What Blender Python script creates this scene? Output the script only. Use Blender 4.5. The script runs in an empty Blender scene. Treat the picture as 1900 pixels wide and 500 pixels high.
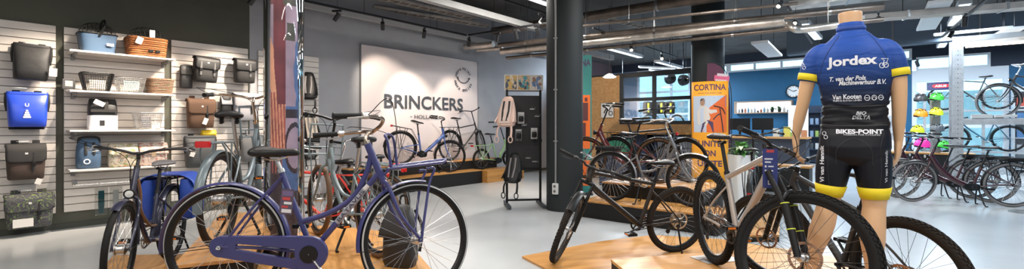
import bpy, math, random
from mathutils import Vector, Matrix
from mathutils.bvhtree import BVHTree
random.seed(7)
PI = math.pi
SC = bpy.context.scene
COL = SC.collection
V = Vector

# ------------------------------------------------------------------ camera
F, HOR, CAMH = 850.0, 236.0, 1.32          # focal length in pixels of the 1900x500 frame, horizon row, eye height
cam_d = bpy.data.cameras.new('camera')
cam_d.sensor_width = 36.0
cam_d.lens = 36.0 * F / 1900.0
cam_d.shift_y = -(250.0 - HOR) / 1900.0
cam_d.clip_start = 0.05
cam_o = bpy.data.objects.new('camera', cam_d)
cam_o.location = (0, 0, CAMH)
cam_o.rotation_euler = (PI / 2, 0, 0)
COL.objects.link(cam_o)
SC.camera = cam_o

SC.view_settings.view_transform = 'Standard'
SC.view_settings.look = 'None'
SC.view_settings.exposure = 0.32
SC.view_settings.gamma = 1.0
SC.view_settings.use_curve_mapping = False

# room axes: u runs along the left wall away from the camera, n runs towards the left wall
YAW = math.radians(40.0)
UX, UY = math.sin(YAW), math.cos(YAW)
NX, NY = -math.cos(YAW), math.sin(YAW)
def RU(u, n, z=0.0): return V((u * UX + n * NX, u * UY + n * NY, z))
RZ = math.atan2(UY, UX)                      # heading of the u axis
def P(px, py, Y): return V(((px - 950) / F * Y, Y, CAMH - (py - HOR) / F * Y))
def G(px, py, z=0.0):
    Y = (CAMH - z) * F / (py - HOR)
    return V(((px - 950) / F * Y, Y, z))
def NW(px, py, n):                           # point of a photograph ray on the plane n = const
    r = (px - 950) / F
    Y = n / (r * NX + NY)
    return P(px, py, Y)
def UW(px, py, u):
    r = (px - 950) / F
    Y = u / (r * UX + UY)
    return P(px, py, Y)

# ------------------------------------------------------------------ world: overcast bluish daylight outside
w = bpy.data.worlds.new('daylight')
SC.world = w
w.use_nodes = True
nt = w.node_tree
bg = nt.nodes['Background']
bg.inputs['Color'].default_value = (0.48, 0.80, 1.0, 1)
bg.inputs['Strength'].default_value = 2.3

WALL_N, PART_U, FAR_U, CEIL = 8.27, 11.9, 20.2, 4.3
WORK_N = 10.6                                # the workshop behind the partition reaches farther left

# fill lights added overhead, mostly out of view; housings built with the ceiling
def area_light(loc, rz, sx, sy, power, color, name='added_fill_light', rx=0):
    l = bpy.data.lights.new(name, 'AREA')
    l.shape = 'RECTANGLE'; l.size = sx; l.size_y = sy
    l.energy = power; l.color = color
    o = bpy.data.objects.new(name, l)
    o.location = loc; o.rotation_euler = (rx, 0, rz)
    COL.objects.link(o)
    return o
WARM, NEUT, COOL = (1.0, 0.85, 0.70), (1.0, 0.95, 0.89), (0.72, 0.86, 1.0)
FILL_LUM = []                                     # (u, n, z, length, power, colour)
for n in (4.2, 1.8, -1.2, -4.0):
    for u in (-1.2, 2.2):
        FILL_LUM.append((u, n, 3.55, 2.4, 52, NEUT))
for n in (5.2, 2.3):
    FILL_LUM.append((6.6, n, 3.75, 2.4, 70, NEUT))
for n in (0.2, -2.6):
    FILL_LUM.append((6.8, n, 3.75, 2.4, 95, COOL))
for n in (6.6, 1.6, -1.0, -3.6):
    for u in (13.4, 17.2):
        FILL_LUM.append((u, n, 3.7, 2.4, 330 if n > 5 else 135, COOL))
for (u, n, z, L, p, c) in FILL_LUM:
    area_light(RU(u, n, z - 0.051), RZ, L, 0.16, p, c)
def spot_light(loc, target, power, color, ang=50, blend=0.6, size=0.04, name='spot_light'):
    l = bpy.data.lights.new(name, 'SPOT')
    l.energy = power; l.color = color; l.spot_size = math.radians(ang); l.spot_blend = blend
    l.shadow_soft_size = size
    o = bpy.data.objects.new(name, l)
    o.location = loc
    o.rotation_euler = (V(target) - V(loc)).to_track_quat('-Z', 'Y').to_euler()
    COL.objects.link(o)
    return o

# ------------------------------------------------------------------ materials
MATS = {}
def mat(name, color, rough=0.5, metal=0.0, noise=0.0, nscale=30.0, bump=0.0, bscale=80.0, coat=0.0, alpha=None, emit=None, spec=None):
    if name in MATS: return MATS[name]
    m = bpy.data.materials.new(name); m.use_nodes = True
    t = m.node_tree; b = t.nodes['Principled BSDF']
    c = tuple(color) + (1,)
    b.inputs['Base Color'].default_value = c
    b.inputs['Roughness'].default_value = rough
    b.inputs['Metallic'].default_value = metal
    if coat: b.inputs['Coat Weight'].default_value = coat; b.inputs['Coat Roughness'].default_value = 0.08
    if spec is not None: b.inputs['Specular IOR Level'].default_value = spec
    if alpha is not None: b.inputs['Alpha'].default_value = alpha
    if emit: b.inputs['Emission Color'].default_value = tuple(emit[:3]) + (1,); b.inputs['Emission Strength'].default_value = emit[3]
    tc = t.nodes.new('ShaderNodeTexCoord')
    if noise:
        n = t.nodes.new('ShaderNodeTexNoise'); n.inputs['Scale'].default_value = nscale; n.inputs['Detail'].default_value = 4
        t.links.new(tc.outputs['Object'], n.inputs['Vector'])
        mx = t.nodes.new('ShaderNodeMixRGB'); mx.blend_type = 'MULTIPLY'
        r = t.nodes.new('ShaderNodeMapRange')
        r.inputs['From Min'].default_value = 0.3; r.inputs['From Max'].default_value = 0.7
        r.inputs['To Min'].default_value = 1 - noise; r.inputs['To Max'].default_value = 1 + noise
        t.links.new(n.outputs['Fac'], r.inputs['Value'])
        mx.inputs['Fac'].default_value = 1; mx.inputs['Color1'].default_value = c
        t.links.new(r.outputs['Result'], mx.inputs['Color2'])
        t.links.new(mx.outputs['Color'], b.inputs['Base Color'])
    if bump:
        n = t.nodes.new('ShaderNodeTexNoise'); n.inputs['Scale'].default_value = bscale; n.inputs['Detail'].default_value = 3
        t.links.new(tc.outputs['Object'], n.inputs['Vector'])
        bp = t.nodes.new('ShaderNodeBump'); bp.inputs['Strength'].default_value = bump; bp.inputs['Distance'].default_value = 0.01
        t.links.new(n.outputs['Fac'], bp.inputs['Height']); t.links.new(bp.outputs['Normal'], b.inputs['Normal'])
    MATS[name] = m
    return m
def wood(name, c1, c2, scale=1.0, rough=0.42, rot=0.0):
    if name in MATS: return MATS[name]
    m = bpy.data.materials.new(name); m.use_nodes = True
    t = m.node_tree; b = t.nodes['Principled BSDF']
    tc = t.nodes.new('ShaderNodeTexCoord'); mp = t.nodes.new('ShaderNodeMapping')
    mp.inputs['Scale'].default_value = (1.2 * scale, 14 * scale, 14 * scale); mp.inputs['Rotation'].default_value = (0, 0, rot)
    n = t.nodes.new('ShaderNodeTexNoise'); n.inputs['Scale'].default_value = 1.6; n.inputs['Detail'].default_value = 6; n.inputs['Distortion'].default_value = 0.6
    r = t.nodes.new('ShaderNodeValToRGB')
    r.color_ramp.elements[0].position = 0.32; r.color_ramp.elements[0].color = tuple(c1) + (1,)
    r.color_ramp.elements[1].position = 0.68; r.color_ramp.elements[1].color = tuple(c2) + (1,)
    t.links.new(tc.outputs['Object'], mp.inputs['Vector']); t.links.new(mp.outputs['Vector'], n.inputs['Vector'])
    t.links.new(n.outputs['Fac'], r.inputs['Fac']); t.links.new(r.outputs['Color'], b.inputs['Base Color'])
    b.inputs['Roughness'].default_value = rough
    MATS[name] = m
    return m
def glass(name, tint=(0.9, 0.96, 1.0), refl=0.10):
    if name in MATS: return MATS[name]
    m = bpy.data.materials.new(name); m.use_nodes = True
    t = m.node_tree
    for n in list(t.nodes):
        if n.type != 'OUTPUT_MATERIAL': t.nodes.remove(n)
    out = [n for n in t.nodes if n.type == 'OUTPUT_MATERIAL'][0]
    a = t.nodes.new('ShaderNodeBsdfTransparent'); a.inputs['Color'].default_value = tuple(tint) + (1,)
    g = t.nodes.new('ShaderNodeBsdfGlossy'); g.inputs['Roughness'].default_value = 0.02
    fr = t.nodes.new('ShaderNodeFresnel'); fr.inputs['IOR'].default_value = 1.45
    ad = t.nodes.new('ShaderNodeMath'); ad.operation = 'ADD'; ad.inputs[1].default_value = refl; ad.use_clamp = True
    mx = t.nodes.new('ShaderNodeMixShader')
    t.links.new(fr.outputs['Fac'], ad.inputs[0]); t.links.new(ad.outputs[0], mx.inputs['Fac'])
    t.links.new(a.outputs[0], mx.inputs[1]); t.links.new(g.outputs[0], mx.inputs[2]); t.links.new(mx.outputs[0], out.inputs['Surface'])
    MATS[name] = m
    return m
def emissive(name, color, s):
    return mat(name, (0.8, 0.8, 0.8), 0.5, emit=tuple(color) + (s,))

BLACK = mat('black_plastic', (0.007, 0.007, 0.0075), 0.42, spec=0.3)
RUBBER = mat('tire_rubber', (0.011, 0.0105, 0.010), 0.72, bump=0.1, bscale=300, spec=0.2)
BROWNRUB = mat('worn_rubber', (0.026, 0.020, 0.016), 0.75, bump=0.1, bscale=300, spec=0.2)
TANRUB = mat('tan_rubber', (0.115, 0.060, 0.028), 0.7)
GREYRUB = mat('grey_rubber', (0.16, 0.15, 0.145), 0.7)
CHROME = mat('chrome', (0.72, 0.70, 0.68), 0.18, 1.0)
STEEL = mat('brushed_steel', (0.50, 0.49, 0.48), 0.32, 1.0)
DARKMET = mat('dark_metal', (0.028, 0.028, 0.03), 0.38, 0.5)
SPOKE = mat('spoke_steel', (0.62, 0.60, 0.58), 0.3, 0.9)
SPOKEBLK = mat('black_spoke', (0.05, 0.05, 0.05), 0.35, 0.4)
ALU = mat('aluminium', (0.68, 0.67, 0.66), 0.35, 0.9)
COPPER = mat('worn_rotor_steel', (0.50, 0.30, 0.20), 0.35, 0.9)
RED_LENS = mat('red_lens', (0.50, 0.012, 0.012), 0.15, coat=0.6)
AMBER = mat('amber_reflector', (0.85, 0.22, 0.02), 0.25)
WHITE = mat('white_print', (0.85, 0.85, 0.85), 0.5)
PAPER = mat('paper', (0.58, 0.56, 0.53), 0.7)
LEATHER = mat('black_leather', (0.008, 0.0075, 0.0075), 0.42, bump=0.15, bscale=150, spec=0.3)
GRIP = mat('grip_rubber', (0.008, 0.008, 0.008), 0.6, spec=0.25)
GOLDBAR = mat('polished_bar', (0.62, 0.50, 0.40), 0.2, 1.0)
GREYBAR = mat('grey_saddle', (0.16, 0.15, 0.15), 0.4)

# ------------------------------------------------------------------ mesh builder
def catmull(pts, k=6):
    pts = [V(p) for p in pts]
    if len(pts) < 3 or k <= 1: return pts
    out = []
    n = len(pts)
    for i in range(n - 1):
        p0 = pts[i - 1] if i > 0 else pts[0] * 2 - pts[1]
        p1, p2 = pts[i], pts[i + 1]
        p3 = pts[i + 2] if i + 2 < n else pts[-1] * 2 - pts[-2]
        for j in range(k):
            t = j / k
            out.append(0.5 * ((2 * p1) + (p2 - p0) * t + (2 * p0 - 5 * p1 + 4 * p2 - p3) * t * t + (3 * p1 - p0 - 3 * p2 + p3) * t ** 3))
    out.append(pts[-1])
    return out
def sell(w, d, n=20, p=4.0, z=0.0, cx=0.0, cy=0.0):      # superellipse ring
    out = []
    for i in range(n):
        a = 2 * PI * (i + 0.5) / n
        c, s = math.cos(a), math.sin(a)
        out.append((cx + w / 2 * math.copysign(abs(c) ** (2 / p), c), cy + d / 2 * math.copysign(abs(s) ** (2 / p), s), z))
    return out
def rot_to(d):
    return V(d).normalized().to_track_quat('Z', 'Y').to_matrix()
class MB:
    def __init__(s, M=None): s.v = []; s.f = []; s.mi = []; s.M = M; s.cm = 0
    def add(s, vs, fs, mi=None):
        o = len(s.v)
        if s.M is None: s.v += [tuple(p) for p in vs]
        else: s.v += [tuple(s.M @ V(p)) for p in vs]
        s.f += [tuple(i + o for i in f) for f in fs]
        s.mi += [s.cm if mi is None else mi] * len(fs)
        return s
    def box(s, c, sz, rot=None):
        x, y, z = sz[0] / 2, sz[1] / 2, sz[2] / 2
        vs = [V((a * x, b * y, e * z)) for e in (-1, 1) for b in (-1, 1) for a in (-1, 1)]
        if rot is not None: vs = [rot @ q for q in vs]
        vs = [q + V(c) for q in vs]
        return s.add(vs, [(0, 2, 3, 1), (4, 5, 7, 6), (0, 1, 5, 4), (2, 6, 7, 3), (0, 4, 6, 2), (1, 3, 7, 5)])
    def prism(s, poly, z0, z1):                # ccw polygon of (x, y)
        n = len(poly)
        vs = [(p[0], p[1], z0) for p in poly] + [(p[0], p[1], z1) for p in poly]
        return s.add(vs, [tuple(range(n - 1, -1, -1)), tuple(range(n, 2 * n))] + [(i, (i + 1) % n, n + (i + 1) % n, n + i) for i in range(n)])
    def tube(s, pts, r, n=8, k=1, closed=False, flat=1.0, caps=True):
        pts = catmull(pts, k) if not closed else [V(p) for p in pts]
        m = len(pts)
        if not isinstance(r, (int, float)):
            rr = list(r); L = len(rr)
            r = [rr[0] + 0 for _ in range(m)] if L == 1 else [rr[min(int(i / (m - 1) * (L - 1)), L - 2)] * (1 - (i / (m - 1) * (L - 1) - min(int(i / (m - 1) * (L - 1)), L - 2))) + rr[min(int(i / (m - 1) * (L - 1)), L - 2) + 1] * (i / (m - 1) * (L - 1) - min(int(i / (m - 1) * (L - 1)), L - 2)) for i in range(m)]
        else: r = [r] * m
        rings = []
        prev = None
        for i in range(m):
            a = pts[i - 1] if (i > 0 or closed) else pts[i]
            b = pts[(i + 1) % m] if (i < m - 1 or closed) else pts[i]
            d = (b - a)
            d = d.normalized() if d.length > 1e-9 else V((0, 0, 1))
            if prev is None:
                ref = V((0, 0, 1)) if abs(d.z) < 0.9 else V((0, 1, 0))
                nx = d.cross(ref).normalized()
            else:
                nx = (prev - d * prev.dot(d))
                nx = nx.normalized() if nx.length > 1e-9 else d.orthogonal().normalized()
            prev = nx
            ny = d.cross(nx)
            rings.append([pts[i] + nx * (r[i] * math.cos(2 * PI * j / n)) + ny * (r[i] * flat * math.sin(2 * PI * j / n)) for j in range(n)])
        return s.loft(rings, closed=closed, caps=caps and not closed)
    def loft(s, rings, closed=False, caps=True):
        n = len(rings[0]); m = len(rings)
        vs = [p for r in rings for p in r]
        fs = []
        for i in range(m if closed else m - 1):
            a, b = i * n, ((i + 1) % m) * n
            fs += [(a + j, a + (j + 1) % n, b + (j + 1) % n, b + j) for j in range(n)]
        if caps and not closed:
            fs.append(tuple(range(n - 1, -1, -1))); fs.append(tuple((m - 1) * n + j for j in range(n)))
        return s.add(vs, fs)
    def cyl(s, a, b, r, r2=None, n=14):
        return s.tube([a, b], [r, r if r2 is None else r2], n=n)
    def ring(s, prof, c, n=48, axis='Y', mi=None, a0=0.0, a1=2 * PI, closedprof=True):   # revolve (r, t) profile about an axis through c
        full = abs(a1 - a0 - 2 * PI) < 1e-6
        m = n if full else n + 1
        c = V(c); vs = []
        for i in range(m):
            a = a0 + (a1 - a0) * i / n
            ca, sa = math.cos(a), math.sin(a)
            for (r, t) in prof:
                if axis == 'Y': vs.append(c + V((r * ca, t, r * sa)))
                elif axis == 'Z': vs.append(c + V((r * ca, r * sa, t)))
                else: vs.append(c + V((t, r * ca, r * sa)))
        q = len(prof); fs = []; mis = []
        for i in range(n):
            i2 = (i + 1) % m
            for j in range(q if closedprof else q - 1):
                fs.append((i * q + j, i * q + (j + 1) % q, i2 * q + (j + 1) % q, i2 * q + j))
        if not full and closedprof:
            fs.append(tuple(range(q - 1, -1, -1))); fs.append(tuple(n * q + j for j in range(q)))
        s.add(vs, fs)
        if mi is not None:
            base = len(s.mi) - len(fs)
            for i in range(n):
                for j in range(q if closedprof else q - 1):
                    if j in mi: s.mi[base + i * (q if closedprof else q - 1) + j] = mi[j]
        return s
    def ball(s, c, rx, ry=None, rz=None, n=14, m=9, rot=None):
        ry = ry or rx; rz = rz or rx
        vs = []; fs = []
        for i in range(m + 1):
            t = PI * i / m
            for j in range(n):
                p = 2 * PI * j / n
                q = V((rx * math.sin(t) * math.cos(p), ry * math.sin(t) * math.sin(p), rz * math.cos(t)))
                vs.append((rot @ q if rot is not None else q) + V(c))
        for i in range(m):
            for j in range(n):
                fs.append((i * n + j, (i + 1) * n + j, (i + 1) * n + (j + 1) % n, i * n + (j + 1) % n))
        return s.add(vs, fs)
    def poly(s, pts): return s.add(pts, [tuple(range(len(pts)))])
    def grid(s, fn, nu, nv):
        vs = [fn(i / nu, j / nv) for j in range(nv + 1) for i in range(nu + 1)]
        return s.add(vs, [(j * (nu + 1) + i, j * (nu + 1) + i + 1, (j + 1) * (nu + 1) + i + 1, (j + 1) * (nu + 1) + i) for j in range(nv) for i in range(nu)])
    def build(s, name, m, parent=None, smooth=35, bevel=0.0, solid=0.0, subsurf=0, label=None):
        me = bpy.data.meshes.new(name)
        me.from_pydata(s.v, [], s.f)
        ms = m if isinstance(m, (list, tuple)) else [m]
        for q in ms: me.materials.append(q)
        if len(ms) > 1: me.polygons.foreach_set('material_index', s.mi)
        me.validate(); me.update()
        if smooth:
            me.shade_smooth(); me.set_sharp_from_angle(angle=math.radians(smooth))
        o = bpy.data.objects.new(name, me)
        COL.objects.link(o)
        if parent is not None: o.parent = parent
        if solid: md = o.modifiers.new('thick', 'SOLIDIFY'); md.thickness = solid; md.offset = 0
        if bevel:
            md = o.modifiers.new('bevel', 'BEVEL'); md.width = bevel; md.segments = 2; md.limit_method = 'ANGLE'
        if subsurf: md = o.modifiers.new('sub', 'SUBSURF'); md.levels = subsurf; md.render_levels = subsurf
        if label: o['label'] = label
        return o
def tag(o, label=None, cat=None, group=None, kind=None):
    if label: o['label'] = label
    if cat: o['category'] = cat
    if group: o['group'] = group
    if kind: o['kind'] = kind
    return o
def thing(name, label, cat, loc=(0, 0, 0), rz=0.0, group=None, lean=0.0):
    o = bpy.data.objects.new(name, None); COL.objects.link(o)
    o.location = loc; o.rotation_euler = (lean, 0, rz); o.empty_display_size = 0.1
    return tag(o, label, cat, group)
def struct(name, mb, m, smooth=0, **k):
    o = mb.build(name, m, smooth=smooth, **k); o['kind'] = 'structure'; return o
def copy_tree(o, parent=None):
    c = o.copy(); COL.objects.link(c)
    if parent is not None: c.parent = parent
    for ch in list(o.children): copy_tree(ch, c)
    return c

# lettering: built-in font turned into mesh data (verts, faces)
def text_mesh(txt, bold=0.0, shear=0.0, spacing=1.0, align='CENTER', res=3):
    cu = bpy.data.curves.new('lettering', 'FONT')
    cu.body = txt; cu.offset = bold; cu.shear = shear; cu.space_character = spacing
    cu.align_x = align; cu.resolution_u = res; cu.size = 1.0
    o = bpy.data.objects.new('lettering', cu)
    COL.objects.link(o)
    me = bpy.data.meshes.new_from_object(o)
    vs = [tuple(v.co) for v in me.vertices]; fs = [tuple(p.vertices) for p in me.polygons]
    bpy.data.objects.remove(o); bpy.data.curves.remove(cu); bpy.data.meshes.remove(me)
    return vs, fs
def put_text(mb, txt, origin, right, up, width=None, height=None, off=0.001, cap=None, **k):
    """text centred on origin in the plane right/up, scaled to a width and/or a cap height"""
    vs, fs = text_mesh(txt, **k)
    if not vs: return mb
    x0 = min(v[0] for v in vs); x1 = max(v[0] for v in vs); y0 = min(v[1] for v in vs); y1 = max(v[1] for v in vs)
    sx = width / (x1 - x0) if width else None
    sy = height / (y1 - y0) if height else None
    if sx is None: sx = sy
    if sy is None: sy = sx
    r, u = V(right).normalized(), V(up).normalized(); nrm = r.cross(u)
    o = V(origin) + nrm * off
    return mb.add([o + r * ((v[0] - (x0 + x1) / 2) * sx) + u * ((v[1] - (y0 + y1) / 2) * sy) for v in vs], fs)
# ================================================================== THE ROOM
U0, N0 = -3.6, -6.0
M_FLOOR = bpy.data.materials.new('epoxy_floor'); M_FLOOR.use_nodes = True
_t = M_FLOOR.node_tree; _b = _t.nodes['Principled BSDF']
_tc = _t.nodes.new('ShaderNodeTexCoord'); _n = _t.nodes.new('ShaderNodeTexNoise'); _n.inputs['Scale'].default_value = 0.9; _n.inputs['Detail'].default_value = 5
_r = _t.nodes.new('ShaderNodeValToRGB')
_r.color_ramp.elements[0].position = 0.3; _r.color_ramp.elements[0].color = (0.40, 0.415, 0.42, 1)
_r.color_ramp.elements[1].position = 0.7; _r.color_ramp.elements[1].color = (0.47, 0.48, 0.48, 1)
_t.links.new(_tc.outputs['Object'], _n.inputs['Vector']); _t.links.new(_n.outputs['Fac'], _r.inputs['Fac']); _t.links.new(_r.outputs['Color'], _b.inputs['Base Color'])
_b.inputs['Roughness'].default_value = 0.22; _b.inputs['Specular IOR Level'].default_value = 0.6
def quad_ru(u0, u1, n0, n1, z): return [RU(u0, n0, z), RU(u1, n0, z), RU(u1, n1, z), RU(u0, n1, z)]
def slab(u0, u1, n0, n1, z0, z1, mb=None):
    mb = mb or MB()
    q = quad_ru(u0, u1, n0, n1, 0)
    return mb.prism([(p.x, p.y) for p in q], z0, z1)
struct('floor', slab(PART_U, FAR_U + 0.3, N0, WORK_N + 0.2, -0.1, 0.0, slab(U0, PART_U, N0, WALL_N + 0.2, -0.1, 0.0)), M_FLOOR)
M_CEIL = mat('dark_concrete', (0.070, 0.068, 0.066), 0.85, noise=0.25, nscale=2.0)
struct('ceiling', slab(PART_U, FAR_U + 0.3, N0, WORK_N + 0.2, CEIL, CEIL + 0.15, slab(U0, PART_U, N0, WALL_N + 0.2, CEIL, CEIL + 0.15)), M_CEIL)
M_OLIVE = mat('olive_paint', (0.074, 0.075, 0.055), 0.75, noise=0.05, nscale=3)
M_GREY = mat('grey_paint', (0.36, 0.36, 0.38), 0.75, noise=0.05, nscale=3)
M_BLUE = mat('petrol_blue_paint', (0.004, 0.095, 0.21), 0.6, noise=0.05, nscale=3)
M_DARKP = mat('anthracite_paint', (0.035, 0.040, 0.045), 0.6)
# left wall, painted olive then grey; the seam sits where the photograph shows it
seam = NW(463, 200, WALL_N); useam = seam.x * UX + seam.y * UY
struct('wall_left', slab(U0, useam, WALL_N, WALL_N + 0.2, 0, CEIL), M_OLIVE)
struct('wall_left_grey', slab(useam, PART_U + 0.1, WALL_N, WALL_N + 0.2, 0, CEIL), M_GREY)
struct('wall_left_rear', slab(PART_U + 0.1, FAR_U + 0.3, WORK_N, WORK_N + 0.2, 0, CEIL, slab(PART_U + 0.1, PART_U + 0.3, WALL_N, WORK_N, 0, CEIL)), mat('dusky_paint', (0.17, 0.115, 0.13), 0.8))
struct('wall_back', slab(U0 - 0.2, U0, N0, WALL_N + 0.2, 0, CEIL), M_GREY)
struct('wall_right', slab(U0, FAR_U + 0.3, N0 - 0.2, N0, 0, CEIL), M_BLUE)
struct('baseboard_left', slab(U0, PART_U, WALL_N - 0.015, WALL_N, 0, 0.07), mat('olive_base', (0.05, 0.052, 0.042), 0.6))

# ---- partition with the workshop window: wood cladding, dark header
M_CLAD = wood('oak_cladding', (0.50, 0.27, 0.10), (0.66, 0.40, 0.18), 1.0, 0.55, rot=PI / 2)
wx0, wx1 = 1150, 1287
def n_at(px, u):
    p = UW(px, 200, u); return p.x * NX + p.y * NY
nA, nB = n_at(wx0, PART_U), n_at(wx1, PART_U)
nEnd = n_at(1335, PART_U)
zT = UW(1150, 140, PART_U).z; zS = UW(1150, 231, PART_U).z
mb = MB()
pt = 0.14
slab(PART_U, PART_U + pt, nA, WALL_N, 0, zT, mb)
slab(PART_U, PART_U + pt, nEnd, nA, 0, zS, mb)
slab(PART_U, PART_U + pt, nEnd, nB, zS, zT, mb)
struct('wall_partition', mb, M_CLAD)
struct('wall_partition_header', slab(PART_U, PART_U + pt, nEnd, WALL_N, zT, zT + 0.05), M_DARKP)
# plank joints of the cladding as thin grooves
def window_frame(name, u, n0, n1, z0, z1, nm, zm, fw, m, depth=0.10):
    mb = MB()
    u0, u1 = u - 0.02, u + depth
    for (a, b) in ((n0, n0 + fw), (n1 - fw, n1)): slab(u0, u1, a, b, z0, z1, mb)
    for (a, b) in ((z0, z0 + fw), (z1 - fw, z1)): slab(u0, u1, n0 + fw, n1 - fw, a, b, mb)
    for q in nm: slab(u0 + 0.01, u1 - 0.01, q - fw / 2, q + fw / 2, z0 + fw, z1 - fw, mb)
    for q in zm: slab(u0 + 0.015, u1 - 0.015, n0 + fw, n1 - fw, q - fw / 2, q + fw / 2, mb)
    o = struct(name, mb, m)
    g = slab(u + 0.03, u + 0.042, n0 + fw * 0.5, n1 - fw * 0.5, z0 + fw * 0.5, z1 - fw * 0.5).build('window_glass', glass('workshop_glass' if 'window_1' in name else 'clear_glass', refl=0.16 if 'window_1' in name else 0.03), o, smooth=0)
    return o
window_frame('window_1', PART_U, nB, nA, zS, zT, [n_at(1213, PART_U)], [UW(1150, 186, PART_U).z], 0.085, M_DARKP)

# ---- far wall: blue panel left, clerestory strips, big shop windows right
M_WHITEFR = mat('white_frame', (0.70, 0.74, 0.78), 0.5)
def fn(px): return n_at(px, FAR_U)
def fz(px, py): return UW(px, py, FAR_U).z
n_r = fn(1872)
n_w1 = fn(1692)                                                                    # shop window begins
n_b0, n_b1 = fn(1500), fn(1352)
zl0, zl1 = 3.56, 3.93                                                              # clerestory over the blue wall
zr0_, zr1_ = 3.18, 3.62                                                            # clerestory over the shop window
n_c0, n_c1 = fn(1838), fn(1700)
zw = 2.92                                                                          # top of the shop window
M_NIGHT = mat('dark_upper_wall', (0.020, 0.030, 0.050), 0.7)
segs = MB()
slab(FAR_U, FAR_U + 0.25, N0, n_r, 0, 3.18, segs)
slab(FAR_U, FAR_U + 0.25, n_w1, WORK_N, 0, 0.95, segs)
slab(FAR_U, FAR_U + 0.25, n_w1, n_b1, 0.95, zl0, segs)
struct('wall_far', segs, M_BLUE)
segs = MB()
slab(FAR_U, FAR_U + 0.25, N0, n_c0, 3.18, CEIL, segs); slab(FAR_U, FAR_U + 0.25, n_c0, n_c1, zr1_, CEIL, segs); slab(FAR_U, FAR_U + 0.25, n_c1, n_w1, zl0, CEIL, segs)
slab(FAR_U, FAR_U + 0.25, n_w1, WORK_N, zl1, CEIL, segs)
struct('wall_far_top', segs, M_NIGHT)
struct('wall_far_left', slab(FAR_U, FAR_U + 0.25, WORK_N - 1.3, WORK_N, 0.95, zl1), mat('pale_blue_wall', (0.20, 0.30, 0.42), 0.7))
window_frame('window_2', FAR_U, n_w1, n_b1, zl0, zl1, [fn(1400), fn(1450), fn(1550), fn(1640)], [], 0.07, M_WHITEFR)
window_frame('window_3', FAR_U, n_c0, n_c1, zr0_, zr1_, [], [], 0.06, M_WHITEFR)
window_frame('window_4', FAR_U, n_r, n_w1, 0.25, zw, [fn(1775)], [1.35], 0.12, M_WHITEFR)
struct('trim_1', slab(FAR_U, FAR_U + 0.25, n_r, n_w1, zw, 3.18), M_WHITEFR)
struct('trim_2', slab(FAR_U, FAR_U + 0.25, n_r, n_w1, 0, 0.25), M_WHITEFR)
window_frame('window_5', FAR_U, n_b1, WORK_N - 1.3, 0.95, zl1, [n_b1 + (WORK_N - 1.3 - n_b1) * k / 5 for k in (1, 2, 3, 4)], [1.9, 2.9], 0.09, M_WHITEFR)
# street outside: paving and a pale facade
M_STREET = mat('street_paving', (0.45, 0.46, 0.46), 0.8)
struct('street', slab(FAR_U + 0.3, FAR_U + 16, N0 - 8, WALL_N + 14, -0.25, -0.12), M_STREET)
fac = MB(); slab(FAR_U + 13, FAR_U + 15, N0 - 8, WALL_N + 14, -0.12, 3.2, fac)
struct('wall_outside', fac, mat('pale_facade', (0.42, 0.50, 0.48), 0.8, noise=0.3, nscale=0.7))

# ---- columns
def column(name, label, c, r, ztop, m, cat='column'):
    t = thing(name, label, cat, (c.x, c.y, 0))
    MB().ring([(r, 0), (r, ztop), (0.001, ztop), (0.001, 0)], (0, 0, 0), 48, 'Z').build('shaft', m, t)
    return t
M_COLD = mat('column_anthracite', (0.019, 0.024, 0.026), 0.6, spec=0.3)
c1 = V((0.845, 7.36, 0))
t = column('round_column', 'wide dark grey round column with a grey conduit, right of the pegboard stand', c1, 0.292, CEIL - 0.002, M_COLD)
mb = MB(); d = V((-0.55, -0.83, 0)).normalized()
q = d * 0.306
mb.tube([q + V((0, 0, 0.42)), q + V((0, 0, CEIL - 0.01))], 0.013, 8)
mb.build('conduit', mat('grey_conduit', (0.22, 0.22, 0.22), 0.5), t)
mb = MB(); 
for z in (1.1, 1.9, 2.7, 3.4): mb.box(q + V((0, 0, z)), (0.05, 0.05, 0.02), Matrix.Rotation(math.atan2(d.y, d.x), 3, 'Z'))
mb.build('conduit_clip', mat('grey_conduit', (0.22, 0.22, 0.22), 0.5), t)
ob = MB().box(q * 1.03 + V((0, 0, 0.36)), (0.05, 0.09, 0.17), Matrix.Rotation(math.atan2(d.y, d.x), 3, 'Z')).build('wall_socket', mat('socket_white', (0.6, 0.6, 0.58), 0.4), t, bevel=0.006)
sk2 = MB()
for z in (0.325, 0.4): sk2.cyl(q * 1.115 + V((0, 0, z)), q * 1.125 + V((0, 0, z)), 0.022, n=14)
sk2.build('socket_face', mat('socket_grey', (0.12, 0.12, 0.12), 0.5), ob)
c2 = V((3.93, 9.2, 0))
column('round_column', 'dark round column behind the orange poster banner', c2, 0.31, CEIL - 0.002, M_COLD)

# ---- pillar in a printed lifestyle photograph with painted-in reflections, behind a glossy sleeve
pc = V((-1.89, 3.8, 0)); pr = 0.146
t = thing('display_pillar', 'slim round pillar wrapped in a glossy photo print with painted-in reflections, behind the dark blue bicycle', 'pillar', (pc.x, pc.y, 0))
face = math.atan2(-pc.y, -pc.x)
cols = [mat('print_peach', (0.62, 0.30, 0.18), 0.45, noise=0.25, nscale=3), mat('print_burgundy', (0.16, 0.035, 0.045), 0.4, noise=0.3, nscale=6),
        mat('print_mauve', (0.34, 0.26, 0.33), 0.4, noise=0.3, nscale=4), mat('print_denim', (0.08, 0.14, 0.30), 0.4, noise=0.4, nscale=8), mat('print_dark', (0.045, 0.03, 0.035), 0.4, noise=0.3, nscale=5),
        mat('print_hair', (0.14, 0.035, 0.02), 0.4, noise=0.4, nscale=20), mat('print_olive', (0.075, 0.075, 0.06), 0.4, noise=0.4, nscale=6), mat('print_cloth', (0.33, 0.095, 0.075), 0.45, noise=0.35, nscale=9)]
ZT = 3.9
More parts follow.
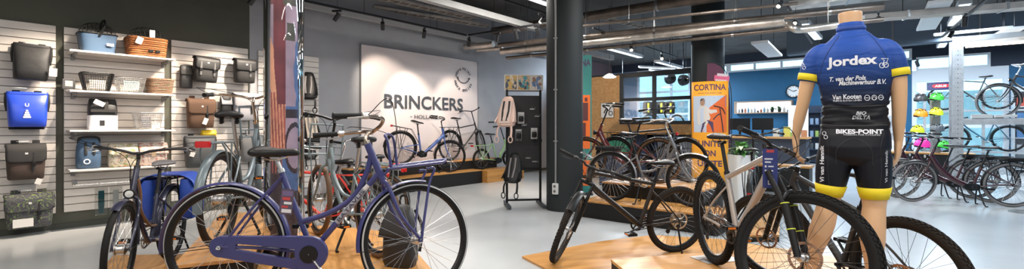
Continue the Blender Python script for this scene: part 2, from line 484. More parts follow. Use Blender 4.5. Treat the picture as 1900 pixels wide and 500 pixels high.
def pat(a, z):                      # a in -1 (left) .. 1 (right) of the side facing the shop, z in metres
    w1 = 0.035 * math.sin(z * 17) + 0.02 * math.sin(z * 41)
    if abs(a) > 1: return 4
    if z > 2.62: return 4
    if z > 2.30: return (1 if a < -0.05 else 6) if (a > -0.8 and a < 0.75) else 4  # top block: mirrored reflection painted in as print
    if z > 1.15:
        band_l = -0.52 + 0.25 * max(0, (1.95 - z)) + (0.3 * max(0, 1.78 - z)); band_r = 0.06
        if a > band_l and a < band_r and z > 1.50: return 1
        if a < band_r:
            if z > 1.60:
                skin_r = -0.86 + 0.30 * max(0, min(1, (2.22 - z) / 0.3)) + 0.55 * max(0, min(1, (2.0 - z) / 0.3)) + w1
                if z > 2.03 and a < -0.80 + w1: return 5
                if z < 1.97 and a < -0.74 + 0.25 * max(0, 1.85 - z) + w1: return 3
                if a < skin_r: return 0
                return 2 if a < band_l - 0.0 and z > 1.95 else 1
            if a < -0.82 + 0.5 * max(0, z - 1.45): return 3
            return 7 if math.sin((a + 0.22 * (z - 1.5)) * 42 + z * 1.5) > -0.35 else 0
        edge = 0.62 - 0.12 * math.sin((z - 1.4) * 4.2) + w1
        if z > 1.49:
            if a > edge and z < 2.02: return 3 if a < edge + 0.26 else 4
            if a > 0.55 and z < 2.25: return 5 if a > 0.72 + w1 else 2
            if z > 2.02 and z < 2.16 and a < 0.62 and a > 0.1 - w1: return 6
            return 2
        if z > 1.39: return 4 if (z < 1.46) else 3
        ww = ((a - 0.55) / 0.52) ** 2 + ((z - 1.15) / 0.20) ** 2  # wheel arc: a bicycle's reflection painted into the print
        if 0.70 < ww < 1.08: return 4
        return 2
    ww = ((a - 0.55) / 0.52) ** 2 + ((z - 1.15) / 0.20) ** 2  # lower half of the painted wheel reflection
    if 0.70 < ww < 1.08: return 4
    if ww <= 0.70: return 2
    if a < -0.1: return 7 if (z > 0.95 and math.sin(a * 42) > 0) else 4  # dark lower part is reflection put into the colours
    return 3 if z > 0.8 else 4
na, nz = 260, 460
vs = []; fs = []; mi = []
for j in range(nz + 1):
    for i in range(na):
        a = 2 * PI * i / na
        vs.append((pr * math.cos(a), pr * math.sin(a), 0.26 + (ZT - 0.26) * j / nz))
mbp = MB()
for j in range(nz):
    for i in range(na):
        fs.append((j * na + i, j * na + (i + 1) % na, (j + 1) * na + (i + 1) % na, (j + 1) * na + i))
        a = (2 * PI * (i + 0.5) / na - face + PI) % (2 * PI) - PI
        mi.append(pat(math.sin(a) if abs(a) < PI / 2 else 2, 0.26 + (ZT - 0.26) * (j + 0.5) / nz))
mbp.add(vs, fs); mbp.mi = mi
mbp.build('photo_reflection_wrap', cols, t)
M_SLEEVE = glass('clear_sleeve', (0.99, 0.99, 1.0), 0.0)
MB().ring([(pr + 0.006, 0.27), (pr + 0.006, ZT)], (0, 0, 0), 64, 'Z', closedprof=False).build('clear_sleeve', M_SLEEVE, t)
MB().ring([(pr + 0.014, 0.26), (pr + 0.014, 0.30), (pr - 0.02, 0.30), (pr - 0.02, 0.26)], (0, 0, 0), 48, 'Z').build('base_ring', DARKMET, t)
MB().ring([(pr - 0.01, ZT - 0.001), (pr - 0.01, CEIL - 0.002), (0.001, CEIL - 0.002), (0.001, ZT - 0.001)], (0, 0, 0), 32, 'Z').build('shaft', M_COLD, t)

# ---- slatwall panels on the left wall
M_SLAT = mat('slatwall_white', (0.66, 0.61, 0.56), 0.45, noise=0.04, nscale=5)
M_GROOVE = mat('slat_groove', (0.30, 0.27, 0.25), 0.6)
def slatpanel(label, px0, px1, zb=0.21, zt=2.62, pitch=0.1):
    a, b = NW(px0, 240, WALL_N), NW(px1, 240, WALL_N)
    ua, ub = a.x * UX + a.y * UY, b.x * UX + b.y * UY
    t = thing('slatwall_panel', label, 'display panel', RU((ua + ub) / 2, WALL_N, zb), RZ, 'slatwall panels on the left wall')
    w = ub - ua
    mb = MB(); mb.box((0, -0.008, (zt - zb) / 2), (w, 0.012, zt - zb)); mb.build('backing', M_GROOVE, t, smooth=0)
    mb = MB(); n = int(round((zt - zb) / pitch))
    ph = (zt - zb) / n
    for i in range(n):
        mb.box((0, -0.021, (i + 0.5) * ph), (w, 0.016, ph - 0.011))
    mb.build('slats', M_SLAT, t, smooth=0, bevel=0.002)
    mb = MB()
    for i in range(0, n + 1, 6): mb.box((w / 2 - 0.01, -0.03, i * ph), (0.012, 0.004, 0.05))
    return t
slatpanel('leftmost slatwall panel, carrying the black, blue, brown and camouflage bags', -150, 103)
slatpanel('slatwall panel with four white shelves and a hanging rail', 118, 304)
slatpanel('slatwall panel with dark panniers, right of the shelves', 317, 459)
slatpanel('slatwall panel behind the photo pillar with black child seats', 478, 590)

# ---- canvas banner with printed lettering
M_CANVAS = mat('canvas_white', (0.74, 0.66, 0.65), 0.8)
M_INK = mat('ink_grey', (0.055, 0.062, 0.075), 0.7)
a, b = NW(668, 240, WALL_N), NW(884, 240, WALL_N)
ua, ub = a.x * UX + a.y * UY, b.x * UX + b.y * UY
zb_, zt_ = 0.45, 2.99
bc = RU((ua + ub) / 2, WALL_N - 0.03, 0)
t = thing('fabric_banner', 'large white fabric banner with dark bicycle brand lettering on the grey wall', 'banner', bc, RZ)
wB = ub - ua
def wave(x, z):
    k = max(0, (z - 1.9) / 1.1)
    return -0.012 + 0.010 * k * math.sin(5.2 * (z + 0.22 * math.cos(x * 1.9)) * 3.1) * (0.5 + 0.5 * math.cos(x * 1.4))
mb = MB(); mb.grid(lambda s, q: V(((s - 0.5) * wB, wave((s - 0.5) * wB, zb_ + (zt_ - zb_) * q), zb_ + (zt_ - zb_) * q)), 50, 60)
mb.build('canvas', M_CANVAS, t, smooth=60)
mb = MB()
for sx in (-1, 1): mb.box((sx * (wB / 2 + 0.008), -0.008, (zb_ + zt_) / 2), (0.016, 0.03, zt_ - zb_))
for z in (zb_, zt_): mb.box((0, -0.008, z), (wB + 0.03, 0.03, 0.016))
mb.build('frame', mat('frame_grey', (0.25, 0.25, 0.26), 0.4), t, smooth=0)
def bl(px, py):                       # banner-local x, z of a photograph pixel
    p = NW(px, py, WALL_N - 0.04) - bc
    return p.x * UX + p.y * UY, p.z
x0, z0 = bl(712, 201); x1, z1 = bl(858, 203); _, z2 = bl(785, 179); _, z3 = bl(785, 203)
mb = MB()
put_text(mb, 'BRINCKERS', ((x0 + x1) / 2, -0.03, (z2 + z3) / 2), (1, 0, 0), (0, 0, 1), width=x1 - x0, height=(z2 - z3) * 1.02, bold=0.018)
mb.build('lettering', M_INK, t, smooth=0)
mb = MB(); xh0, zh = bl(768, 217); xh1, _ = bl(815, 217)
put_text(mb, 'HOLLAND', ((xh0 + xh1) / 2, -0.03, zh), (1, 0, 0), (0, 0, 1), width=xh1 - xh0, height=0.085, bold=0.012)
mb.box((xh0 - 0.09, -0.031, zh), (0.05, 0.002, 0.014)); mb.box((xh1 + 0.09, -0.031, zh), (0.05, 0.002, 0.014))
mb.build('lettering', M_INK, t, smooth=0)
cx_, cz_ = bl(859, 147)
def arc_text(mb, txt, R, a_mid, span, size, upright):
    n = len(txt)
    for i, ch in enumerate(txt):
        if ch == ' ': continue
        f = (i + 0.5) / n - 0.5
        a = a_mid - f * span if upright else a_mid + f * span
        p = V((cx_ + R * math.cos(a), -0.03, cz_ + R * math.sin(a)))
        rad = V((math.cos(a), 0, math.sin(a))); tan = V((math.sin(a), 0, -math.cos(a)))
        h = size if ch in 'lik' else size * 0.72
        if upright: put_text(mb, ch, p, tan, rad, height=h, bold=0.02)
        else: put_text(mb, ch, p, -tan, -rad, height=h, bold=0.02)
mb = MB()
arc_text(mb, 'more miles', 0.25, PI / 2 + 0.1, 2.5, 0.085, True)
arc_text(mb, 'more smiles', 0.285, -PI / 2 - 0.05, 2.6, 0.085, False)
sm = [V((cx_ + 0.2 * math.cos(a), -0.03, cz_ + 0.06 + 0.16 * math.sin(a))) for a in [PI + 0.25 + (PI - 0.5) * i / 16 for i in range(17)]]
mb.tube(sm, 0.011, 6)
mb.ball(sm[0], 0.024); mb.ball(sm[-1], 0.024)
mb.build('emblem', M_INK, t, smooth=0)

# ---- wooden platforms
M_PLY = wood('oak_platform', (0.40, 0.18, 0.042), (0.57, 0.285, 0.082), 0.8, 0.38)
M_PLYP = wood('pale_platform', (0.44, 0.215, 0.07), (0.57, 0.30, 0.115), 0.7, 0.4)
M_SIDE = mat('platform_side', (0.010, 0.0095, 0.009), 0.5, spec=0.3)
def platform(label, poly, z0, z1, top=0.025, m=None, side=None, rz=0.0, bev=0.003):
    cx = sum(p[0] for p in poly) / len(poly); cy = sum(p[1] for p in poly) / len(poly)
    t = thing('display_platform', label, 'platform', (cx, cy, z0), rz)
    R_ = Matrix.Rotation(-rz, 2)
    loc = [R_ @ V((p[0] - cx, p[1] - cy)) for p in poly]
    MB().prism(loc, z1 - z0 - top, z1 - z0).build('top', m or M_PLY, t, smooth=0, bevel=bev)
    if z1 - z0 - top > 0.005: MB().prism([q * 0.995 for q in loc], 0.0, z1 - z0 - top).build('skirt', side or M_SIDE, t, smooth=0)
    return t
Wd = V((-0.42, 0.907)); Nd = V((0.907, 0.42))
o = V((-2.50, 2.10)); 
def quad_w(o, w, l): return [o, o + Nd * w, o + Nd * w + Wd * l, o + Wd * l]
ld = math.atan2(Wd.y, Wd.x)
platform('large low oak platform under the dark blue bicycle and the grey one behind it', [V((-2.02, 2.0)), V((0.02, 2.0)), V((-1.10, 4.55)), V((-1.95, 4.95)), V((-2.95, 4.55))], 0, 0.26, rz=ld)
platform('raised pale oak box under the pale blue bicycle with the red tail light', quad_w(V((-2.2, 2.97)), 0.46, 1.95), 0.262, 0.42, m=M_PLYP, rz=ld)
platform('thin oak board on the floor under the dark bicycle at far left', [V((-2.80, 2.3)), V((-2.20, 2.3)), V((-3.04, 4.62)), V((-3.95, 4.55)), V((-3.62, 3.95))], 0, 0.045, m=M_PLY, rz=ld)
# right front
platform('thin oak board on the floor under the black hardtail bicycle', [V((0.10, 4.60)), V((0.32, 4.18)), V((3.35, 2.35)), V((3.2, 4.6)), V((2.42, 5.30)), V((1.7, 5.50)), V((1.0, 5.2))], 0, 0.022, top=0.021, rz=0.3)
platform('oak box under the silver mountain bicycle', [V((0.82, 3.80)), V((1.05, 2.20)), V((2.00, 2.00)), V((1.97, 2.42)), V((1.665, 2.50)), V((1.67, 2.95)), V((1.99, 4.10))], 0.023, 0.22, rz=0.2)
# stage under the banner
sn0 = 7.60
u_a, u_b, u_c = 5.4, 8.05, 9.0
def plat_ru(label, u0, u1, n0, n1, z0, z1, **k):
    q = quad_ru(u0, u1, n0, n1, 0); return platform(label, [(p.x, p.y) for p in q], z0, z1, rz=RZ, **k)
plat_ru('low oak step with a black front, below the white banner', 4.6, 7.85, 7.50, 7.83, 0, 0.31)
plat_ru('upper oak stage with a black front, against the white banner', 4.6, 8.75, 7.84, WALL_N - 0.06, 0, 0.53)
plat_ru('low oak plinth under the green bicycle, right end of the banner stage', 7.87, 9.25, 7.36, 7.83, 0, 0.29, side=M_PLY)
# stepped stage in the middle
plat_ru('lower oak step of the middle stage, behind the black hardtail bicycle', 5.80, 6.42, 1.64, 3.55, 0, 0.25)
plat_ru('upper oak step of the middle stage under the dark red bicycle', 6.43, 7.35, 2.0, 3.55, 0, 0.46)

platform('very low oak platform under the parked dark bicycle, beyond the silver mountain bicycle', [G(1366, 437, 0.08).xy, G(1446, 437, 0.08).xy, G(1448, 385, 0.08).xy, G(1384, 385, 0.08).xy], 0, 0.08, rz=0.4)
# ================================================================== BICYCLES
def wheel(root, c, R, tw, M, tire=RUBBER, rim=None, spoke=SPOKE, hub=STEEL, n=32, knobs=0, rotor=None, stripe=None, hubr=0.022, hubw=0.035, rimd=0.020, seg=56, side=None, detail=1, cogs=False):
    rim = rim or BLACK
    k = tw / 2; Rc = R - k
    Ri = Rc - k * 0.62                        # rim outer radius
    rw = tw * 0.36
    mb = MB(M); mb.ring([(Ri + 0.004, -rw), (Ri + 0.004, rw), (Ri - rimd * 0.4, rw * 0.9), (Ri - rimd, rw * 0.35), (Ri - rimd, -rw * 0.35), (Ri - rimd * 0.4, -rw * 0.9)], c, seg)
    w = mb.build('wheel', rim, root)
    mb = MB(M)
    q = 14; prof = []; mis = {}
    for j in range(q):
        a = 2 * PI * j / q
        prof.append((Rc + k * math.cos(a), k * math.sin(a)))
    if stripe is not None:
        for j in (2, 11) : mis[j] = 1
    if side is not None:
        for j in (3, 4, 9, 10): mis[j] = 1
    if knobs: prof = [(r - 0.003 if r > Rc + k * 0.3 else r, t) for r, t in prof]
    mb.ring(prof, c, seg, mi=mis or None)
    if knobs:
        for i in range(knobs):
            for row, (ang, off) in enumerate(((0.0, 0), (0.42, 0.5), (-0.42, 0.5), (0.92, 0), (-0.92, 0))):
                a = 2 * PI * (i + off) / knobs
                rr = Rc + (k - 0.001) * math.cos(ang); tt = (k - 0.001) * math.sin(ang)
                rad = V((math.cos(a), 0, math.sin(a))); tan = V((-math.sin(a), 0, math.cos(a))); yy = V((0, 1, 0))
                nrm = (rad * math.cos(ang) + yy * math.sin(ang)); bt = tan.cross(nrm)
                p = V(c) + rad * rr + yy * tt
                l, ww = (0.013, 0.007) if row < 3 else (0.010, 0.0065)
                r3 = Matrix((tan, bt, nrm)).transposed()
                mb.box(p, (2 * PI * R / knobs * 0.55, ww * 1.6, 0.009), r3)
    ms = [tire] + ([stripe] if stripe is not None else [side] if side is not None else [])
    mb.build('tire', ms if len(ms) > 1 else tire, w)
    mb = MB(M)
    Rs = Ri - rimd * 0.9
    for i in range(n):
        sgn = 1 if i % 2 else -1
        a = 2 * PI * i / n
        lead = (0.9 if (i // 2) % 2 else -0.9)
        b = a + lead
        p0 = V(c) + V((hubr * math.cos(b), sgn * hubw * 0.8, hubr * math.sin(b)))
        p1 = V(c) + V((Rs * math.cos(a), sgn * 0.003, Rs * math.sin(a)))
        mb.tube([p0, p1], 0.0013 if detail else 0.0016, 3, caps=False)
    mb.build('spokes', spoke, w, smooth=0)
    mb = MB(M)
    mb.ring([(0.006, -hubw - 0.015), (hubr * 0.7, -hubw), (hubr, -hubw * 0.9), (hubr, -hubw * 0.75), (hubr * 0.75, -hubw * 0.65), (hubr * 0.75, hubw * 0.65), (hubr, hubw * 0.75), (hubr, hubw * 0.9), (hubr * 0.7, hubw), (0.006, hubw + 0.015)], c, 18, closedprof=True)
    mb.cyl(V(c) + V((0, -hubw - 0.03, 0)), V(c) + V((0, hubw + 0.03, 0)), 0.006, n=8)
    mb.build('hub', hub, w)
    if rotor:
        mb = MB(M); y = hubw + 0.004; rr = 0.09
        mb.ring([(rr, y), (rr, y + 0.002), (rr - 0.016, y + 0.002), (rr - 0.016, y)], c, 36)
        for i in range(6):
            a = 2 * PI * i / 6
            mb.tube([V(c) + V((0.02 * math.cos(a), y + 0.001, 0.02 * math.sin(a))), V(c) + V((0.05 * math.cos(a + 0.3), y + 0.001, 0.05 * math.sin(a + 0.3))), V(c) + V(((rr - 0.012) * math.cos(a + 0.2), y + 0.001, (rr - 0.012) * math.sin(a + 0.2)))], 0.004, 5)
        for i in range(24):
            a = 2 * PI * i / 24
            mb.box(V(c) + V(((rr - 0.008) * math.cos(a), y + 0.001, (rr - 0.008) * math.sin(a))), (0.004, 0.006, 0.012), Matrix.Rotation(-a, 3, 'Y'))
        mb.build('brake_rotor', rotor, w)
    if cogs:
        mb = MB(M)
        for i in range(8):
            r0 = 0.070 - i * 0.006; y = -0.018 - i * 0.0035
            mb.ring([(r0, y), (r0, y - 0.0018), (r0 - 0.012, y - 0.0018), (r0 - 0.012, y)], c, 24)
        mb.build('cassette', STEEL, w)
    return w

def fender(root, c, R, a0, a1, m, M, w=0.05, stays=True, axle=None, name='fender', parent=None, staym=None):
    mb = MB(M); n = 28; rings = []
    for i in range(n + 1):
        a = a0 + (a1 - a0) * i / n
        rad = V((math.cos(a), 0, math.sin(a)))
        ring = []
        for j in range(7):
            t = -1 + 2 * j / 6
            ring.append(V(c) + rad * (R + 0.012 * (1 - t * t) - 0.004) + V((0, t * w / 2, 0)))
        for j in range(7):
            t = 1 - 2 * j / 6
            ring.append(V(c) + rad * (R + 0.012 * (1 - t * t) - 0.0065) + V((0, t * w / 2 * 0.97, 0)))
        rings.append(ring)
    mb.loft(rings)
    o = mb.build(name, m, root if parent is None else parent)
    if stays:
        mb = MB(M); rad = V((math.cos(a1), 0, math.sin(a1)))
        for s in (-1, 1):
            mb.tube([V(c) + V((0, s * 0.06, 0)), V(c) + rad * (R - 0.002) + V((0, s * w / 2, 0))], 0.0025, 5)
        mb.build('fender_stay', staym or BLACK, o)
    return o

def saddle(root, p, m, kind='city', rails=STEEL, length=0.27):
    W = {'city': 0.205, 'comfort': 0.185, 'mtb': 0.145}[kind]
    if kind != 'city': length = 0.28
    mb = MB(); rings = []
    for (t, wf, hf, dz) in ((-0.50, 0.55, 0.35, -0.004), (-0.47, 0.80, 0.7, 0.002), (-0.38, 0.98, 1.0, 0.006), (-0.25, 1.0, 1.0, 0.004), (-0.10, 0.78, 0.95, -0.002), (0.05, 0.50, 0.85, -0.006), (0.22, 0.33, 0.8, -0.007), (0.40, 0.25, 0.75, -0.006), (0.48, 0.22, 0.6, -0.010), (0.51, 0.12, 0.3, -0.016)):
        w = W * wf; h = (0.060 if kind == 'city' else 0.042) * hf
        ring = []
        for j in range(16):
            a = 2 * PI * j / 16
            y = w / 2 * math.copysign(abs(math.cos(a)) ** 0.75, math.cos(a)); zz = math.sin(a)
            z = (h * 0.42 * zz if zz > 0 else h * 0.62 * zz * (0.7 + 0.5 * abs(y) / (w / 2 + 1e-6)))
            z -= 0.012 * (abs(y) / (W / 2)) ** 2
            ring.append(V(p) + V((t * length, y, dz + z)))
        rings.append(ring)
    mb.loft(rings)
    o = mb.build('saddle', m, root, smooth=50)
    mb = MB()
    for s in (-1, 1):
        mb.tube([V(p) + V((-0.10, s * 0.028, -0.03)), V(p) + V((-0.05, s * 0.022, -0.05)), V(p) + V((0.03, s * 0.022, -0.05)), V(p) + V((0.10, s * 0.012, -0.022))], 0.0035, 6, k=3)
    mb.build('saddle_rails', rails, o)
    if kind == 'city':
        mb = MB()
        for s in (-1, 1):
            pts = []
            for i in range(50):
                t = i / 49; a = t * 2 * PI * 6
                pts.append(V(p) + V((-0.075, s * 0.055, -0.075)) + V((0.016 * math.cos(a), 0.016 * math.sin(a), 0.05 * t)))
            mb.tube(pts, 0.003, 5)
        mb.build('saddle_spring', BLACK, o)
    return o

def loop_frame(pts, r): return pts

def bike(name, label, rear, front, z0=0.0, R=0.355, tw=0.042, style='city', col=None, steer=0.0, lean=0.0, group=None,
         forkcol=None, tire=RUBBER, rim=None, spoke=SPOKE, fend=None, saddle_m=LEATHER, saddle_k='city', sh=0.93, bar='swept', grip=GRIP, barm=CHROME,
         rack=None, carrier=None, chaincase=None, motor=False, battery=None, susp=False, discs=False, knobs=0, tail=None, head=False, kick=None, stripe=None,
         side=None, barh=1.10, ha=68.0, hubr=0.022, crank=0.6, pitch=0.0, bands=False, fat=1.0, detail=1, bb=None, rim_d=0.02, rotorm=STEEL, seg=56, pedal=True, nsp=32, bar_w=0.31, levers=True, gearhub=False):
    rear = V((rear[0], rear[1], 0)); front = V((front[0], front[1], 0))
    d = front - rear; L = d.length; rz = math.atan2(d.y, d.x)
    t = thing(name, label, 'bicycle', (rear.x, rear.y, z0), rz, group, lean)
    t.rotation_euler = (lean, pitch, rz)
    forkcol = forkcol or col
    A = V((0, 0, R))
    h = math.radians(ha); s = V((-math.cos(h), 0, math.sin(h)))
    off = 0.052 / math.sin(h)
    P0 = V((L - off, 0, R))                       # steering axis at axle height
    HB = P0 + s * (R + (0.13 if susp else 0.055)); ht = {'mtb': 0.12, 'oma': 0.24, 'low': 0.20, 'twin': 0.22, 'diamond': 0.16, 'ebike': 0.22}[style]
    HT = HB + s * ht
    Fx = V((L, 0, R))
    MS = Matrix.Translation(P0) @ Matrix.Rotation(steer, 4, s) @ Matrix.Translation(-P0)
    bx = 0.43 if style in ('mtb', 'diamond') else 0.48
    B = V((bx, 0, R - (0.055 if style != 'mtb' else 0.035)))
    if bb: B = V((bb[0], 0, R + bb[1]))
    sa = math.radians(72 if style != 'oma' else 69.5)
    sd = V((-math.cos(sa), 0, math.sin(sa)))
    def on_seat(z): return B + sd * ((z - B.z) / sd.z)
    stop = {'mtb': 0.76, 'diamond': 0.80, 'oma': 0.80, 'low': 0.66, 'twin': 0.70, 'ebike': 0.72}[style]
    ST = on_seat(stop); SP = on_seat(sh - 0.05)
    tr = {'mtb': 0.020, 'diamond': 0.015, 'oma': 0.0165, 'low': 0.018, 'twin': 0.014, 'ebike': 0.020}[style]
    # ---------------- frame
    mb = MB()
    mb.tube([HB - s * 0.004, HT], tr + 0.006, 14)
    mb.tube([B, ST], tr, 12)
    mb.cyl(B + V((0, -0.037, 0)), B + V((0, 0.037, 0)), 0.024, n=16)
    if style == 'oma':
        tj = on_seat(B.z + (ST.z - B.z) * 0.36)
        mb.tube([HT - s * 0.06, HT - s * 0.115 + V((-0.045, 0, -0.06)), V((0.745 / 1.13 * L, 0, 0.635)), V((0.60 / 1.13 * L, 0, 0.535)), tj], tr, 12, k=7)
        mb.tube([HB + s * 0.05, B], tr * 1.12, 12)
        sj = on_seat(ST.z - 0.04)
    elif style == 'low':
        mb.tube([HB + s * 0.07, HB + s * 0.03 + V((-0.10, 0, -0.13)), V((L * 0.62, 0, R + 0.10)), B + V((0.11, 0, 0.035)), B + V((0.02, 0, 0.0))], 0.031 * fat, 14, k=7)
        mb.tube([HB + s * 0.14 , V((L * 0.70, 0, R + 0.29)), V((L * 0.56, 0, R + 0.13)), on_seat(R + 0.10)], 0.014, 10, k=6) if battery == 'slim' else None
        sj = on_seat(ST.z - 0.05)
    elif style == 'twin':
        mb.tube([HB + s * 0.17, HB + s * 0.13 + V((-0.06, 0, -0.09)), V((L * 0.70, 0, R + 0.27)), V((L * 0.55, 0, R + 0.12)), on_seat(R + 0.09)], tr * 1.25, 12, k=7)
        mb.tube([HB + s * 0.05, HB + V((-0.10, 0, -0.10)), V((L * 0.62, 0, R + 0.08)), B + V((0.06, 0, 0.0)), B], tr * 1.25, 12, k=7)
        sj = on_seat(ST.z - 0.05)
    elif style == 'ebike':
        mb.tube([HB + s * 0.06, B + V((0.10, 0, 0.06))], 0.044, 16, flat=0.85)
        mb.tube([B + V((0.12, 0, 0.07)), B + V((-0.01, 0, 0.01))], 0.030, 12)
        sj = on_seat(ST.z - 0.22)
    else:
        mb.tube([HT - s * 0.035, ST - sd * 0.035], tr * (0.95 if style == 'mtb' else 1), 12)
        mb.tube([HB + s * 0.04, HB + s * 0.02 + V((-0.06, 0, -0.085)), B + V((0.02, 0, 0.015))], tr * 1.3, 12, k=3)
        sj = on_seat(ST.z - (0.10 if style == 'mtb' else 0.03))
    for y in (-1, 1):
        mb.tube([B + V((-0.02, y * 0.026, 0)), V((0.22, y * 0.042, R - 0.018)), A + V((0.012, y * 0.063, 0))], 0.0095, 8, k=4)
        mb.tube([sj + V((0, y * 0.016, 0)), (sj + A) / 2 + V((0.0, y * 0.05, 0.01)), A + V((0.008, y * 0.063, 0.004))], 0.008, 8, k=4)
        mb.box(A + V((0.004, y * 0.064, -0.002)), (0.034, 0.006, 0.042))
    fr = mb.build('frame', col, t)
    mb = MB(); mb.tube([ST - sd * 0.05, SP], 0.0138, 12); mb.ring([(0.02, -0.012), (0.024, 0.0), (0.02, 0.012)], (0, 0, 0), 12, 'Z', closedprof=False) if False else None
    mb.cyl(ST - sd * 0.018, ST + sd * 0.006, 0.021, n=14)
    mb.box(SP + V((0, 0, 0.002)), (0.05, 0.045, 0.022))
    mb.build('seatpost', BLACK if style in ('mtb',) or saddle_k != 'city' else STEEL, t)
    saddle(t, SP + V((-0.005, 0, 0.05)), saddle_m, saddle_k)
    # ---------------- steered assembly
    mb = MB(MS); fw = 0.052
    if susp:
        crown = HB - s * 0.02
        mb.tube([crown + V((0, -0.062, 0)), crown + V((0, 0.062, 0))], 0.020, 10)
        ax = []
        for y in (-1, 1):
            top = crown + V((0, y * 0.062, 0)) + s * 0.01; low = Fx + V((0, y * 0.064, 0.0))
            dirv = (top - low); dirv.x = s.x / s.z * dirv.z + 0.0
            top2 = V((low.x - 0.0 + s.x / s.z * (top.z - low.z), top.y, top.z))
            ax.append((top2, low))
            mb.tube([low + (top2 - low) * 0.0, low + (top2 - low) * 0.62], [0.019, 0.023], 12)
            mb.tube([crown + V((0, y * 0.062, 0)), top2 * 0.5 + low * 0.5], 0.016, 10)
        mb.tube([ax[0][1] + (ax[0][0] - ax[0][1]) * 0.60 + V((-0.03, 0, 0)), (ax[0][1] + (ax[0][0] - ax[0][1]) * 0.74 + ax[1][1] + (ax[1][0] - ax[1][1]) * 0.74) / 2 + V((0.02, 0, 0.02)), ax[1][1] + (ax[1][0] - ax[1][1]) * 0.60 + V((-0.03, 0, 0))], 0.010, 8, k=5)
        fo = mb.build('fork', forkcol, t)
        if bands:
            mb = MB(MS)
            for y in (0, 1):
                top2, low = ax[y]
                for q in (0.30, 0.60): mb.tube([low + (top2 - low) * q, low + (top2 - low) * (q + 0.012)], 0.0238, 12)
            mb.build('fork_band', mat('lime_band', (0.55, 0.62, 0.05), 0.4), fo)
    else:
        crown = HB - s * 0.012
        mb.cyl(crown - s * 0.014, HB, 0.020, n=12)
        for y in (-1, 1):
            mb.tube([crown + V((0, y * 0.012, 0)), crown - s * 0.05 + V((0, y * fw, 0)), P0 + s * 0.17 + V((0.0, y * 0.056, 0)), Fx + V((0, y * 0.055, 0))], [0.014, 0.013, 0.012, 0.008], 10, k=6)
            mb.box(Fx + V((0, y * 0.056, 0)), (0.028, 0.006, 0.03))
        fo = mb.build('fork', forkcol, t)
    # handlebar
    top = HT + s * 0.03
    Bz = barh
    mb = MB(MS); w2 = bar_w
    if bar == 'flat':
        cl = V((HT.x + 0.055 + s.x * 0.03, 0, HT.z + 0.03)); st = HT + s * 0.025
        mb.tube([HT, HT + s * 0.045], 0.018, 12)
        mb.tube([st, cl], 0.015, 10)
        pts = [cl + V((-0.035, -w2 - 0.03, 0.025)), cl + V((-0.012, -w2 * 0.35, 0.018)), cl + V((0, -0.07, 0)), cl, cl + V((0, 0.07, 0)), cl + V((-0.012, w2 * 0.35, 0.018)), cl + V((-0.035, w2 + 0.03, 0.025))]
    else:
        bt = HT + s * max(0.05, (Bz - HT.z) / s.z - 0.03)
        cl = bt + V((0.05, 0, 0.03))
        mb.tube([HT - s * 0.01, bt], 0.012, 10)
        mb.cyl(HT - s * 0.005, HT + s * 0.02, 0.021, n=14)
        mb.tube([bt - s * 0.02, bt + V((0.02, 0, 0.02)), cl], 0.014, 10)
        k2 = 0.20 if bar == 'swept' else 0.12
        pts = []
        for y in (-1, 1):
            q = [cl + V((0, y * 0.03, 0)), cl + V((0.02, y * 0.10, 0.022)), cl + V((0.0, y * w2 * 0.72, 0.04)), cl + V((-0.09, y * w2 * 0.95, 0.038)), cl + V((-0.09 - k2, y * (w2 + 0.01), 0.02))]
            pts.append(q)
        pts = list(reversed(pts[0])) + [cl] + pts[1]
    cp = catmull(pts, 6)
    mb.tube(cp, 0.0112, 10)
    hb = mb.build('handlebar', barm, t)
    for e in (0, 1):
        q = cp if e == 0 else list(reversed(cp))
        ln = 0.0; seg_ = [q[0]]
        for i in range(1, len(q)):
            dl = (q[i] - q[i - 1]).length
            if ln + dl >= 0.145: seg_.append(q[i - 1] + (q[i] - q[i - 1]) * ((0.145 - ln) / dl)); break
            ln += dl; seg_.append(q[i])
        dr = (seg_[0] - seg_[1]).normalized()
        mb = MB(MS); mb.tube([seg_[0] + dr * 0.006] + seg_, [0.019, 0.0165, 0.0165, 0.0155, 0.0165], 12)
        mb.build('grip', grip, hb)
        if levers:
            mb = MB(MS); a = seg_[-1]; dd = (seg_[-1] - seg_[-2]).normalized(); fwd = V((1, 0, 0)) if bar == 'flat' else V((0.35, (-1 if e == 0 else 1) * 1.0, 0)).normalized()
            mb.cyl(a + dd * 0.008, a + dd * 0.040, 0.019, n=12)
            mb.tube([a + dd * 0.02 + fwd * 0.015, a + dd * 0.01 + fwd * 0.045 + V((0, 0, -0.012)), a - dd * 0.05 + fwd * 0.052 + V((0, 0, -0.02)), a - dd * 0.10 + fwd * 0.042 + V((0, 0, -0.022))], [0.007, 0.006, 0.005, 0.0045], 7, k=4)
            mb.build('brake_lever', DARKMET if bar == 'flat' else STEEL, hb)
            if detail:
                mb = MB(MS); m0 = a + dd * 0.03 + fwd * 0.02
                mb.tube([m0, m0 + fwd * 0.12 + dd * 0.05 + V((0, 0, 0.07)), cl + V((0.14, (1 if e else -1) * 0.04, -0.02)), HB + V((0.05, 0, 0.04)), HB + V((0.01, 0, -0.02))], 0.0026, 5, k=7)
                mb.build('brake_cable', BLACK, hb)
    # ---------------- wheels
    kw = dict(tire=tire, rim=rim, spoke=spoke, knobs=knobs, stripe=stripe, side=side, rimd=rim_d, seg=seg, detail=detail, n=nsp)
    wheel(t, A, R, tw, None, hubr=0.045 if gearhub else 0.024, hubw=0.045, rotor=rotorm if discs else None, cogs=style == 'mtb', **kw)
    wheel(t, Fx, R, tw, MS, hubr=hubr, hubw=0.035, rotor=rotorm if discs else None, **kw)
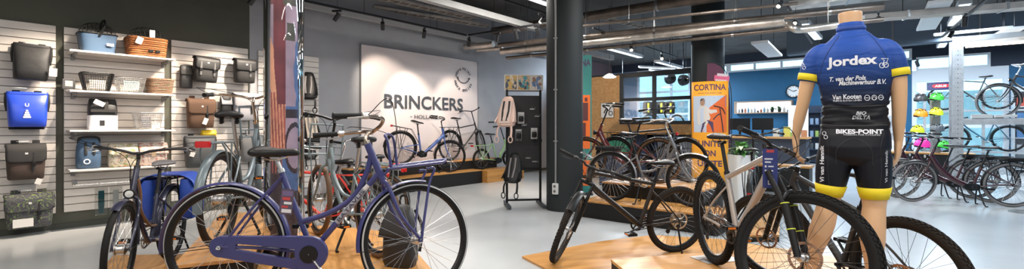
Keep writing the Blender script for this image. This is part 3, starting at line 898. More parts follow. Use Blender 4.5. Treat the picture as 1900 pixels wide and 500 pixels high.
    # ---------------- fenders
    if fend is not None:
        fender(t, A, R + 0.012, -0.25 if style != 'mtb' else 0.9, PI * 1.04 if style != 'mtb' else 2.4, fend, None, w=tw + 0.016)
        fender(t, Fx, R + 0.012, 1.40 if style == 'oma' else 1.05, PI * 1.04, fend, MS, w=tw + 0.014)
    # ---------------- drivetrain
    ca = crank
    mb = MB()
    mb.ring([(0.075, -0.046), (0.075, -0.049), (0.058, -0.049), (0.058, -0.046)], B, 36)
    for i in range(5):
        a = 2 * PI * i / 5 + ca
        mb.tube([B + V((0, -0.048, 0)), B + V((0.066 * math.cos(a), -0.0475, 0.066 * math.sin(a)))], 0.007, 6)
    for y, a in ((-1, ca), (1, ca + PI)):
        e = B + V((0.17 * math.cos(a), y * 0.068, 0.17 * math.sin(a)))
        mb.tube([B + V((0, y * 0.058, 0)), e], [0.015, 0.010], 8, flat=0.6)
    mb.cyl(B + V((0, -0.07, 0)), B + V((0, 0.07, 0)), 0.012, n=12)
    cr = mb.build('crankset', BLACK if style in ('mtb', 'ebike', 'low') else STEEL, t)
    if pedal:
        for y, a in ((-1, ca), (1, ca + PI)):
            e = B + V((0.17 * math.cos(a), y * 0.12, 0.17 * math.sin(a)))
            mb = MB(); mb.box(e, (0.095, 0.016, 0.022)); mb.box(e + V((0, 0.035, 0)), (0.095, 0.012, 0.024)); mb.box(e - V((0, 0.035, 0)), (0.095, 0.012, 0.024))
            mb.box(e + V((0.04, 0, 0)), (0.014, 0.075, 0.022)); mb.box(e - V((0.04, 0, 0)), (0.014, 0.075, 0.022)); mb.cyl(e - V((0, 0.05, 0)), e + V((0, 0.05, 0)), 0.009, n=8)
            pd = mb.build('pedal', BLACK, cr, smooth=0)
            if detail:
                mb = MB(); mb.box(e + V((0.049, 0, 0)), (0.004, 0.05, 0.013)); mb.box(e - V((0.049, 0, 0)), (0.004, 0.05, 0.013)); mb.build('pedal_reflector', AMBER, pd, smooth=0)
    if chaincase is not None:
        mb = MB(); rb, ra = 0.105, 0.062; y = -0.052
        def stad(rb_, ra_):
            out = []
            for i in range(25):
                a = -PI / 2 + PI * i / 24; out.append((B.x + rb_ * math.cos(a), B.z + rb_ * math.sin(a)))
            for i in range(17):
                a = PI / 2 + PI * i / 16; out.append((A.x + ra_ * math.cos(a), A.z + ra_ * math.sin(a)))
            return out
        o_, i_ = stad(rb, ra), None
        n_ = len(o_)
        # a long case with a slot: upper run, lower run and the two round ends
        ring0 = [V((p[0], y - 0.016, p[1])) for p in o_]; ring1 = [V((p[0], y + 0.016, p[1])) for p in o_]
        sl = [(A.x + 0.10, A.z + 0.018), (B.x - 0.09, B.z + 0.032), (B.x - 0.09, B.z - 0.035), (A.x + 0.10, A.z - 0.022)]
        if chaincase[1]:
            inner = [ (B.x - 0.082, B.z - 0.034 + 0.066 * i / 24) for i in range(25)] + [(A.x + 0.085, A.z + 0.018 - 0.038 * i / 16) for i in range(17)]
            r2 = [V((p[0], y + 0.016, p[1])) for p in inner]; r3 = [V((p[0], y - 0.016, p[1])) for p in inner]
            mb.loft([ring0, ring1, r2, r3], closed=True)
        else:
            mb.loft([ring0, ring1])
        cc = mb.build('chain_case', chaincase[0], t, bevel=0.004)
        mb = MB(); mb.cyl(A + V((0, -0.062, 0)), A + V((0, -0.088, 0)), 0.014, 0.012, 12); mb.cyl(A + V((0, -0.088, 0)), A + V((0, -0.104, 0)), 0.007, n=10); mb.build('axle_nut', CHROME, t)
        mb = MB(); mb.ring([(0.052, y - 0.015), (0.052, y - 0.022), (0.004, y - 0.022), (0.004, y - 0.015)], B, 30); mb.build('case_disc', BLACK, cc)
    else:
        mb = MB(); r1 = 0.036 if style == 'mtb' else 0.034
        for sgn in (-1, 1): mb.tube([B + V((0, -0.0475, sgn * 0.073)), A + V((0, -0.040, sgn * r1))], 0.0045, 5)
        mb.build('chain', DARKMET, t)
        if style == 'mtb':
            mb = MB(); mb.tube([A + V((0, -0.072, -0.01)), A + V((-0.01, -0.08, -0.05)), A + V((0.02, -0.07, -0.11)), A + V((0.05, -0.06, -0.15))], [0.008, 0.012, 0.009, 0.006], 8, k=3)
            mb.ring([(0.024, -0.062), (0.024, -0.07), (0.004, -0.07), (0.004, -0.062)], A + V((0.02, 0, -0.08)), 16); mb.ring([(0.024, -0.062), (0.024, -0.07), (0.004, -0.07), (0.004, -0.062)], A + V((0.05, 0, -0.145)), 16)
            mb.build('derailleur', BLACK, t)
    if motor:
        mb = MB(); mb.loft([sell(0.20, 0.115, 20, 3.0, -0.055), sell(0.23, 0.12, 20, 3.0, -0.0), sell(0.20, 0.115, 20, 3.0, 0.052)])
        mb.v = [tuple(B + V((0.02, 0, 0.0)) + V((v[0], v[2], v[1]))) for v in mb.v]
        mo = mb.build('motor', BLACK, t, smooth=40)
        mb = MB()
        for y in (-1, 1): mb.ring([(0.05, y * 0.056), (0.05, y * 0.062), (0.003, y * 0.062), (0.003, y * 0.056)], B, 24)
        mb.build('motor_cover', DARKMET, mo)
    if battery == 'down':
        mb = MB(); a = HB + s * 0.03; q = B + V((0.12, 0, 0.08)); dv = (q - a); nrm = V((-dv.z, 0, dv.x)).normalized()
        if nrm.z < 0: nrm = -nrm
        mb.tube([a + dv * 0.18 + nrm * 0.022, a + dv * 0.86 + nrm * 0.022], 0.031, 12, flat=0.9)
        mb.build('battery', BLACK, t)
    # ---------------- racks
    zr = 2 * R + 0.075
    if rack is not None:
        mb = MB(); rw = 0.062
        x0, x1 = -0.26, 0.17
        loop = [V((x1, -rw * 0.6, zr)), V((x0 + 0.03, -rw, zr)), V((x0, -rw * 0.6, zr)), V((x0, rw * 0.6, zr)), V((x0 + 0.03, rw, zr)), V((x1, rw * 0.6, zr))]
        mb.tube(loop, 0.0065, 8, k=4)
        for x in (-0.15, -0.03, 0.08): mb.tube([V((x, -rw * 0.9, zr)), V((x, rw * 0.9, zr))], 0.0045, 6)
        mb.tube([V((x0 + 0.02, 0, zr)), V((x1, 0, zr))], 0.0045, 6)
        for y in (-1, 1):
            mb.tube([A + V((-0.005, y * 0.072, 0.015)), V((-0.10, y * 0.09, zr - 0.10)), V((-0.12, y * rw, zr))], 0.006, 6, k=3)
            mb.tube([A + V((0.005, y * 0.072, 0.015)), V((0.06, y * rw, zr))], 0.006, 6)
            mb.tube([V((x1, y * rw * 0.6, zr)), sj + V((-0.005, y * 0.014, 0.0))], 0.005, 6)
        rk = mb.build('rear_rack', rack, t)
        if battery == 'rack':
            mb = MB(); mb.loft([sell(0.36, 0.11, 20, 5, zr - 0.055, -0.04), sell(0.38, 0.12, 20, 5, zr - 0.03, -0.04), sell(0.36, 0.11, 20, 5, zr - 0.008, -0.04)]); mb.build('battery', BLACK, rk)
    if tail is not None:
        zt = zr if rack is not None else R + 0.25
        xt = -0.275 if rack is not None else -R - 0.02
        mb = MB(); mb.loft([sell(0.03, 0.09, 16, 4, zt - 0.028, xt), sell(0.035, 0.10, 16, 4, zt - 0.005, xt), sell(0.03, 0.09, 16, 4, zt + 0.016, xt)]); tl = mb.build('tail_light', RED_LENS, t)
        if tail == 2:
            a = PI * 0.93; q = A + V((math.cos(a), 0, math.sin(a))) * (R + 0.03)
            mb = MB(); mb.loft([sell(0.02, 0.045, 14, 4, q.z - 0.03, q.x), sell(0.024, 0.05, 14, 4, q.z, q.x), sell(0.02, 0.045, 14, 4, q.z + 0.03, q.x)]); mb.build('fender_light', RED_LENS, t)
    if carrier is not None:                    # porter carrier: hoop and platform
        cm, kind = carrier
        Mc = MS
        mb = MB(Mc); zc = 2 * R + 0.10; xb = HB.x + 0.075; w = 0.15
        if kind == 'truck':
            mb.M = None
            xa = HB.x + 0.05
            mb.tube([HB + s * 0.03 + V((0.02, 0, 0)), V((xa, 0, zc + 0.0))], 0.009, 8)
            hoop = [V((xa + 0.02, -0.11, zc)), V((xa - 0.0, -0.115, zc + 0.16)), V((xa - 0.02, -0.09, zc + 0.20)), V((xa - 0.02, 0.09, zc + 0.20)), V((xa, 0.115, zc + 0.16)), V((xa + 0.02, 0.11, zc))]
            mb.tube(hoop, 0.0085, 8, k=5)
            base = [V((xa + 0.0, -0.11, zc)), V((xa + 0.30, -0.13, zc + 0.035)), V((xa + 0.33, -0.11, zc + 0.04)), V((xa + 0.33, 0.11, zc + 0.04)), V((xa + 0.30, 0.13, zc + 0.035)), V((xa + 0.0, 0.11, zc))]
            mb.tube(base, 0.0085, 8, k=4)
            for x in (0.08, 0.17, 0.26): mb.tube([V((xa + x, -0.115, zc + x * 0.11)), V((xa + x, 0.115, zc + x * 0.11))], 0.006, 6)
            for y in (-0.04, 0.04): mb.tube([V((xa, y, zc)), V((xa + 0.33, y, zc + 0.04))], 0.006, 6)
            mb.tube([V((xa, -0.11, zc)), V((xa, 0.11, zc))], 0.0085, 8)
            co = mb.build('front_carrier', cm, t)
            mb = MB(MS)
            for y in (-1, 1):
                mb.tube([Fx + V((0.004, y * 0.066, 0.005)), V((L + 0.06, y * 0.078, zc - 0.12)), V((L + 0.10, y * 0.075, zc - 0.02)), V((L + 0.05, y * 0.06, zc - 0.015))], 0.0085, 8, k=5)
            mb.build('carrier_strut', cm, t)
        else:                                   # 'crate': upright hoop and rails
            hoop = [V((xb, -w, zc - 0.02)), V((xb - 0.02, -w, zc + 0.26)), V((xb - 0.02, -w + 0.03, zc + 0.29)), V((xb - 0.02, w - 0.03, zc + 0.29)), V((xb - 0.02, w, zc + 0.26)), V((xb, w, zc - 0.02))]
            mb.tube(hoop, 0.008, 8, k=5)
            for z in (0.0, 0.07): mb.tube([V((xb, -w, zc + z)), V((xb + 0.24, -w, zc + z)), V((xb + 0.27, -w + 0.03, zc + z)), V((xb + 0.27, w - 0.03, zc + z)), V((xb + 0.24, w, zc + z)), V((xb, w, zc + z))], 0.007, 7, k=3)
            for q in range(5): mb.tube([V((xb, -w + 0.02 + q * (2 * w - 0.04) / 4, zc)), V((xb + 0.27, -w + 0.02 + q * (2 * w - 0.04) / 4, zc))], 0.005, 6)
            for y in (-1, 1):
                mb.tube([V((xb + 0.22, y * w, zc)), V((xb + 0.22, y * w, zc + 0.07))], 0.005, 6)
                mb.tube([V((xb + 0.16, y * w * 0.6, zc)), Fx + V((0.0, y * 0.066, 0.01))], 0.006, 6)
            mb.tube([V((xb, 0, zc)), HB + V((0.02, 0, 0.0))], 0.010, 8)
            co = mb.build('front_carrier', cm, t)
    if head:
        if carrier is not None and carrier[1] == 'truck': hp = V((HB.x + 0.05 + 0.345, 0, 2 * R + 0.10)); Mh = None
        elif carrier is not None: hp = V((HB.x + 0.38, 0, 2 * R + 0.08)); Mh = MS
        else: hp = HB + s * (0.06 if head is True else head) + V((0.065, 0, 0.0)); Mh = MS
        mb = MB(Mh)
        mb.ring([(0.010, -0.035), (0.028, -0.025), (0.036, 0.0), (0.038, 0.022), (0.034, 0.024), (0.004, 0.016)], hp, 20, 'X', closedprof=False)
        mb.tube([hp - V((0.02, 0, 0.02)), hp - V((0.055, 0, 0.035))], 0.006, 6)
        hl = mb.build('head_light', BLACK, t)
        mb = MB(Mh); mb.ring([(0.033, 0.021), (0.001, 0.027)], hp, 20, 'X', closedprof=False); mb.build('lens', mat('lamp_lens', (0.65, 0.65, 0.62), 0.15), hl)
    if kick:
        mb = MB()
        if kick == 'side':
            b0 = V((0.20, 0.05, R - 0.05)); mb.tube([b0, V((0.16, 0.17, 0.012)), V((0.11, 0.185, 0.006))], [0.011, 0.009, 0.009], 8)
        elif kick == 'rear':
            b0 = A + V((0.04, 0.075, -0.03)); mb.tube([b0, V((0.03, 0.17, 0.012)), V((-0.03, 0.18, 0.006))], [0.010, 0.008, 0.008], 8)
        else:
            for y in (-1, 1): mb.tube([B + V((-0.06, y * 0.02, -0.01)), V((B.x - 0.09, y * 0.15, 0.03)), V((B.x - 0.13, y * 0.16, 0.008))], [0.012, 0.010, 0.010], 8, k=3)
        mb.build('kickstand', BLACK, t)
    t['L'] = L
    del t['L']
    return t, dict(A=A, B=B, HT=HT, HB=HB, ST=ST, SP=SP, F=Fx, L=L, MS=MS, s=s, sj=sj, on_seat=on_seat, frame=fr)
# ---- the bicycles of the shop
BAT = mat('matt_blue_violet', (0.033, 0.036, 0.138), 0.36, coat=0.1)
SILV = mat('pale_blue_grey', (0.14, 0.175, 0.19), 0.35, 0.2)
GREYB = mat('blue_grey_frame', (0.17, 0.21, 0.22), 0.4, 0.1)
NAVY = mat('dark_navy_frame', (0.028, 0.030, 0.055), 0.3, 0.2, coat=0.3)
REDB = mat('bright_red_frame', (0.62, 0.030, 0.018), 0.3, coat=0.3)
BRONZE = mat('bronze_frame', (0.26, 0.16, 0.10), 0.3, 0.5)
MATTBLK = mat('matt_black_frame', (0.022, 0.017, 0.014), 0.40)
SAND = mat('sand_silver_frame', (0.44, 0.39, 0.35), 0.32, 0.35)
DGREY = mat('dark_grey_frame', (0.045, 0.042, 0.041), 0.38, 0.2)
EBLUE = mat('mid_blue_frame', (0.06, 0.11, 0.32), 0.3, coat=0.3)
EGREEN = mat('mint_green_frame', (0.25, 0.42, 0.20), 0.35)
BURG = mat('burgundy_frame', (0.040, 0.009, 0.013), 0.25, coat=0.4)
DRED = mat('dark_red_frame', (0.10, 0.014, 0.014), 0.25, coat=0.4)
STONE = mat('stone_grey_frame', (0.17, 0.17, 0.175), 0.3, 0.3)
WHITESTRIPE = mat('reflex_stripe', (0.40, 0.40, 0.39), 0.5)
TITAN = mat('silver_fender', (0.42, 0.42, 0.42), 0.3, 0.7)

b1, k1 = bike('city_bicycle', 'large matt blue-violet city bicycle with front carrier in the foreground', (-1.715, 2.75), (-0.588, 2.854), 0.26, R=0.355, tw=0.045, style='oma', col=BAT,
     steer=0.52, fend=BAT, stripe=WHITESTRIPE, bb=(0.50, -0.055), sh=0.915, barh=1.02, head=True, carrier=(BAT, 'truck'), chaincase=(BAT, True), crank=-0.93, hubr=0.03, gearhub=True, rim=BLACK, rim_d=0.014, seg=96, kick='double', bar_w=0.29, ha=67.5, barm=mat('worn_chrome', (0.42, 0.35, 0.29), 0.24, 1.0))
# lettering on its down tube, hang tag
def fine_mesh(mb, step):
    import bmesh
    bm = bmesh.new(); vv = [bm.verts.new(v) for v in mb.v]
    for f in mb.f:
        try: bm.faces.new([vv[i] for i in f])
        except ValueError: pass
    for _ in range(3):
        bmesh.ops.triangulate(bm, faces=bm.faces[:])
        es = [e for e in bm.edges if e.calc_length() > step]
        if not es: break
        bmesh.ops.subdivide_edges(bm, edges=es, cuts=1)
    bmesh.ops.triangulate(bm, faces=bm.faces[:]); bm.verts.index_update()
    mb.v = [tuple(v.co) for v in bm.verts]; mb.f = [tuple(v.index for v in f.verts) for f in bm.faces]; mb.mi = [0] * len(mb.f); bm.free()
mb = MB(); q0 = k1['HB'] + k1['s'] * 0.05; dv = k1['B'] - q0
put_text(mb, 'BATAVUS', (0, 0, 0), (1, 0, 0), (0, 0, 1), width=0.24, height=0.026, bold=0.02)
fine_mesh(mb, 0.004)
ct = q0 + dv * 0.42; rt = (-dv).normalized(); up = V((-rt.z, 0, rt.x))
plate = MB()
def tube_wrap(x, y, r, c, rt, up): 
    a = y / r
    return c + rt * x + up * (r * math.sin(a)) + V((0, -r * math.cos(a), 0))
plate.grid(lambda a, b: tube_wrap((a - 0.5) * 0.27, (b - 0.5) * 0.046, 0.0192, ct, rt, up), 8, 6)
pl = plate.build('name_plate', mat('plate_grey', (0.30, 0.30, 0.34), 0.6), k1['frame'])
mb.v = [tuple(tube_wrap(v[0], v[2], 0.0202, ct, rt, up)) for v in mb.v]
mb.build('lettering', mat('plate_ink', (0.05, 0.05, 0.08), 0.4), pl, smooth=0)
mb = MB(); mb.grid(lambda a, b: tube_wrap((a - 0.5) * 0.035, (b - 0.5) * 0.03, 0.0192, q0 + dv * 0.19, rt, up), 4, 4); mb.build('sticker', PAPER, k1['frame'])
def hang_tag(label, c, rt, up, w, h, cols, parent=None, name='price_tag', string=None):
    t = thing(name, label, 'tag', c)
    rt, up = V(rt).normalized(), V(up).normalized(); nr = rt.cross(up)
    mb = MB(); r3 = Matrix((rt, -nr, up)).transposed()
    mb.box((0, 0, 0), (w, 0.0012, h), r3); mb.build('card', cols[0], t, smooth=0)
    mb = MB()
    for i, (x, z, ww, hh, k) in enumerate(cols[2]):
        mb.cm = k; mb.box(rt * (x * w) + up * (z * h) + nr * 0.001, (ww * w, 0.0008, hh * h), r3)
    mb.build('print', cols[1], t, smooth=0)
    if string is not None:
        mb = MB(); mb.tube([up * (h * 0.46), (V(string) - V(c)) * 0.55 + rt * 0.006, V(string) - V(c)], 0.0012, 5, k=4); mb.build('string', BLACK, t)
    return t
def loc(b, p): return b.matrix_basis @ V(p)
bpy.context.view_layer.update()
p = P(532, 375, 2.655)
hang_tag('glossy dark hang tag with red and white print on the blue-violet bicycle', p, (1, 0.1, -0.10), (0.12, 0, 1), 0.072, 0.148,
         (mat('tag_dark', (0.08, 0.06, 0.09), 0.3), [mat('tag_red', (0.45, 0.05, 0.05), 0.4), mat('tag_white', (0.6, 0.6, 0.62), 0.4), mat('tag_purple', (0.14, 0.10, 0.2), 0.4)],
          [(0, 0.33, 0.8, 0.2, 2), (-0.05, 0.12, 0.6, 0.12, 0), (0.1, -0.05, 0.6, 0.10, 1), (-0.1, -0.2, 0.5, 0.08, 0), (0.05, -0.36, 0.75, 0.14, 1)]), string=loc(b1, k1['on_seat'](0.77)) + V((-0.03, -0.02, 0)))

b2, k2 = bike('city_bicycle', 'dark navy city bicycle with bronze tubes at the far left, front wheel towards the viewer', (-3.28, 4.42), (-2.94, 3.43), 0.045, R=0.355, tw=0.042, style='twin', col=NAVY,
     steer=0.12, fend=NAVY, saddle_m=GREYBAR, saddle_k='comfort', sh=0.95, barh=1.06, head=0.02, rack=BLACK, tail=1, hubr=0.04, gearhub=True, seg=72, kick='rear', crank=0.2, barm=DARKMET)
mb = MB(); L2 = k2['L']
pts = [k2['HB'] + k2['s'] * 0.13, k2['HB'] + k2['s'] * 0.09 + V((-0.06, 0, -0.09)), V((L2 * 0.70, 0, 0.355 + 0.235)), V((L2 * 0.55, 0, 0.355 + 0.09)), k2['on_seat'](0.355 + 0.06)]
for y in (-0.02, 0.02): mb.tube([p + V((0, y, 0)) for p in pts], 0.012, 10, k=7)
mb.build('bronze_tube', BRONZE, k2['frame'])

b3, k3 = bike('city_bicycle', 'pale blue-grey city bicycle with red tail light seen from behind', (-2.19, 3.43), (-2.42, 4.50), 0.42, R=0.355, tw=0.045, style='twin', col=SILV,
     steer=0.15, fend=SILV, sh=1.0, barh=1.16, rack=SILV, tail=2, carrier=(SILV, 'crate'), barm=GOLDBAR, seg=72, kick='double', gearhub=True, tire=BROWNRUB, crank=1.2, bar_w=0.30)
b4, k4 = bike('city_bicycle', 'blue-grey city bicycle with front carrier behind the foreground bicycle', (-1.10, 3.72), (-1.90, 4.50), 0.26, R=0.345, tw=0.048, style='twin', col=GREYB,
     steer=-0.12, fend=None, sh=0.96, barh=1.13, rack=GREYB, tail=1, carrier=(GREYB, 'crate'), tire=TANRUB, seg=64, kick='double', barm=BLACK, crank=0.4)
b5, k5 = bike('city_bicycle', 'bright red city bicycle half hidden behind the photo pillar', (-1.72, 5.3), (-2.75, 5.05), 0.0, R=0.345, tw=0.05, style='diamond', col=REDB,
     steer=0.2, fend=None, sh=0.93, barh=1.1, rack=REDB, tail=1, tire=RUBBER, seg=48, kick='side', crank=0.3)
b6, k6 = bike('city_bicycle', 'dark bicycle with tan tires and a rear rack beyond the grey one', (-1.62, 5.95), (-2.6, 6.45), 0.0, R=0.35, tw=0.042, style='diamond', col=DGREY,
     steer=0.1, fend=BLACK, sh=0.93, barh=1.1, rack=STEEL, tail=1, tire=TANRUB, seg=48, kick='side', detail=0)

# right foreground
m1, q1 = bike('mountain_bicycle', 'matt black hardtail mountain bicycle with its front wheel turned on the oak board', (1.69, 4.76), (0.485, 4.42), 0.022, R=0.345, tw=0.054, style='mtb', col=MATTBLK,
     steer=0.95, lean=-0.10, knobs=64, susp=True, forkcol=BLACK, tire=BROWNRUB, saddle_k='mtb', sh=0.95, bar='flat', barm=BLACK, discs=True, spoke=SPOKEBLK, seg=72, kick='rear', crank=PI - 0.25, bar_w=0.33, hubr=0.02)
mb = MB(q1['MS']); c_ = q1['F']; fender(m1, c_, 0.375, 0.95, 2.1, BLACK, q1['MS'], w=0.07, stays=False)
mb = MB(); q0 = q1['HB'] + q1['s'] * 0.02 + V((-0.07, 0, -0.09)); dv = q1['B'] - q0; rt = dv.normalized(); up = V((rt.z, 0, -rt.x)); 
mb.loft([[V((v[0], v[1], v[2])) for v in sell(0.14, 0.10, 16, 2.5, 0)], [V((v[0], v[1], v[2])) for v in sell(0.10, 0.07, 16, 2.5, 0.02)]])
mb.v = [tuple(q1['HB'] + q1['s'] * 0.23 + V((0.115, 0, 0.03)) + V((v[0] * 0.9, v[1], v[2] + v[0] * 0.4))) for v in mb.v]
mb.build('number_board', mat('visor_grey', (0.10, 0.10, 0.10), 0.3), m1)
m2, q2 = bike('mountain_bicycle', 'sand silver mountain bicycle with its large front wheel in the right foreground', (1.63, 3.70), (1.595, 2.545), 0.222, R=0.372, tw=0.056, style='mtb', col=SAND,
     steer=0.74, lean=0.03, knobs=70, susp=True, bands=True, forkcol=BLACK, saddle_k='mtb', sh=1.03, bar='flat', barm=BLACK, discs=True, rotorm=COPPER, spoke=SPOKEBLK, seg=112, rim=BLACK, crank=0.5, bar_w=0.36, hubr=0.026, rim_d=0.024)
m3, q3 = bike('mountain_bicycle', 'dark grey mountain bicycle behind the mannequin, rear wheel to the right', (2.43, 2.80), (2.20, 3.88), 0.022, R=0.372, tw=0.056, style='mtb', col=DGREY,
     steer=0.35, lean=-0.03, knobs=70, susp=True, forkcol=BLACK, tire=BROWNRUB, saddle_k='mtb', sh=0.98, bar='flat', barm=BLACK, discs=True, rotorm=COPPER, spoke=SPOKEBLK, seg=96, rim=BLACK, crank=0.9, bar_w=0.36, rim_d=0.024)

# banner stage
def RUV(u, n): p = RU(u, n); return (p.x, p.y)
sz1, sz2 = 0.31, 0.53
bike('electric_bicycle', 'mid blue electric bicycle in front of the white banner', RUV(5.80, 8.0), RUV(6.92, 7.68), sz2, pitch=math.atan2(0.22, 1.165), R=0.355, tw=0.045, style='ebike', col=EBLUE, steer=-0.45, fend=BLACK, saddle_k='comfort', sh=0.97, barh=1.12,
     rack=BLACK, tail=1, motor=True, battery='down', seg=48, detail=0, head=True, barm=BLACK, kick='rear', rim=DARKMET)
bike('city_bicycle', 'dark city bicycle between the blue electric bicycle and the banner', RUV(7.25, 7.97), RUV(8.35, 7.99), sz2, bar_w=0.23, R=0.355, tw=0.042, style='diamond', col=DGREY, steer=0.5, fend=BLACK, saddle_k='comfort', sh=1.0, barh=1.18,
     rack=BLACK, motor=False, seg=40, detail=0, barm=BLACK, kick='rear', bar='moustache')
bike('electric_bicycle', 'mint green step-through bicycle at the right end of the banner stage', RUV(7.98, 7.66), RUV(8.92, 7.50), 0.29, R=0.255, tw=0.05, style='low', col=EGREEN, steer=-0.5, fend=None, saddle_k='comfort', sh=0.86, barh=1.06,
     rack=EGREEN, tail=1, motor=True, seg=40, detail=0, barm=BLACK, head=True, kick='rear')

# middle stage: two rows
def RUV(u, n): p = RU(u, n); return (p.x, p.y)
bike('city_bicycle', 'stone grey bicycle with a rack battery on the lower oak step', (1.43, 6.62), (2.40, 6.08), 0.25, R=0.355, tw=0.045, style='twin', col=STONE, steer=-0.12, fend=TITAN, saddle_k='comfort', sh=0.98, barh=1.13,
     rack=BLACK, battery='rack', seg=56, detail=0, barm=STEEL, head=True, kick='double', crank=0.3, rim=DARKMET)
bike('city_bicycle', 'dark red bicycle with tan tires facing left on the upper oak step', (2.22, 6.95), (1.22, 7.58), 0.46, R=0.345, tw=0.045, style='low', col=DRED, steer=0.3, fend=BLACK, saddle_k='comfort', sh=1.0, barh=1.18,
     rack=BLACK, tail=1, battery='slim', seg=56, detail=0, barm=BLACK, head=True, kick='double', tire=TANRUB, crank=0.5)
bike('city_bicycle', 'black bicycle behind the dark red one on the upper oak step', (1.75, 7.75), (2.70, 7.05), 0.46, R=0.345, tw=0.045, style='diamond', col=BLACK, steer=-0.25, fend=BLACK, saddle_k='comfort', sh=0.98, barh=1.12,
     rack=BLACK, seg=48, detail=0, barm=BLACK, kick='double', crank=0.8)
bike('city_bicycle', 'dark bicycle with tail light parked beyond the silver mountain bicycle', (2.98, 5.72), (3.52, 6.66), 0.08, R=0.345, tw=0.045, style='twin', col=DGREY, steer=0.2, fend=BLACK, saddle_k='comfort', sh=0.95, barh=1.1,
     rack=BLACK, tail=2, seg=48, detail=0, barm=BLACK, kick='double')
# right: burgundy electric bicycles
for i, lab in enumerate(('burgundy electric bicycle nearest the viewer, on the grey floor at right', 'burgundy electric bicycle second in its row, just behind the nearest one', 'burgundy electric bicycle third in its row, next to the helmet display')):
    dx, dy = i * 0.20 - i * 0.06, i * 0.43 + i * 0.03
    bike('electric_bicycle', lab, (8.20 + dx, 7.52 + dy), (7.05 + dx, 8.05 + dy), 0.0, R=0.365, tw=0.05, style='low', fat=1.4, col=BURG, steer=0.30, fend=BLACK, saddle_k='comfort', sh=0.98, barh=1.13, rack=BLACK, battery='rack',
         motor=True, seg=56, detail=0, barm=BLACK, kick='double', head=True, discs=True, group='burgundy electric bicycles', rim=DARKMET, tire=GREYRUB, crank=0.1)
# ================================================================== THE MANNEQUIN IN CYCLING KIT
MAN = V((2.03, 2.72, 0)); MZ = 0.36; MRZ = -math.atan2(2.03, 2.72)
M_MSKIN = mat('mannequin_skin', (0.66, 0.40, 0.22), 0.42, coat=0.1)
def lr(pairs, n=24, p=2.3):                 # rings (cx, cy, z, halfwidth, halfdepth)
    return [[V(q) for q in sell(2 * a, 2 * b, n, p, z, cx, cy)] for (cx, cy, z, a, b) in pairs]
TORSO = [(0.0, 0.0, 0.74, 0.075, 0.07), (0, -0.005, 0.78, 0.150, 0.105), (0, -0.012, 0.84, 0.168, 0.122), (0, -0.008, 0.91, 0.166, 0.112), (0, 0.0, 0.99, 0.150, 0.094), (0, 0.004, 1.07, 0.143, 0.092),
         (0.002, 0.006, 1.16, 0.158, 0.100), (0.002, 0.006, 1.25, 0.176, 0.112), (-0.006, 0.004, 1.33, 0.180, 0.112), (-0.010, 0.0, 1.40, 0.174, 0.098), (-0.012, -0.004, 1.452, 0.134, 0.078), (-0.012, -0.006, 1.488, 0.095, 0.064), (-0.012, -0.004, 1.515, 0.072, 0.058)]
NECK = [(-0.012, -0.004, 1.48, 0.074, 0.062), (-0.014, -0.002, 1.53, 0.062, 0.058), (-0.016, 0.004, 1.58, 0.058, 0.058), (-0.018, 0.01, 1.63, 0.060, 0.062), (-0.018, 0.012, 1.645, 0.059, 0.061)]
def limb(pts, rad, n=18, k=5, flat=1.0):
    mb = MB(); mb.tube(pts, rad, n, k=k, flat=flat); return mb
LEGS = {-1: ([(-0.085, 0.0, 0.86), (-0.095, -0.006, 0.76), (-0.108, -0.004, 0.66), (-0.119, 0.0, 0.56), (-0.128, 0.004, 0.49), (-0.148, -0.012, 0.38), (-0.168, -0.018, 0.31), (-0.198, -0.008, 0.19), (-0.216, 0.0, 0.09), (-0.218, 0.0, 0.05)],
             [0.078, 0.086, 0.078, 0.064, 0.056, 0.062, 0.062, 0.046, 0.036, 0.036]),
        1: ([(0.080, 0.0, 0.86), (0.086, -0.006, 0.76), (0.091, -0.004, 0.66), (0.095, 0.0, 0.56), (0.094, 0.004, 0.49), (0.088, -0.012, 0.38), (0.086, -0.018, 0.31), (0.090, -0.008, 0.19), (0.094, 0.0, 0.09), (0.095, 0.0, 0.05)],
            [0.078, 0.086, 0.078, 0.064, 0.056, 0.062, 0.062, 0.046, 0.036, 0.036])}
ARMS = {-1: ([(-0.150, 0.0, 1.415), (-0.188, 0.0, 1.385), (-0.213, -0.004, 1.32), (-0.231, -0.006, 1.24), (-0.254, 0.002, 1.12), (-0.280, 0.026, 1.00), (-0.300, 0.055, 0.885)], [0.046, 0.050, 0.046, 0.042, 0.036, 0.0325, 0.0215]),
        1: ([(0.128, 0.0, 1.415), (0.164, 0.0, 1.385), (0.186, -0.004, 1.32), (0.200, -0.006, 1.24), (0.206, 0.002, 1.11), (0.206, 0.026, 0.99), (0.205, 0.050, 0.875)], [0.046, 0.050, 0.046, 0.042, 0.036, 0.0325, 0.0215])}
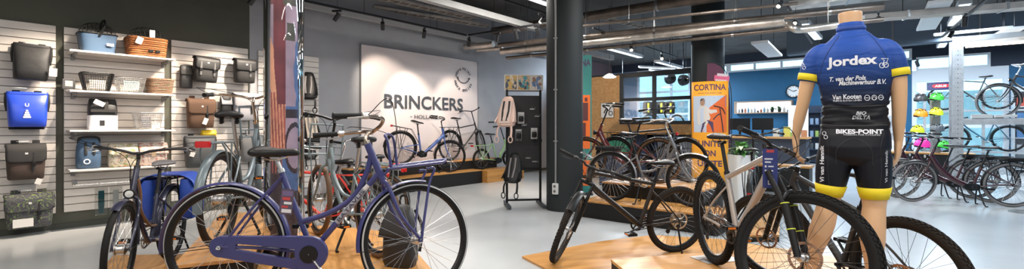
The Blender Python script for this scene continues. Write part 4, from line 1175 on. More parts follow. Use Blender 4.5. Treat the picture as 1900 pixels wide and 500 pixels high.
def hand(mb, wr, s, fwd=0.05):
    """palm, four curled fingers of different lengths and a thumb; s = -1 left, 1 right of the picture"""
    wr = V(wr); dn = V((s * -0.02, 0.10, -1)).normalized()
    ax = V((s * 0.25, 1, 0)); ax = (ax - dn * ax.dot(dn)).normalized()        # across the knuckles: thumb side is forward (+y)
    nr = dn.cross(ax) * s                                                       # palm faces the thigh
    pal = []
    for (t, a, b) in ((-0.02, 0.020, 0.018), (0.0, 0.025, 0.0200), (0.03, 0.034, 0.0195), (0.06, 0.041, 0.016), (0.088, 0.040, 0.013)):
        c = wr + dn * t
        pal.append([c + ax * (a * math.cos(q)) + nr * (b * math.sin(q)) for q in [2 * PI * i / 14 for i in range(14)]])
    mb.loft(pal)
    inn = V((-s, 0, 0)); inn = (inn - dn * inn.dot(dn)).normalized()
    for i, (o, l) in enumerate(((0.030, 0.072), (0.010, 0.081), (-0.010, 0.075), (-0.029, 0.058))):
        b = wr + dn * 0.078 + ax * o
        c1 = b + dn * l * 0.45 + inn * 0.006; c2 = c1 + dn * l * 0.33 + inn * 0.016; c3 = c2 + dn * l * 0.20 + inn * 0.018
        mb.tube([b, c1, c2, c3], [0.0098, 0.0092, 0.0085, 0.0070], 9, k=3); mb.ball(c3, 0.0072, n=8, m=6)
    b = wr + dn * 0.022 + ax * 0.024
    c1 = b + dn * 0.030 + ax * 0.024 + inn * 0.008; c2 = c1 + dn * 0.030 + ax * 0.006 + inn * 0.008; c3 = c2 + dn * 0.018 + inn * 0.004
    mb.tube([b, c1, c2, c3], [0.0135, 0.0115, 0.0098, 0.0078], 9, k=3); mb.ball(c3, 0.008, n=8, m=6)
def bake(mb, name, m, parent, voxel, smooth_it, clip=None):
    """join the overlapping lofts into one continuous skin"""
    o = mb.build(name, m, parent, smooth=180)
    md = o.modifiers.new('remesh', 'REMESH'); md.mode = 'VOXEL'; md.voxel_size = voxel
    md = o.modifiers.new('smooth', 'SMOOTH'); md.iterations = smooth_it; md.factor = 0.5
    dg = bpy.context.evaluated_depsgraph_get(); dg.update()
    me = bpy.data.meshes.new_from_object(o.evaluated_get(dg))
    old = o.data; o.modifiers.clear(); o.data = me; me.name = name; bpy.data.meshes.remove(old)
    if not me.materials: me.materials.append(m)
    if clip:
        import bmesh
        bm = bmesh.new(); bm.from_mesh(me)
        for (co, no) in clip:
            bmesh.ops.bisect_plane(bm, geom=bm.verts[:] + bm.edges[:] + bm.faces[:], plane_co=co, plane_no=no, clear_outer=True)
        bm.to_mesh(me); bm.free()
    me.polygons.foreach_set('use_smooth', [True] * len(me.polygons)); me.update()
    return o
mq = thing('mannequin', 'headless skin-coloured mannequin seen from behind in a blue and black cycling kit', 'mannequin', (MAN.x, MAN.y, MZ), MRZ)
mb = MB(); mb.loft(lr(TORSO)); mb.loft(lr(NECK))
for s in (-1, 1):
    p_, r_ = LEGS[s]; mb.tube(p_, r_, 18, k=5)
    f = V(p_[-1])
    mb.loft([[f + V((a * math.cos(q) , yy, -0.05 + zc + b * math.sin(q))) for q in [2 * PI * i / 14 for i in range(14)]] for (yy, a, b, zc) in ((-0.055, 0.018, 0.018, 0.03), (-0.045, 0.030, 0.030, 0.034), (0.0, 0.036, 0.040, 0.042), (0.07, 0.040, 0.030, 0.031), (0.14, 0.044, 0.018, 0.019), (0.18, 0.034, 0.012, 0.014), (0.195, 0.016, 0.008, 0.012))])
    p_, r_ = ARMS[s]; mb.tube(p_, r_, 16, k=5)
    hand(mb, p_[-1], s)
body = bake(mb, 'body', M_MSKIN, mq, 0.0058, 3)
# jersey: the same torso and upper arms, a cloth's thickness larger, hemmed at the hip and open at the cuffs
def grow(pairs, g): return [(cx, cy, z, a + g, b + g) for (cx, cy, z, a, b) in pairs]
mb = MB(); mb.loft(lr(grow([q for q in TORSO if q[2] > 0.83], 0.011))); mb.loft(lr(grow([(q[0], q[1], q[2], q[3], q[4]) for q in NECK if q[2] < 1.6], 0.008)))
for s in (-1, 1):
    p_, r_ = ARMS[s]
    mb.tube([(V(p_[0]) * 0.6 + V((0, 0, 1.36)) * 0.4)] + [V(q) for q in p_[:4]], [0.056, 0.058, 0.060, 0.057, 0.054], 18, k=5)
M_JER = bpy.data.materials.new('jersey_print'); M_JER.use_nodes = True
_t = M_JER.node_tree; _b = _t.nodes['Principled BSDF']; _b.inputs['Roughness'].default_value = 0.55; _b.inputs['Specular IOR Level'].default_value = 0.25
_tc = _t.nodes.new('ShaderNodeTexCoord'); _sp = _t.nodes.new('ShaderNodeSeparateXYZ'); _n = _t.nodes.new('ShaderNodeTexNoise'); _n.inputs['Scale'].default_value = 6
_ad = _t.nodes.new('ShaderNodeMath'); _ad.operation = 'MULTIPLY_ADD'; _ad.inputs[1].default_value = 0.06
_rp = _t.nodes.new('ShaderNodeValToRGB')
_mr = _t.nodes.new('ShaderNodeMapRange'); _mr.inputs['From Min'].default_value = 0.93; _mr.inputs['From Max'].default_value = 1.60
_t.links.new(_tc.outputs['Object'], _sp.inputs['Vector']); _t.links.new(_tc.outputs['Object'], _n.inputs['Vector'])
_t.links.new(_n.outputs['Fac'], _ad.inputs[0]); _t.links.new(_sp.outputs['Z'], _ad.inputs[2]); _t.links.new(_ad.outputs[0], _mr.inputs['Value'])
_t.links.new(_mr.outputs['Result'], _rp.inputs['Fac']); _t.links.new(_rp.outputs['Color'], _b.inputs['Base Color'])
_rp.color_ramp.elements[0].position = 0.0; _rp.color_ramp.elements[0].color = (0.005, 0.0055, 0.007, 1)
_rp.color_ramp.elements[1].position = 0.80; _rp.color_ramp.elements[1].color = (0.022, 0.085, 0.40, 1)
for pos, c in ((0.27, (0.006, 0.007, 0.011, 1)), (0.42, (0.007, 0.020, 0.065, 1)), (0.58, (0.012, 0.048, 0.20, 1))):
    e = _rp.color_ramp.elements.new(pos); e.color = c
_w = _t.nodes.new('ShaderNodeTexNoise'); _w.inputs['Scale'].default_value = 3.5; _w.inputs['Distortion'].default_value = 1.6
_mp = _t.nodes.new('ShaderNodeMapping'); _mp.inputs['Scale'].default_value = (1.0, 1.0, 3.2)
_bp = _t.nodes.new('ShaderNodeBump'); _bp.inputs['Strength'].default_value = 0.55; _bp.inputs['Distance'].default_value = 0.02
_t.links.new(_tc.outputs['Object'], _mp.inputs['Vector']); _t.links.new(_mp.outputs['Vector'], _w.inputs['Vector']); _t.links.new(_w.outputs['Fac'], _bp.inputs['Height']); _t.links.new(_bp.outputs['Normal'], _b.inputs['Normal'])
jer = bake(mb, 'jersey', M_JER, mq, 0.0075, 5, clip=[(V((0, 0, 0.955)), V((0, 0, -1))), (V((0, 0, 1.585)), V((0, 0, 1)))])
def wrinkle(o):                       # folds of the cloth where the back pockets hang
    me = o.data
    for v in me.vertices:
        x, y, z = v.co
        if z < 1.17 and y < 0.06:
            k = min(1.0, (1.17 - z) / 0.07) * min(1.0, max(0.0, (z - 0.955) / 0.03)) * min(1.0, (0.06 - y) / 0.06)
            f = math.sin(115 * z + 2.4 * math.sin(11 * x + 1.0) + 1.3 * math.sin(27 * x + z * 30)) + 0.5 * math.sin(210 * z - 16 * x + 2.0 * math.sin(19 * x))
            n_ = v.normal; v.co = v.co + n_ * (0.0042 * k * f + 0.003 * k)
    me.update()
wrinkle(jer)
M_YEL = mat('yellow_cuff', (0.80, 0.62, 0.010), 0.55)
for s in (-1, 1):
    a, b = V(ARMS[s][0][2]), V(ARMS[s][0][3]); d = (b - a)
    mb = MB(); rr = 0.0555
    cpts = [a + d * 0.42, a + d * 0.92]
    mb.tube(cpts, [0.0590, 0.0565], 20, caps=False); mb.build('sleeve_cuff', M_YEL, jer, smooth=60, solid=0.004)
mb = MB(); mb.loft(lr(grow([NECK[1], (-0.015, 0.001, 1.555, 0.0615, 0.060)], 0.0095)), caps=False); mb.build('collar', mat('collar_blue', (0.020, 0.070, 0.33), 0.6), jer, smooth=60, solid=0.004)
# gripper hem and pocket seams of the jersey
BV = None
def bvh_of(o):
    me = o.data; return BVHTree.FromPolygons([v.co.copy() for v in me.vertices], [tuple(p.vertices) for p in me.polygons])
BJ = bvh_of(jer)
def on_surf(bv, x, z, off=0.002, y0=-0.5):
    h = bv.ray_cast(V((x, y0, z)), V((0, 1, 0)))
    return (h[0] + h[1] * off) if h[0] is not None else None
def seam(bv, pts, r, name, m, parent):
    q = []
    for p in catmull([V((p[0], 0, p[1])) for p in pts], 8):
        h = on_surf(bv, p.x, p.z, 0.0)
        if h is not None: q.append(h)
    mb = MB(); mb.tube(q, r, 5); return mb.build(name, m, parent)
M_SEAM = mat('seam_thread', (0.012, 0.03, 0.12), 0.6); M_SEAMB = mat('seam_black', (0.02, 0.02, 0.022), 0.6)
for s in (-1, 1):
    seam(BJ, [(s * 0.07, 1.50), (s * 0.115, 1.42), (s * 0.15, 1.34), (s * 0.165, 1.27)], 0.0022, 'raglan_seam', M_SEAM, jer)
seam(BJ, [(-0.145, 1.085), (-0.05, 1.078), (0.05, 1.078), (0.145, 1.085)], 0.003, 'pocket_seam', M_SEAMB, jer)
seam(BJ, [(-0.15, 0.972), (-0.05, 0.966), (0.05, 0.966), (0.15, 0.972)], 0.004, 'hem_seam', M_SEAMB, jer)
def mxz(px, py):                       # picture position -> mannequin-local x, z on its back plane
    q = (px - 950) / F
    x = (q * 2.72 - 2.03) / (0.8014 + 0.598 * q)
    Y = 2.72 - 0.598 * x
    Y -= 0.09; x = x * 0.985
    return x, CAMH - (py - HOR) / F * Y - MZ
import bmesh as _bm
def surf_text(bv, parent, txt, px0, px1, pyc, h_px, m, name='lettering', vert=False, **k):
    vs, fs = text_mesh(txt, **k)
    x0, zc = mxz(px0, pyc); x1, _ = mxz(px1, pyc)
    a0 = min(v[0] for v in vs); a1 = max(v[0] for v in vs); b0 = min(v[1] for v in vs); b1 = max(v[1] for v in vs)
    hh = h_px / F * 2.63
    bm = _bm.new(); vv = [bm.verts.new(v) for v in vs]
    for f in fs:
        try: bm.faces.new([vv[i] for i in f])
        except ValueError: pass
    _bm.ops.triangulate(bm, faces=bm.faces[:])
    _bm.ops.subdivide_edges(bm, edges=[e for e in bm.edges if e.calc_length() * (x1 - x0) / max(a1 - a0, 1e-6) > 0.012], cuts=2, use_grid_fill=True)
    _bm.ops.triangulate(bm, faces=bm.faces[:])
    out = []
    for v in bm.verts:
        s_, t_ = (v.co.x - (a0 + a1) / 2) / (a1 - a0), (v.co.y - (b0 + b1) / 2) / (b1 - b0)
        if vert: x, z = (x0 + x1) / 2 - t_ * abs(x1 - x0), zc + s_ * hh
        else: x, z = (x0 + x1) / 2 + s_ * (x1 - x0), zc + t_ * hh
        p = on_surf(bv, x, z, 0.0025)
        out.append(p if p is not None else V((x, -0.05, z)))
    bm.verts.index_update()
    mb = MB(); mb.add(out, [tuple(v.index for v in f.verts) for f in bm.faces]); bm.free()
    return mb.build(name, m, parent, smooth=60)
M_PRT = mat('print_white', (0.72, 0.73, 0.78), 0.5); M_PRG = mat('print_grey', (0.42, 0.43, 0.46), 0.5)
surf_text(BJ, jer, 'Jordex', 1535, 1627, 118.5, 23, M_PRT, bold=0.035)
surf_text(BJ, jer, 'T. van der Pols', 1540, 1606, 147.5, 8.5, M_PRT, bold=0.03, shear=0.25)
surf_text(BJ, jer, 'Machineverhuur B.V.', 1557, 1643, 154.5, 9.0, M_PRT, bold=0.03, shear=0.25)
surf_text(BJ, jer, 'Van Kooten', 1545, 1598, 180.5, 9, M_PRT, bold=0.03)
surf_text(BJ, jer, 'TUIN & BUITEN LEVEN', 1546, 1598, 187.5, 3, M_PRT, bold=0.02)
surf_text(BJ, jer, 'BIO', 1588, 1607, 210.5, 7, M_PRG, bold=0.03, shear=0.25)
surf_text(BJ, jer, 'DELTA', 1581, 1614, 218.5, 7.5, M_PRG, bold=0.03, shear=0.25)
def surf_curve(bv, parent, curves, r, m, name):
    mb = MB()
    for pts in curves:
        q = [on_surf(bv, *mxz(*p), 0.001) for p in pts]
        q = [p for p in q if p is not None]
        if len(q) > 1: mb.tube(q, r, 5)
    return mb.build(name, m, parent)
def circ(cx, cy, r, n=16): return [(cx + r * math.cos(2 * PI * i / n), cy + r * math.sin(2 * PI * i / n)) for i in range(n + 1)]
surf_curve(BJ, jer, [circ(1635.5, 121, 4.6), circ(1643, 119.5, 4.6), [(1634, 108), (1647, 107), (1643, 119), (1636, 121), (1640, 111), (1634, 108)]], 0.0022, M_PRT, 'emblem')
surf_curve(BJ, jer, [circ(1608.5, 181.5, 5), circ(1621.5, 181, 4.6), circ(1634, 180.5, 4.6), [(1605, 181.5), (1612, 181.5)], [(1618, 183), (1621, 178), (1625, 183)], [(1631, 180), (1637, 180)]], 0.0018, M_PRT, 'emblem')
surf_curve(BJ, jer, [[(1485, 121), (1489, 112), (1493, 119)], circ(1487, 117, 3.2), circ(1492, 124, 3.0)], 0.0018, M_PRT, 'sleeve_emblem')
# shorts
mb = MB(); mb.loft(lr(grow([q for q in TORSO if q[2] < 1.08], 0.0065)))
for s in (-1, 1):
    p_, r_ = LEGS[s]; mb.tube([V(q) for q in p_[:5]], [r + 0.0075 for r in r_[:5]], 20, k=5)
M_SHORT = mat('shorts_black', (0.006, 0.0065, 0.011), 0.5, bump=0.1, bscale=30, spec=0.3)
sho = bake(mb, 'shorts', M_SHORT, mq, 0.0065, 3, clip=[(V((0, 0, 0.585)), V((0, 0, -1))), (V((0, 0, 1.06)), V((0, 0, 1)))])
for s in (-1, 1):
    a, b = V(LEGS[s][0][2]), V(LEGS[s][0][3]); d = b - a
    mb = MB(); mb.tube([a + d * 0.48, a + d * 1.15], [0.0812, 0.0662], 22, caps=False); mb.build('leg_band', M_YEL, sho, smooth=60, solid=0.005)
BS = bvh_of(sho)
surf_text(BS, sho, 'BIKES-POINT', 1552, 1638, 244.5, 8.5, M_PRT, bold=0.04)
surf_text(BS, sho, 'PASSION FOR CYCLING', 1566, 1632, 250.5, 3, M_PRG, bold=0.02)
surf_text(BS, sho, 'Vi van Hennik', 1522, 1530, 305, 72, M_PRT, vert=True, bold=0.03)
surf_text(BS, sho, 'Vi van Hennik', 1641, 1646, 310, 60, M_PRG, vert=True, bold=0.03)
surf_curve(BS, sho, [circ(1530, 248, 3.4), circ(1533, 255, 3.4)], 0.0016, M_PRT, 'emblem')
M_PANEL = mat('shorts_navy', (0.016, 0.020, 0.045), 0.5)
for s in (-1, 1):
    seam(BS, [(s * 0.135, 0.93), (s * 0.12, 0.84), (s * 0.125, 0.72), (s * 0.115 + s * 0.0, 0.60)], 0.0016, 'panel_seam', M_SEAMB, sho)
seam(BS, [(-0.085, 0.745), (-0.075, 0.84), (0, 0.895), (0.075, 0.84), (0.085, 0.745)], 0.002, 'pad_seam', M_SEAMB, sho)
# plinth under the mannequin
t = thing('mannequin_plinth', 'dark square plinth carrying the cycling mannequin', 'plinth', (MAN.x, MAN.y, 0.023), MRZ)
MB().box((-0.06, 0.04, 0.325), (0.50, 0.34, 0.022)).build('top', M_PLY, t, smooth=0, bevel=0.003)
MB().box((-0.06, 0.04, 0.157), (0.48, 0.32, 0.314)).build('skirt', M_SIDE, t, smooth=0)
# ================================================================== BAGS, BASKETS AND SHELVES ON THE LEFT WALL
SLF = WALL_N - 0.03                       # slat front
def wu(px0, px1, n=None):
    n = n or WALL_N - 0.12
    a, b = NW(px0, 240, n), NW(px1, 240, n); return (b - a).length
def wall_thing(name, label, cat, px, py, n, group=None):      # px, py: where its back-bottom centre shows
    p = NW(px, py, n); return thing(name, label, cat, p, RZ, group)
M_HOOK = mat('white_wire', (0.72, 0.70, 0.67), 0.35)
def slat_hook(label, px, py, L=0.12):
    t = wall_thing('wall_hook', label, 'hook', px, py, SLF, 'wire hooks on the slatwall')
    mb = MB(); mb.tube([(-0.05, 0.0, 0.0), (-0.05, -L, 0.0), (-0.03, -L - 0.015, 0.002), (0.03, -L - 0.015, 0.002), (0.05, -L, 0.0), (0.05, 0.0, 0.0)], 0.004, 6)
    mb.build('wire', M_HOOK, t); MB().box((0, -0.004, 0), (0.13, 0.006, 0.035)).build('back_plate', M_HOOK, t, smooth=0)
    return t
def bag(label, px0, px1, py0, py1, style, cols, depth=0.17, group=None, tilt=0.0, price=None, buckle=True, logo=True, fullness=4.0, handles=True, taper=0.92, n_off=0.05):
    """pannier hung on the wall; its outline is given by the picture rectangle, depth in metres"""
    n = SLF - n_off - depth / 2
    a, b = NW(px0, py1, n), NW(px1, py1, n)
    w = (b - a).length * 0.97
    c = NW((px0 + px1) / 2, py1, n); c2 = NW((px0 + px1) / 2, py0, n); h = c2.z - c.z
    t = thing('pannier_bag', label, 'bag', c, RZ, group)
    t.rotation_euler = (0, tilt, RZ)
    body, trim, acc = cols
    rings = []
    if style == 'roll':
        for (f, ws, ds) in ((0.0, 0.86, 0.72), (0.03, 0.93, 0.92), (0.25, 0.97, 1.0), (0.55, 1.0, 0.92), (0.75, 1.02, 0.66), (0.88, 1.04, 0.36), (0.93, 1.05, 0.26)):
            rings.append([V(q) for q in sell(w * ws, depth * ds, 28, fullness, h * f)])
        mb = MB(); mb.loft(rings); bo = mb.build('body', body, t, smooth=60)
        mb = MB(); mb.loft([sell(w * 1.04, depth * 0.30, 20, 3, h * 0.90), sell(w * 1.05, depth * 0.36, 20, 3, h * 0.95), sell(w * 1.03, depth * 0.24, 20, 3, h * 1.0)]); mb.build('rolled_top', body, t, smooth=60)
        mb = MB()
        for s in (-1, 1):
            mb.tube([(s * w * 0.52, 0, h * 0.96), (s * w * 0.535, -0.01, h * 0.7), (s * w * 0.50, -0.01, h * 0.45)], 0.012, 6, k=4, flat=0.35)
        mb.build('strap', trim, t)
    elif style == 'flap':
        for (f, ws, ds) in ((0.0, taper * 0.93, 0.8), (0.03, taper, 0.96), (0.3, (taper + 1) / 2, 1.0), (0.7, 1.0, 0.96), (0.90, 1.0, 0.82), (0.96, 0.96, 0.62)):
            rings.append([V(q) for q in sell(w * ws, depth * ds, 28, fullness, h * 0.92 * f)])
        mb = MB(); mb.loft(rings); bo = mb.build('body', body, t, smooth=60)
        # flap: folds over the top and down the front
        mb = MB(); prof = [(depth * 0.36, 0.86), (depth * 0.22, 0.93), (0.0, 0.95), (-depth * 0.34, 0.92), (-depth * 0.53, 0.83), (-depth * 0.56, 0.68), (-depth * 0.555, 0.52), (-depth * 0.54, 0.46)]
        mb.grid(lambda s, q: V(((s - 0.5) * w * 1.03 * (1 - 0.06 * max(0, q - 0.8) * 5 * abs(2 * s - 1)), prof_at(prof, q)[0] + 0.010 * abs(2 * s - 1) ** 6, prof_at(prof, q)[1] * h + 0.02 * (abs(2 * s - 1) ** 8) * (q > 0.9))), 14, 14)
        mb.build('flap', trim, t, smooth=60, solid=0.008)
        if buckle:
            for s in ((-0.28, 0.28) if buckle == 2 else (0.18,)):
                mb = MB(); mb.tube([(s * w, -depth * 0.565, h * 0.72), (s * w, -depth * 0.57, h * 0.5), (s * w, -depth * 0.54, h * 0.22)], 0.013, 6, flat=0.3); sp = mb.build('strap', acc, t)
                MB().box((s * w, -depth * 0.58, h * 0.42), (0.034, 0.012, 0.045)).build('buckle', BLACK, sp, smooth=0, bevel=0.003)
    elif style == 'soft':
        for (f, ws, ds) in ((0.0, 0.9, 0.75), (0.05, 0.98, 0.98), (0.4, 1.0, 1.0), (0.8, 0.97, 0.95), (0.97, 0.9, 0.7), (1.0, 0.8, 0.5)):
            rings.append([V(q) for q in sell(w * ws, depth * ds, 28, fullness, h * f)])
        mb = MB(); mb.loft(rings); bo = mb.build('body', body, t, smooth=60)
        mb = MB(); mb.grid(lambda s, q: V(((s - 0.5) * w * 0.94, -depth * (0.15 + 0.38 * math.sin(q * PI / 2)) - 0.002, h * (1.0 - 0.42 * q))), 10, 8); mb.build('flap', trim, t, smooth=60, solid=0.006)
    if handles:
        for s in (-0.27, 0.27):
            mb = MB(); mb.box((s * w, depth * 0.30, h * 0.95), (w * 0.20, 0.012, h * 0.20)); mb.build('hanging_strap', trim, t, smooth=0, bevel=0.004)
    if logo:
        mb = MB(); y = -depth * (0.585 if style == 'flap' else 0.50)
        z = h * (0.70 if style == 'flap' else 0.60)
        mb.box((0, y, z), (0.026, 0.003, 0.022)); mb.build('emblem', acc if style != 'flap' else mat('emblem_silver', (0.55, 0.55, 0.55), 0.4), t, smooth=0)
    if price:
        px_, pz_, wt, ht_, col_ = price
        mb = MB(); mb.box((px_ * w, -depth * 0.60, pz_ * h), (wt, 0.0015, ht_), Matrix.Rotation(0.35 if col_ is None else 0.0, 3, 'Y')); mb.build('price_card', PAPER, t, smooth=0)
    return t, w, h, depth
def prof_at(prof, q):
    m = len(prof) - 1; i = min(int(q * m), m - 1); f = q * m - i
    return (prof[i][0] * (1 - f) + prof[i + 1][0] * f, prof[i][1] * (1 - f) + prof[i + 1][1] * f)
NYL = mat('black_nylon', (0.013, 0.013, 0.0135), 0.55, bump=0.3, bscale=14, noise=0.2, nscale=6)
CHAR = mat('charcoal_canvas', (0.026, 0.025, 0.024), 0.8, bump=0.2, bscale=200)
BRNK = mat('dark_brown_canvas', (0.045, 0.028, 0.021), 0.8, bump=0.2, bscale=200)
BRN = mat('brown_canvas', (0.095, 0.048, 0.026), 0.8, bump=0.2, bscale=200)
BLUEB = mat('cobalt_tarpaulin', (0.018, 0.060, 0.48), 0.36, bump=0.15, bscale=10)
SLATEB = mat('slate_blue_canvas', (0.055, 0.105, 0.18), 0.7, bump=0.2, bscale=150)
GREYC = mat('light_grey_canvas', (0.42, 0.41, 0.43), 0.7, bump=0.2, bscale=150)
STR = mat('black_webbing', (0.011, 0.011, 0.011), 0.7)
def pattern_mat(name, base, spots, scale, thr=0.5, dist=1.0):
    m = bpy.data.materials.new(name); m.use_nodes = True; t = m.node_tree; b = t.nodes['Principled BSDF']; b.inputs['Roughness'].default_value = 0.75
    tc = t.nodes.new('ShaderNodeTexCoord'); n = t.nodes.new('ShaderNodeTexNoise'); n.inputs['Scale'].default_value = scale; n.inputs['Distortion'].default_value = dist; n.inputs['Detail'].default_value = 1
    r = t.nodes.new('ShaderNodeValToRGB'); r.color_ramp.interpolation = 'CONSTANT'
    r.color_ramp.elements[0].position = 0; r.color_ramp.elements[0].color = tuple(base) + (1,)
    r.color_ramp.elements[1].position = thr; r.color_ramp.elements[1].color = tuple(spots[0]) + (1,)
    for i, c in enumerate(spots[1:]): e = r.color_ramp.elements.new(thr + 0.035 * (i + 1)); e.color = tuple(c) + (1,)
    t.links.new(tc.outputs['Object'], n.inputs['Vector']); t.links.new(n.outputs['Fac'], r.inputs['Fac']); t.links.new(r.outputs['Color'], b.inputs['Base Color'])
    return m
CAMO = pattern_mat('camouflage_print', (0.040, 0.036, 0.046), [(0.15, 0.22, 0.06), (0.055, 0.052, 0.065), (0.030, 0.028, 0.036), (0.05, 0.05, 0.055)], 11, 0.47, 1.8)
FLOR = pattern_mat('floral_print', (0.55, 0.48, 0.40), [(0.16, 0.26, 0.10), (0.50, 0.45, 0.38), (0.60, 0.20, 0.16), (0.22, 0.30, 0.12)], 22, 0.50, 1.0)
FLOR2 = pattern_mat('leaf_print', (0.56, 0.46, 0.40), [(0.30, 0.22, 0.16), (0.52, 0.42, 0.36), (0.40, 0.16, 0.14)], 20, 0.52, 1.0)
# panel one
bag('large black roll-top pannier, topmost on the leftmost panel', 21, 92, 82, 149, 'roll', (NYL, STR, WHITE), 0.20, price=(0.58, 0.25, 0.07, 0.10, 1), tilt=0.04, logo=False)
t, w_, h_, d_ = bag('cobalt blue roll-top pannier on the leftmost panel', 12, 90, 171, 236, 'roll', (BLUEB, STR, WHITE), 0.22, logo=False)
mb = MB()
for i, (zz, ww) in enumerate(((0.46, 0.02), (0.40, 0.035), (0.34, 0.05), (0.28, 0.065))): mb.box((-0.01, -d_ * 0.505, h_ * zz), (ww, 0.004, 0.022))
mb.build('reflective_print', mat('reflective_silver', (0.60, 0.62, 0.68), 0.4), t, smooth=0)
mb = MB(); put_text(mb, 'U', (-0.01, -d_ * 0.51, h_ * 0.62), (1, 0, 0), (0, 0, 1), height=0.04, bold=0.03); mb.build('emblem', WHITE, t, smooth=0)
MB().loft([sell(w_ * 0.9, 0.03, 16, 4, -0.03, 0, d_ * 0.42), sell(w_ * 0.9, 0.03, 16, 4, h_ * 0.8, 0, d_ * 0.42)]).build('back_board', BLACK, t)
bag('black double pannier with brown sides, third down on the leftmost panel', 10, 86, 264, 333, 'flap', (BRNK, CHAR, STR), 0.19, price=(0.30, -0.06, 0.055, 0.07, None))
bag('green and black camouflage double pannier, lowest on the leftmost panel', 8, 101, 356, 422, 'flap', (CAMO, CAMO, STR), 0.20, price=(-0.14, 0.17, 0.17, 0.10, 1))
for lab, px, py in (('wire hook above the black roll-top pannier', 52, 84), ('wire hook left of the cobalt blue pannier', 36, 165), ('wire hook above the brown-sided double pannier', 40, 263), ('wire hook above the camouflage pannier', 44, 352)):
    slat_hook(lab, px, py, 0.16)
# shelves of panel two
SHD = 0.36
def z_on(py, px=230, n=None):
    return NW(px, py, n or WALL_N - SHD).z
M_SHELF = mat('white_melamine', (0.70, 0.65, 0.60), 0.4)
ua = NW(122, 240, SLF); ub = NW(312, 240, SLF)
uA, uB = ua.x * UX + ua.y * UY + 0.0, ub.x * UX + ub.y * UY + 0.0
shelf_z = []
for i, (py, lab) in enumerate(((101, 'topmost of the four white wall shelves, under the blue and orange baskets'), (171.5, 'second white wall shelf from the top, under the wire baskets'), (241.5, 'third white wall shelf from the top, under the folded bag'), (311, 'lowest of the four white wall shelves, under the backpack'))):
    z = z_on(py); shelf_z.append(z)
    t = thing('wall_shelf', lab, 'shelf', RU((uA + uB) / 2, SLF, z), RZ, 'white wall shelves')
    MB().box((0, -SHD / 2, -0.011), (uB - uA, SHD, 0.022)).build('board', M_SHELF, t, smooth=0, bevel=0.002)
    for s in (-1, 1):
        mb = MB(); mb.box((s * (uB - uA) * 0.44, -0.14, -0.04), (0.022, 0.28, 0.035)); mb.box((s * (uB - uA) * 0.44, -0.012, -0.06), (0.04, 0.02, 0.08)); mb.build('bracket', mat('bracket_grey', (0.25, 0.24, 0.23), 0.4), t, smooth=0)
def shelf_obj(name, label, cat, i, px, inset=0.17, group=None):
    p = NW(px, 200, WALL_N - inset - 0.03); return thing(name, label, cat, (p.x, p.y, shelf_z[i] + 0.001), RZ, group)
def wire_grid(mb, w0, d0, w1, d1, h, nx, ny, nz, r):
    def pt(a, f):
        W, D = w0 + (w1 - w0) * f, d0 + (d1 - d0) * f
        q = sell(1, 1, 40, 6, 0); 
        return None
    for k in range(nz + 1):
        f = k / nz; W, D = w0 + (w1 - w0) * f, d0 + (d1 - d0) * f
        mb.tube([V(q) for q in sell(W, D, 28, 6, h * f)], r if 0 < k < nz else r * 1.8, 5, closed=True)
    for i in range(nx + 1):
        s = -0.5 + i / nx
        for y in (-1, 1): mb.tube([V((s * w0 * 0.96, y * d0 / 2, 0)), V((s * w1 * 0.96, y * d1 / 2, h))], r, 4)
        mb.tube([V((s * w0 * 0.96, -d0 / 2, 0.002)), V((s * w0 * 0.96, d0 / 2, 0.002))], r, 4)
    for i in range(ny + 1):
        s = -0.5 + i / ny
        for x in (-1, 1): mb.tube([V((x * w0 / 2, s * d0 * 0.96, 0)), V((x * w1 / 2, s * d1 * 0.96, h))], r, 4)
def dome(mb, w, d, z, h, r):
    for i in range(9):
        s = -0.46 + 0.92 * i / 8; hh = h * math.sqrt(max(0.05, 1 - (2 * s) ** 2 * 0.9))
        mb.tube([V((s * w, d / 2 * math.cos(a), z + hh * math.sin(a))) for a in [PI * k / 10 for k in range(11)]], r, 4)
    for i in range(6):
        a = PI * (i + 0.5) / 6
        mb.tube([V((s * w, d / 2 * math.cos(a), z + h * math.sqrt(max(0.05, 1 - (2 * s) ** 2 * 0.9)) * math.sin(a))) for s in [-0.46 + 0.92 * k / 12 for k in range(13)]], r, 4)
def weave(name, c1, c2):
    m = bpy.data.materials.new(name); m.use_nodes = True; t = m.node_tree; b = t.nodes['Principled BSDF']; b.inputs['Roughness'].default_value = 0.6
    tc = t.nodes.new('ShaderNodeTexCoord'); wv = t.nodes.new('ShaderNodeTexWave'); wv.bands_direction = 'Z'; wv.inputs['Scale'].default_value = 18; wv.inputs['Distortion'].default_value = 3; wv.inputs['Detail Scale'].default_value = 4
    mx = t.nodes.new('ShaderNodeMixRGB'); mx.inputs['Color1'].default_value = tuple(c1) + (1,); mx.inputs['Color2'].default_value = tuple(c2) + (1,)
    bp = t.nodes.new('ShaderNodeBump'); bp.inputs['Strength'].default_value = 0.7; bp.inputs['Distance'].default_value = 0.01
    t.links.new(tc.outputs['Object'], wv.inputs['Vector']); t.links.new(wv.outputs['Fac'], mx.inputs['Fac']); t.links.new(mx.outputs['Color'], b.inputs['Base Color'])
    t.links.new(wv.outputs['Fac'], bp.inputs['Height']); t.links.new(bp.outputs['Normal'], b.inputs['Normal'])
    return m
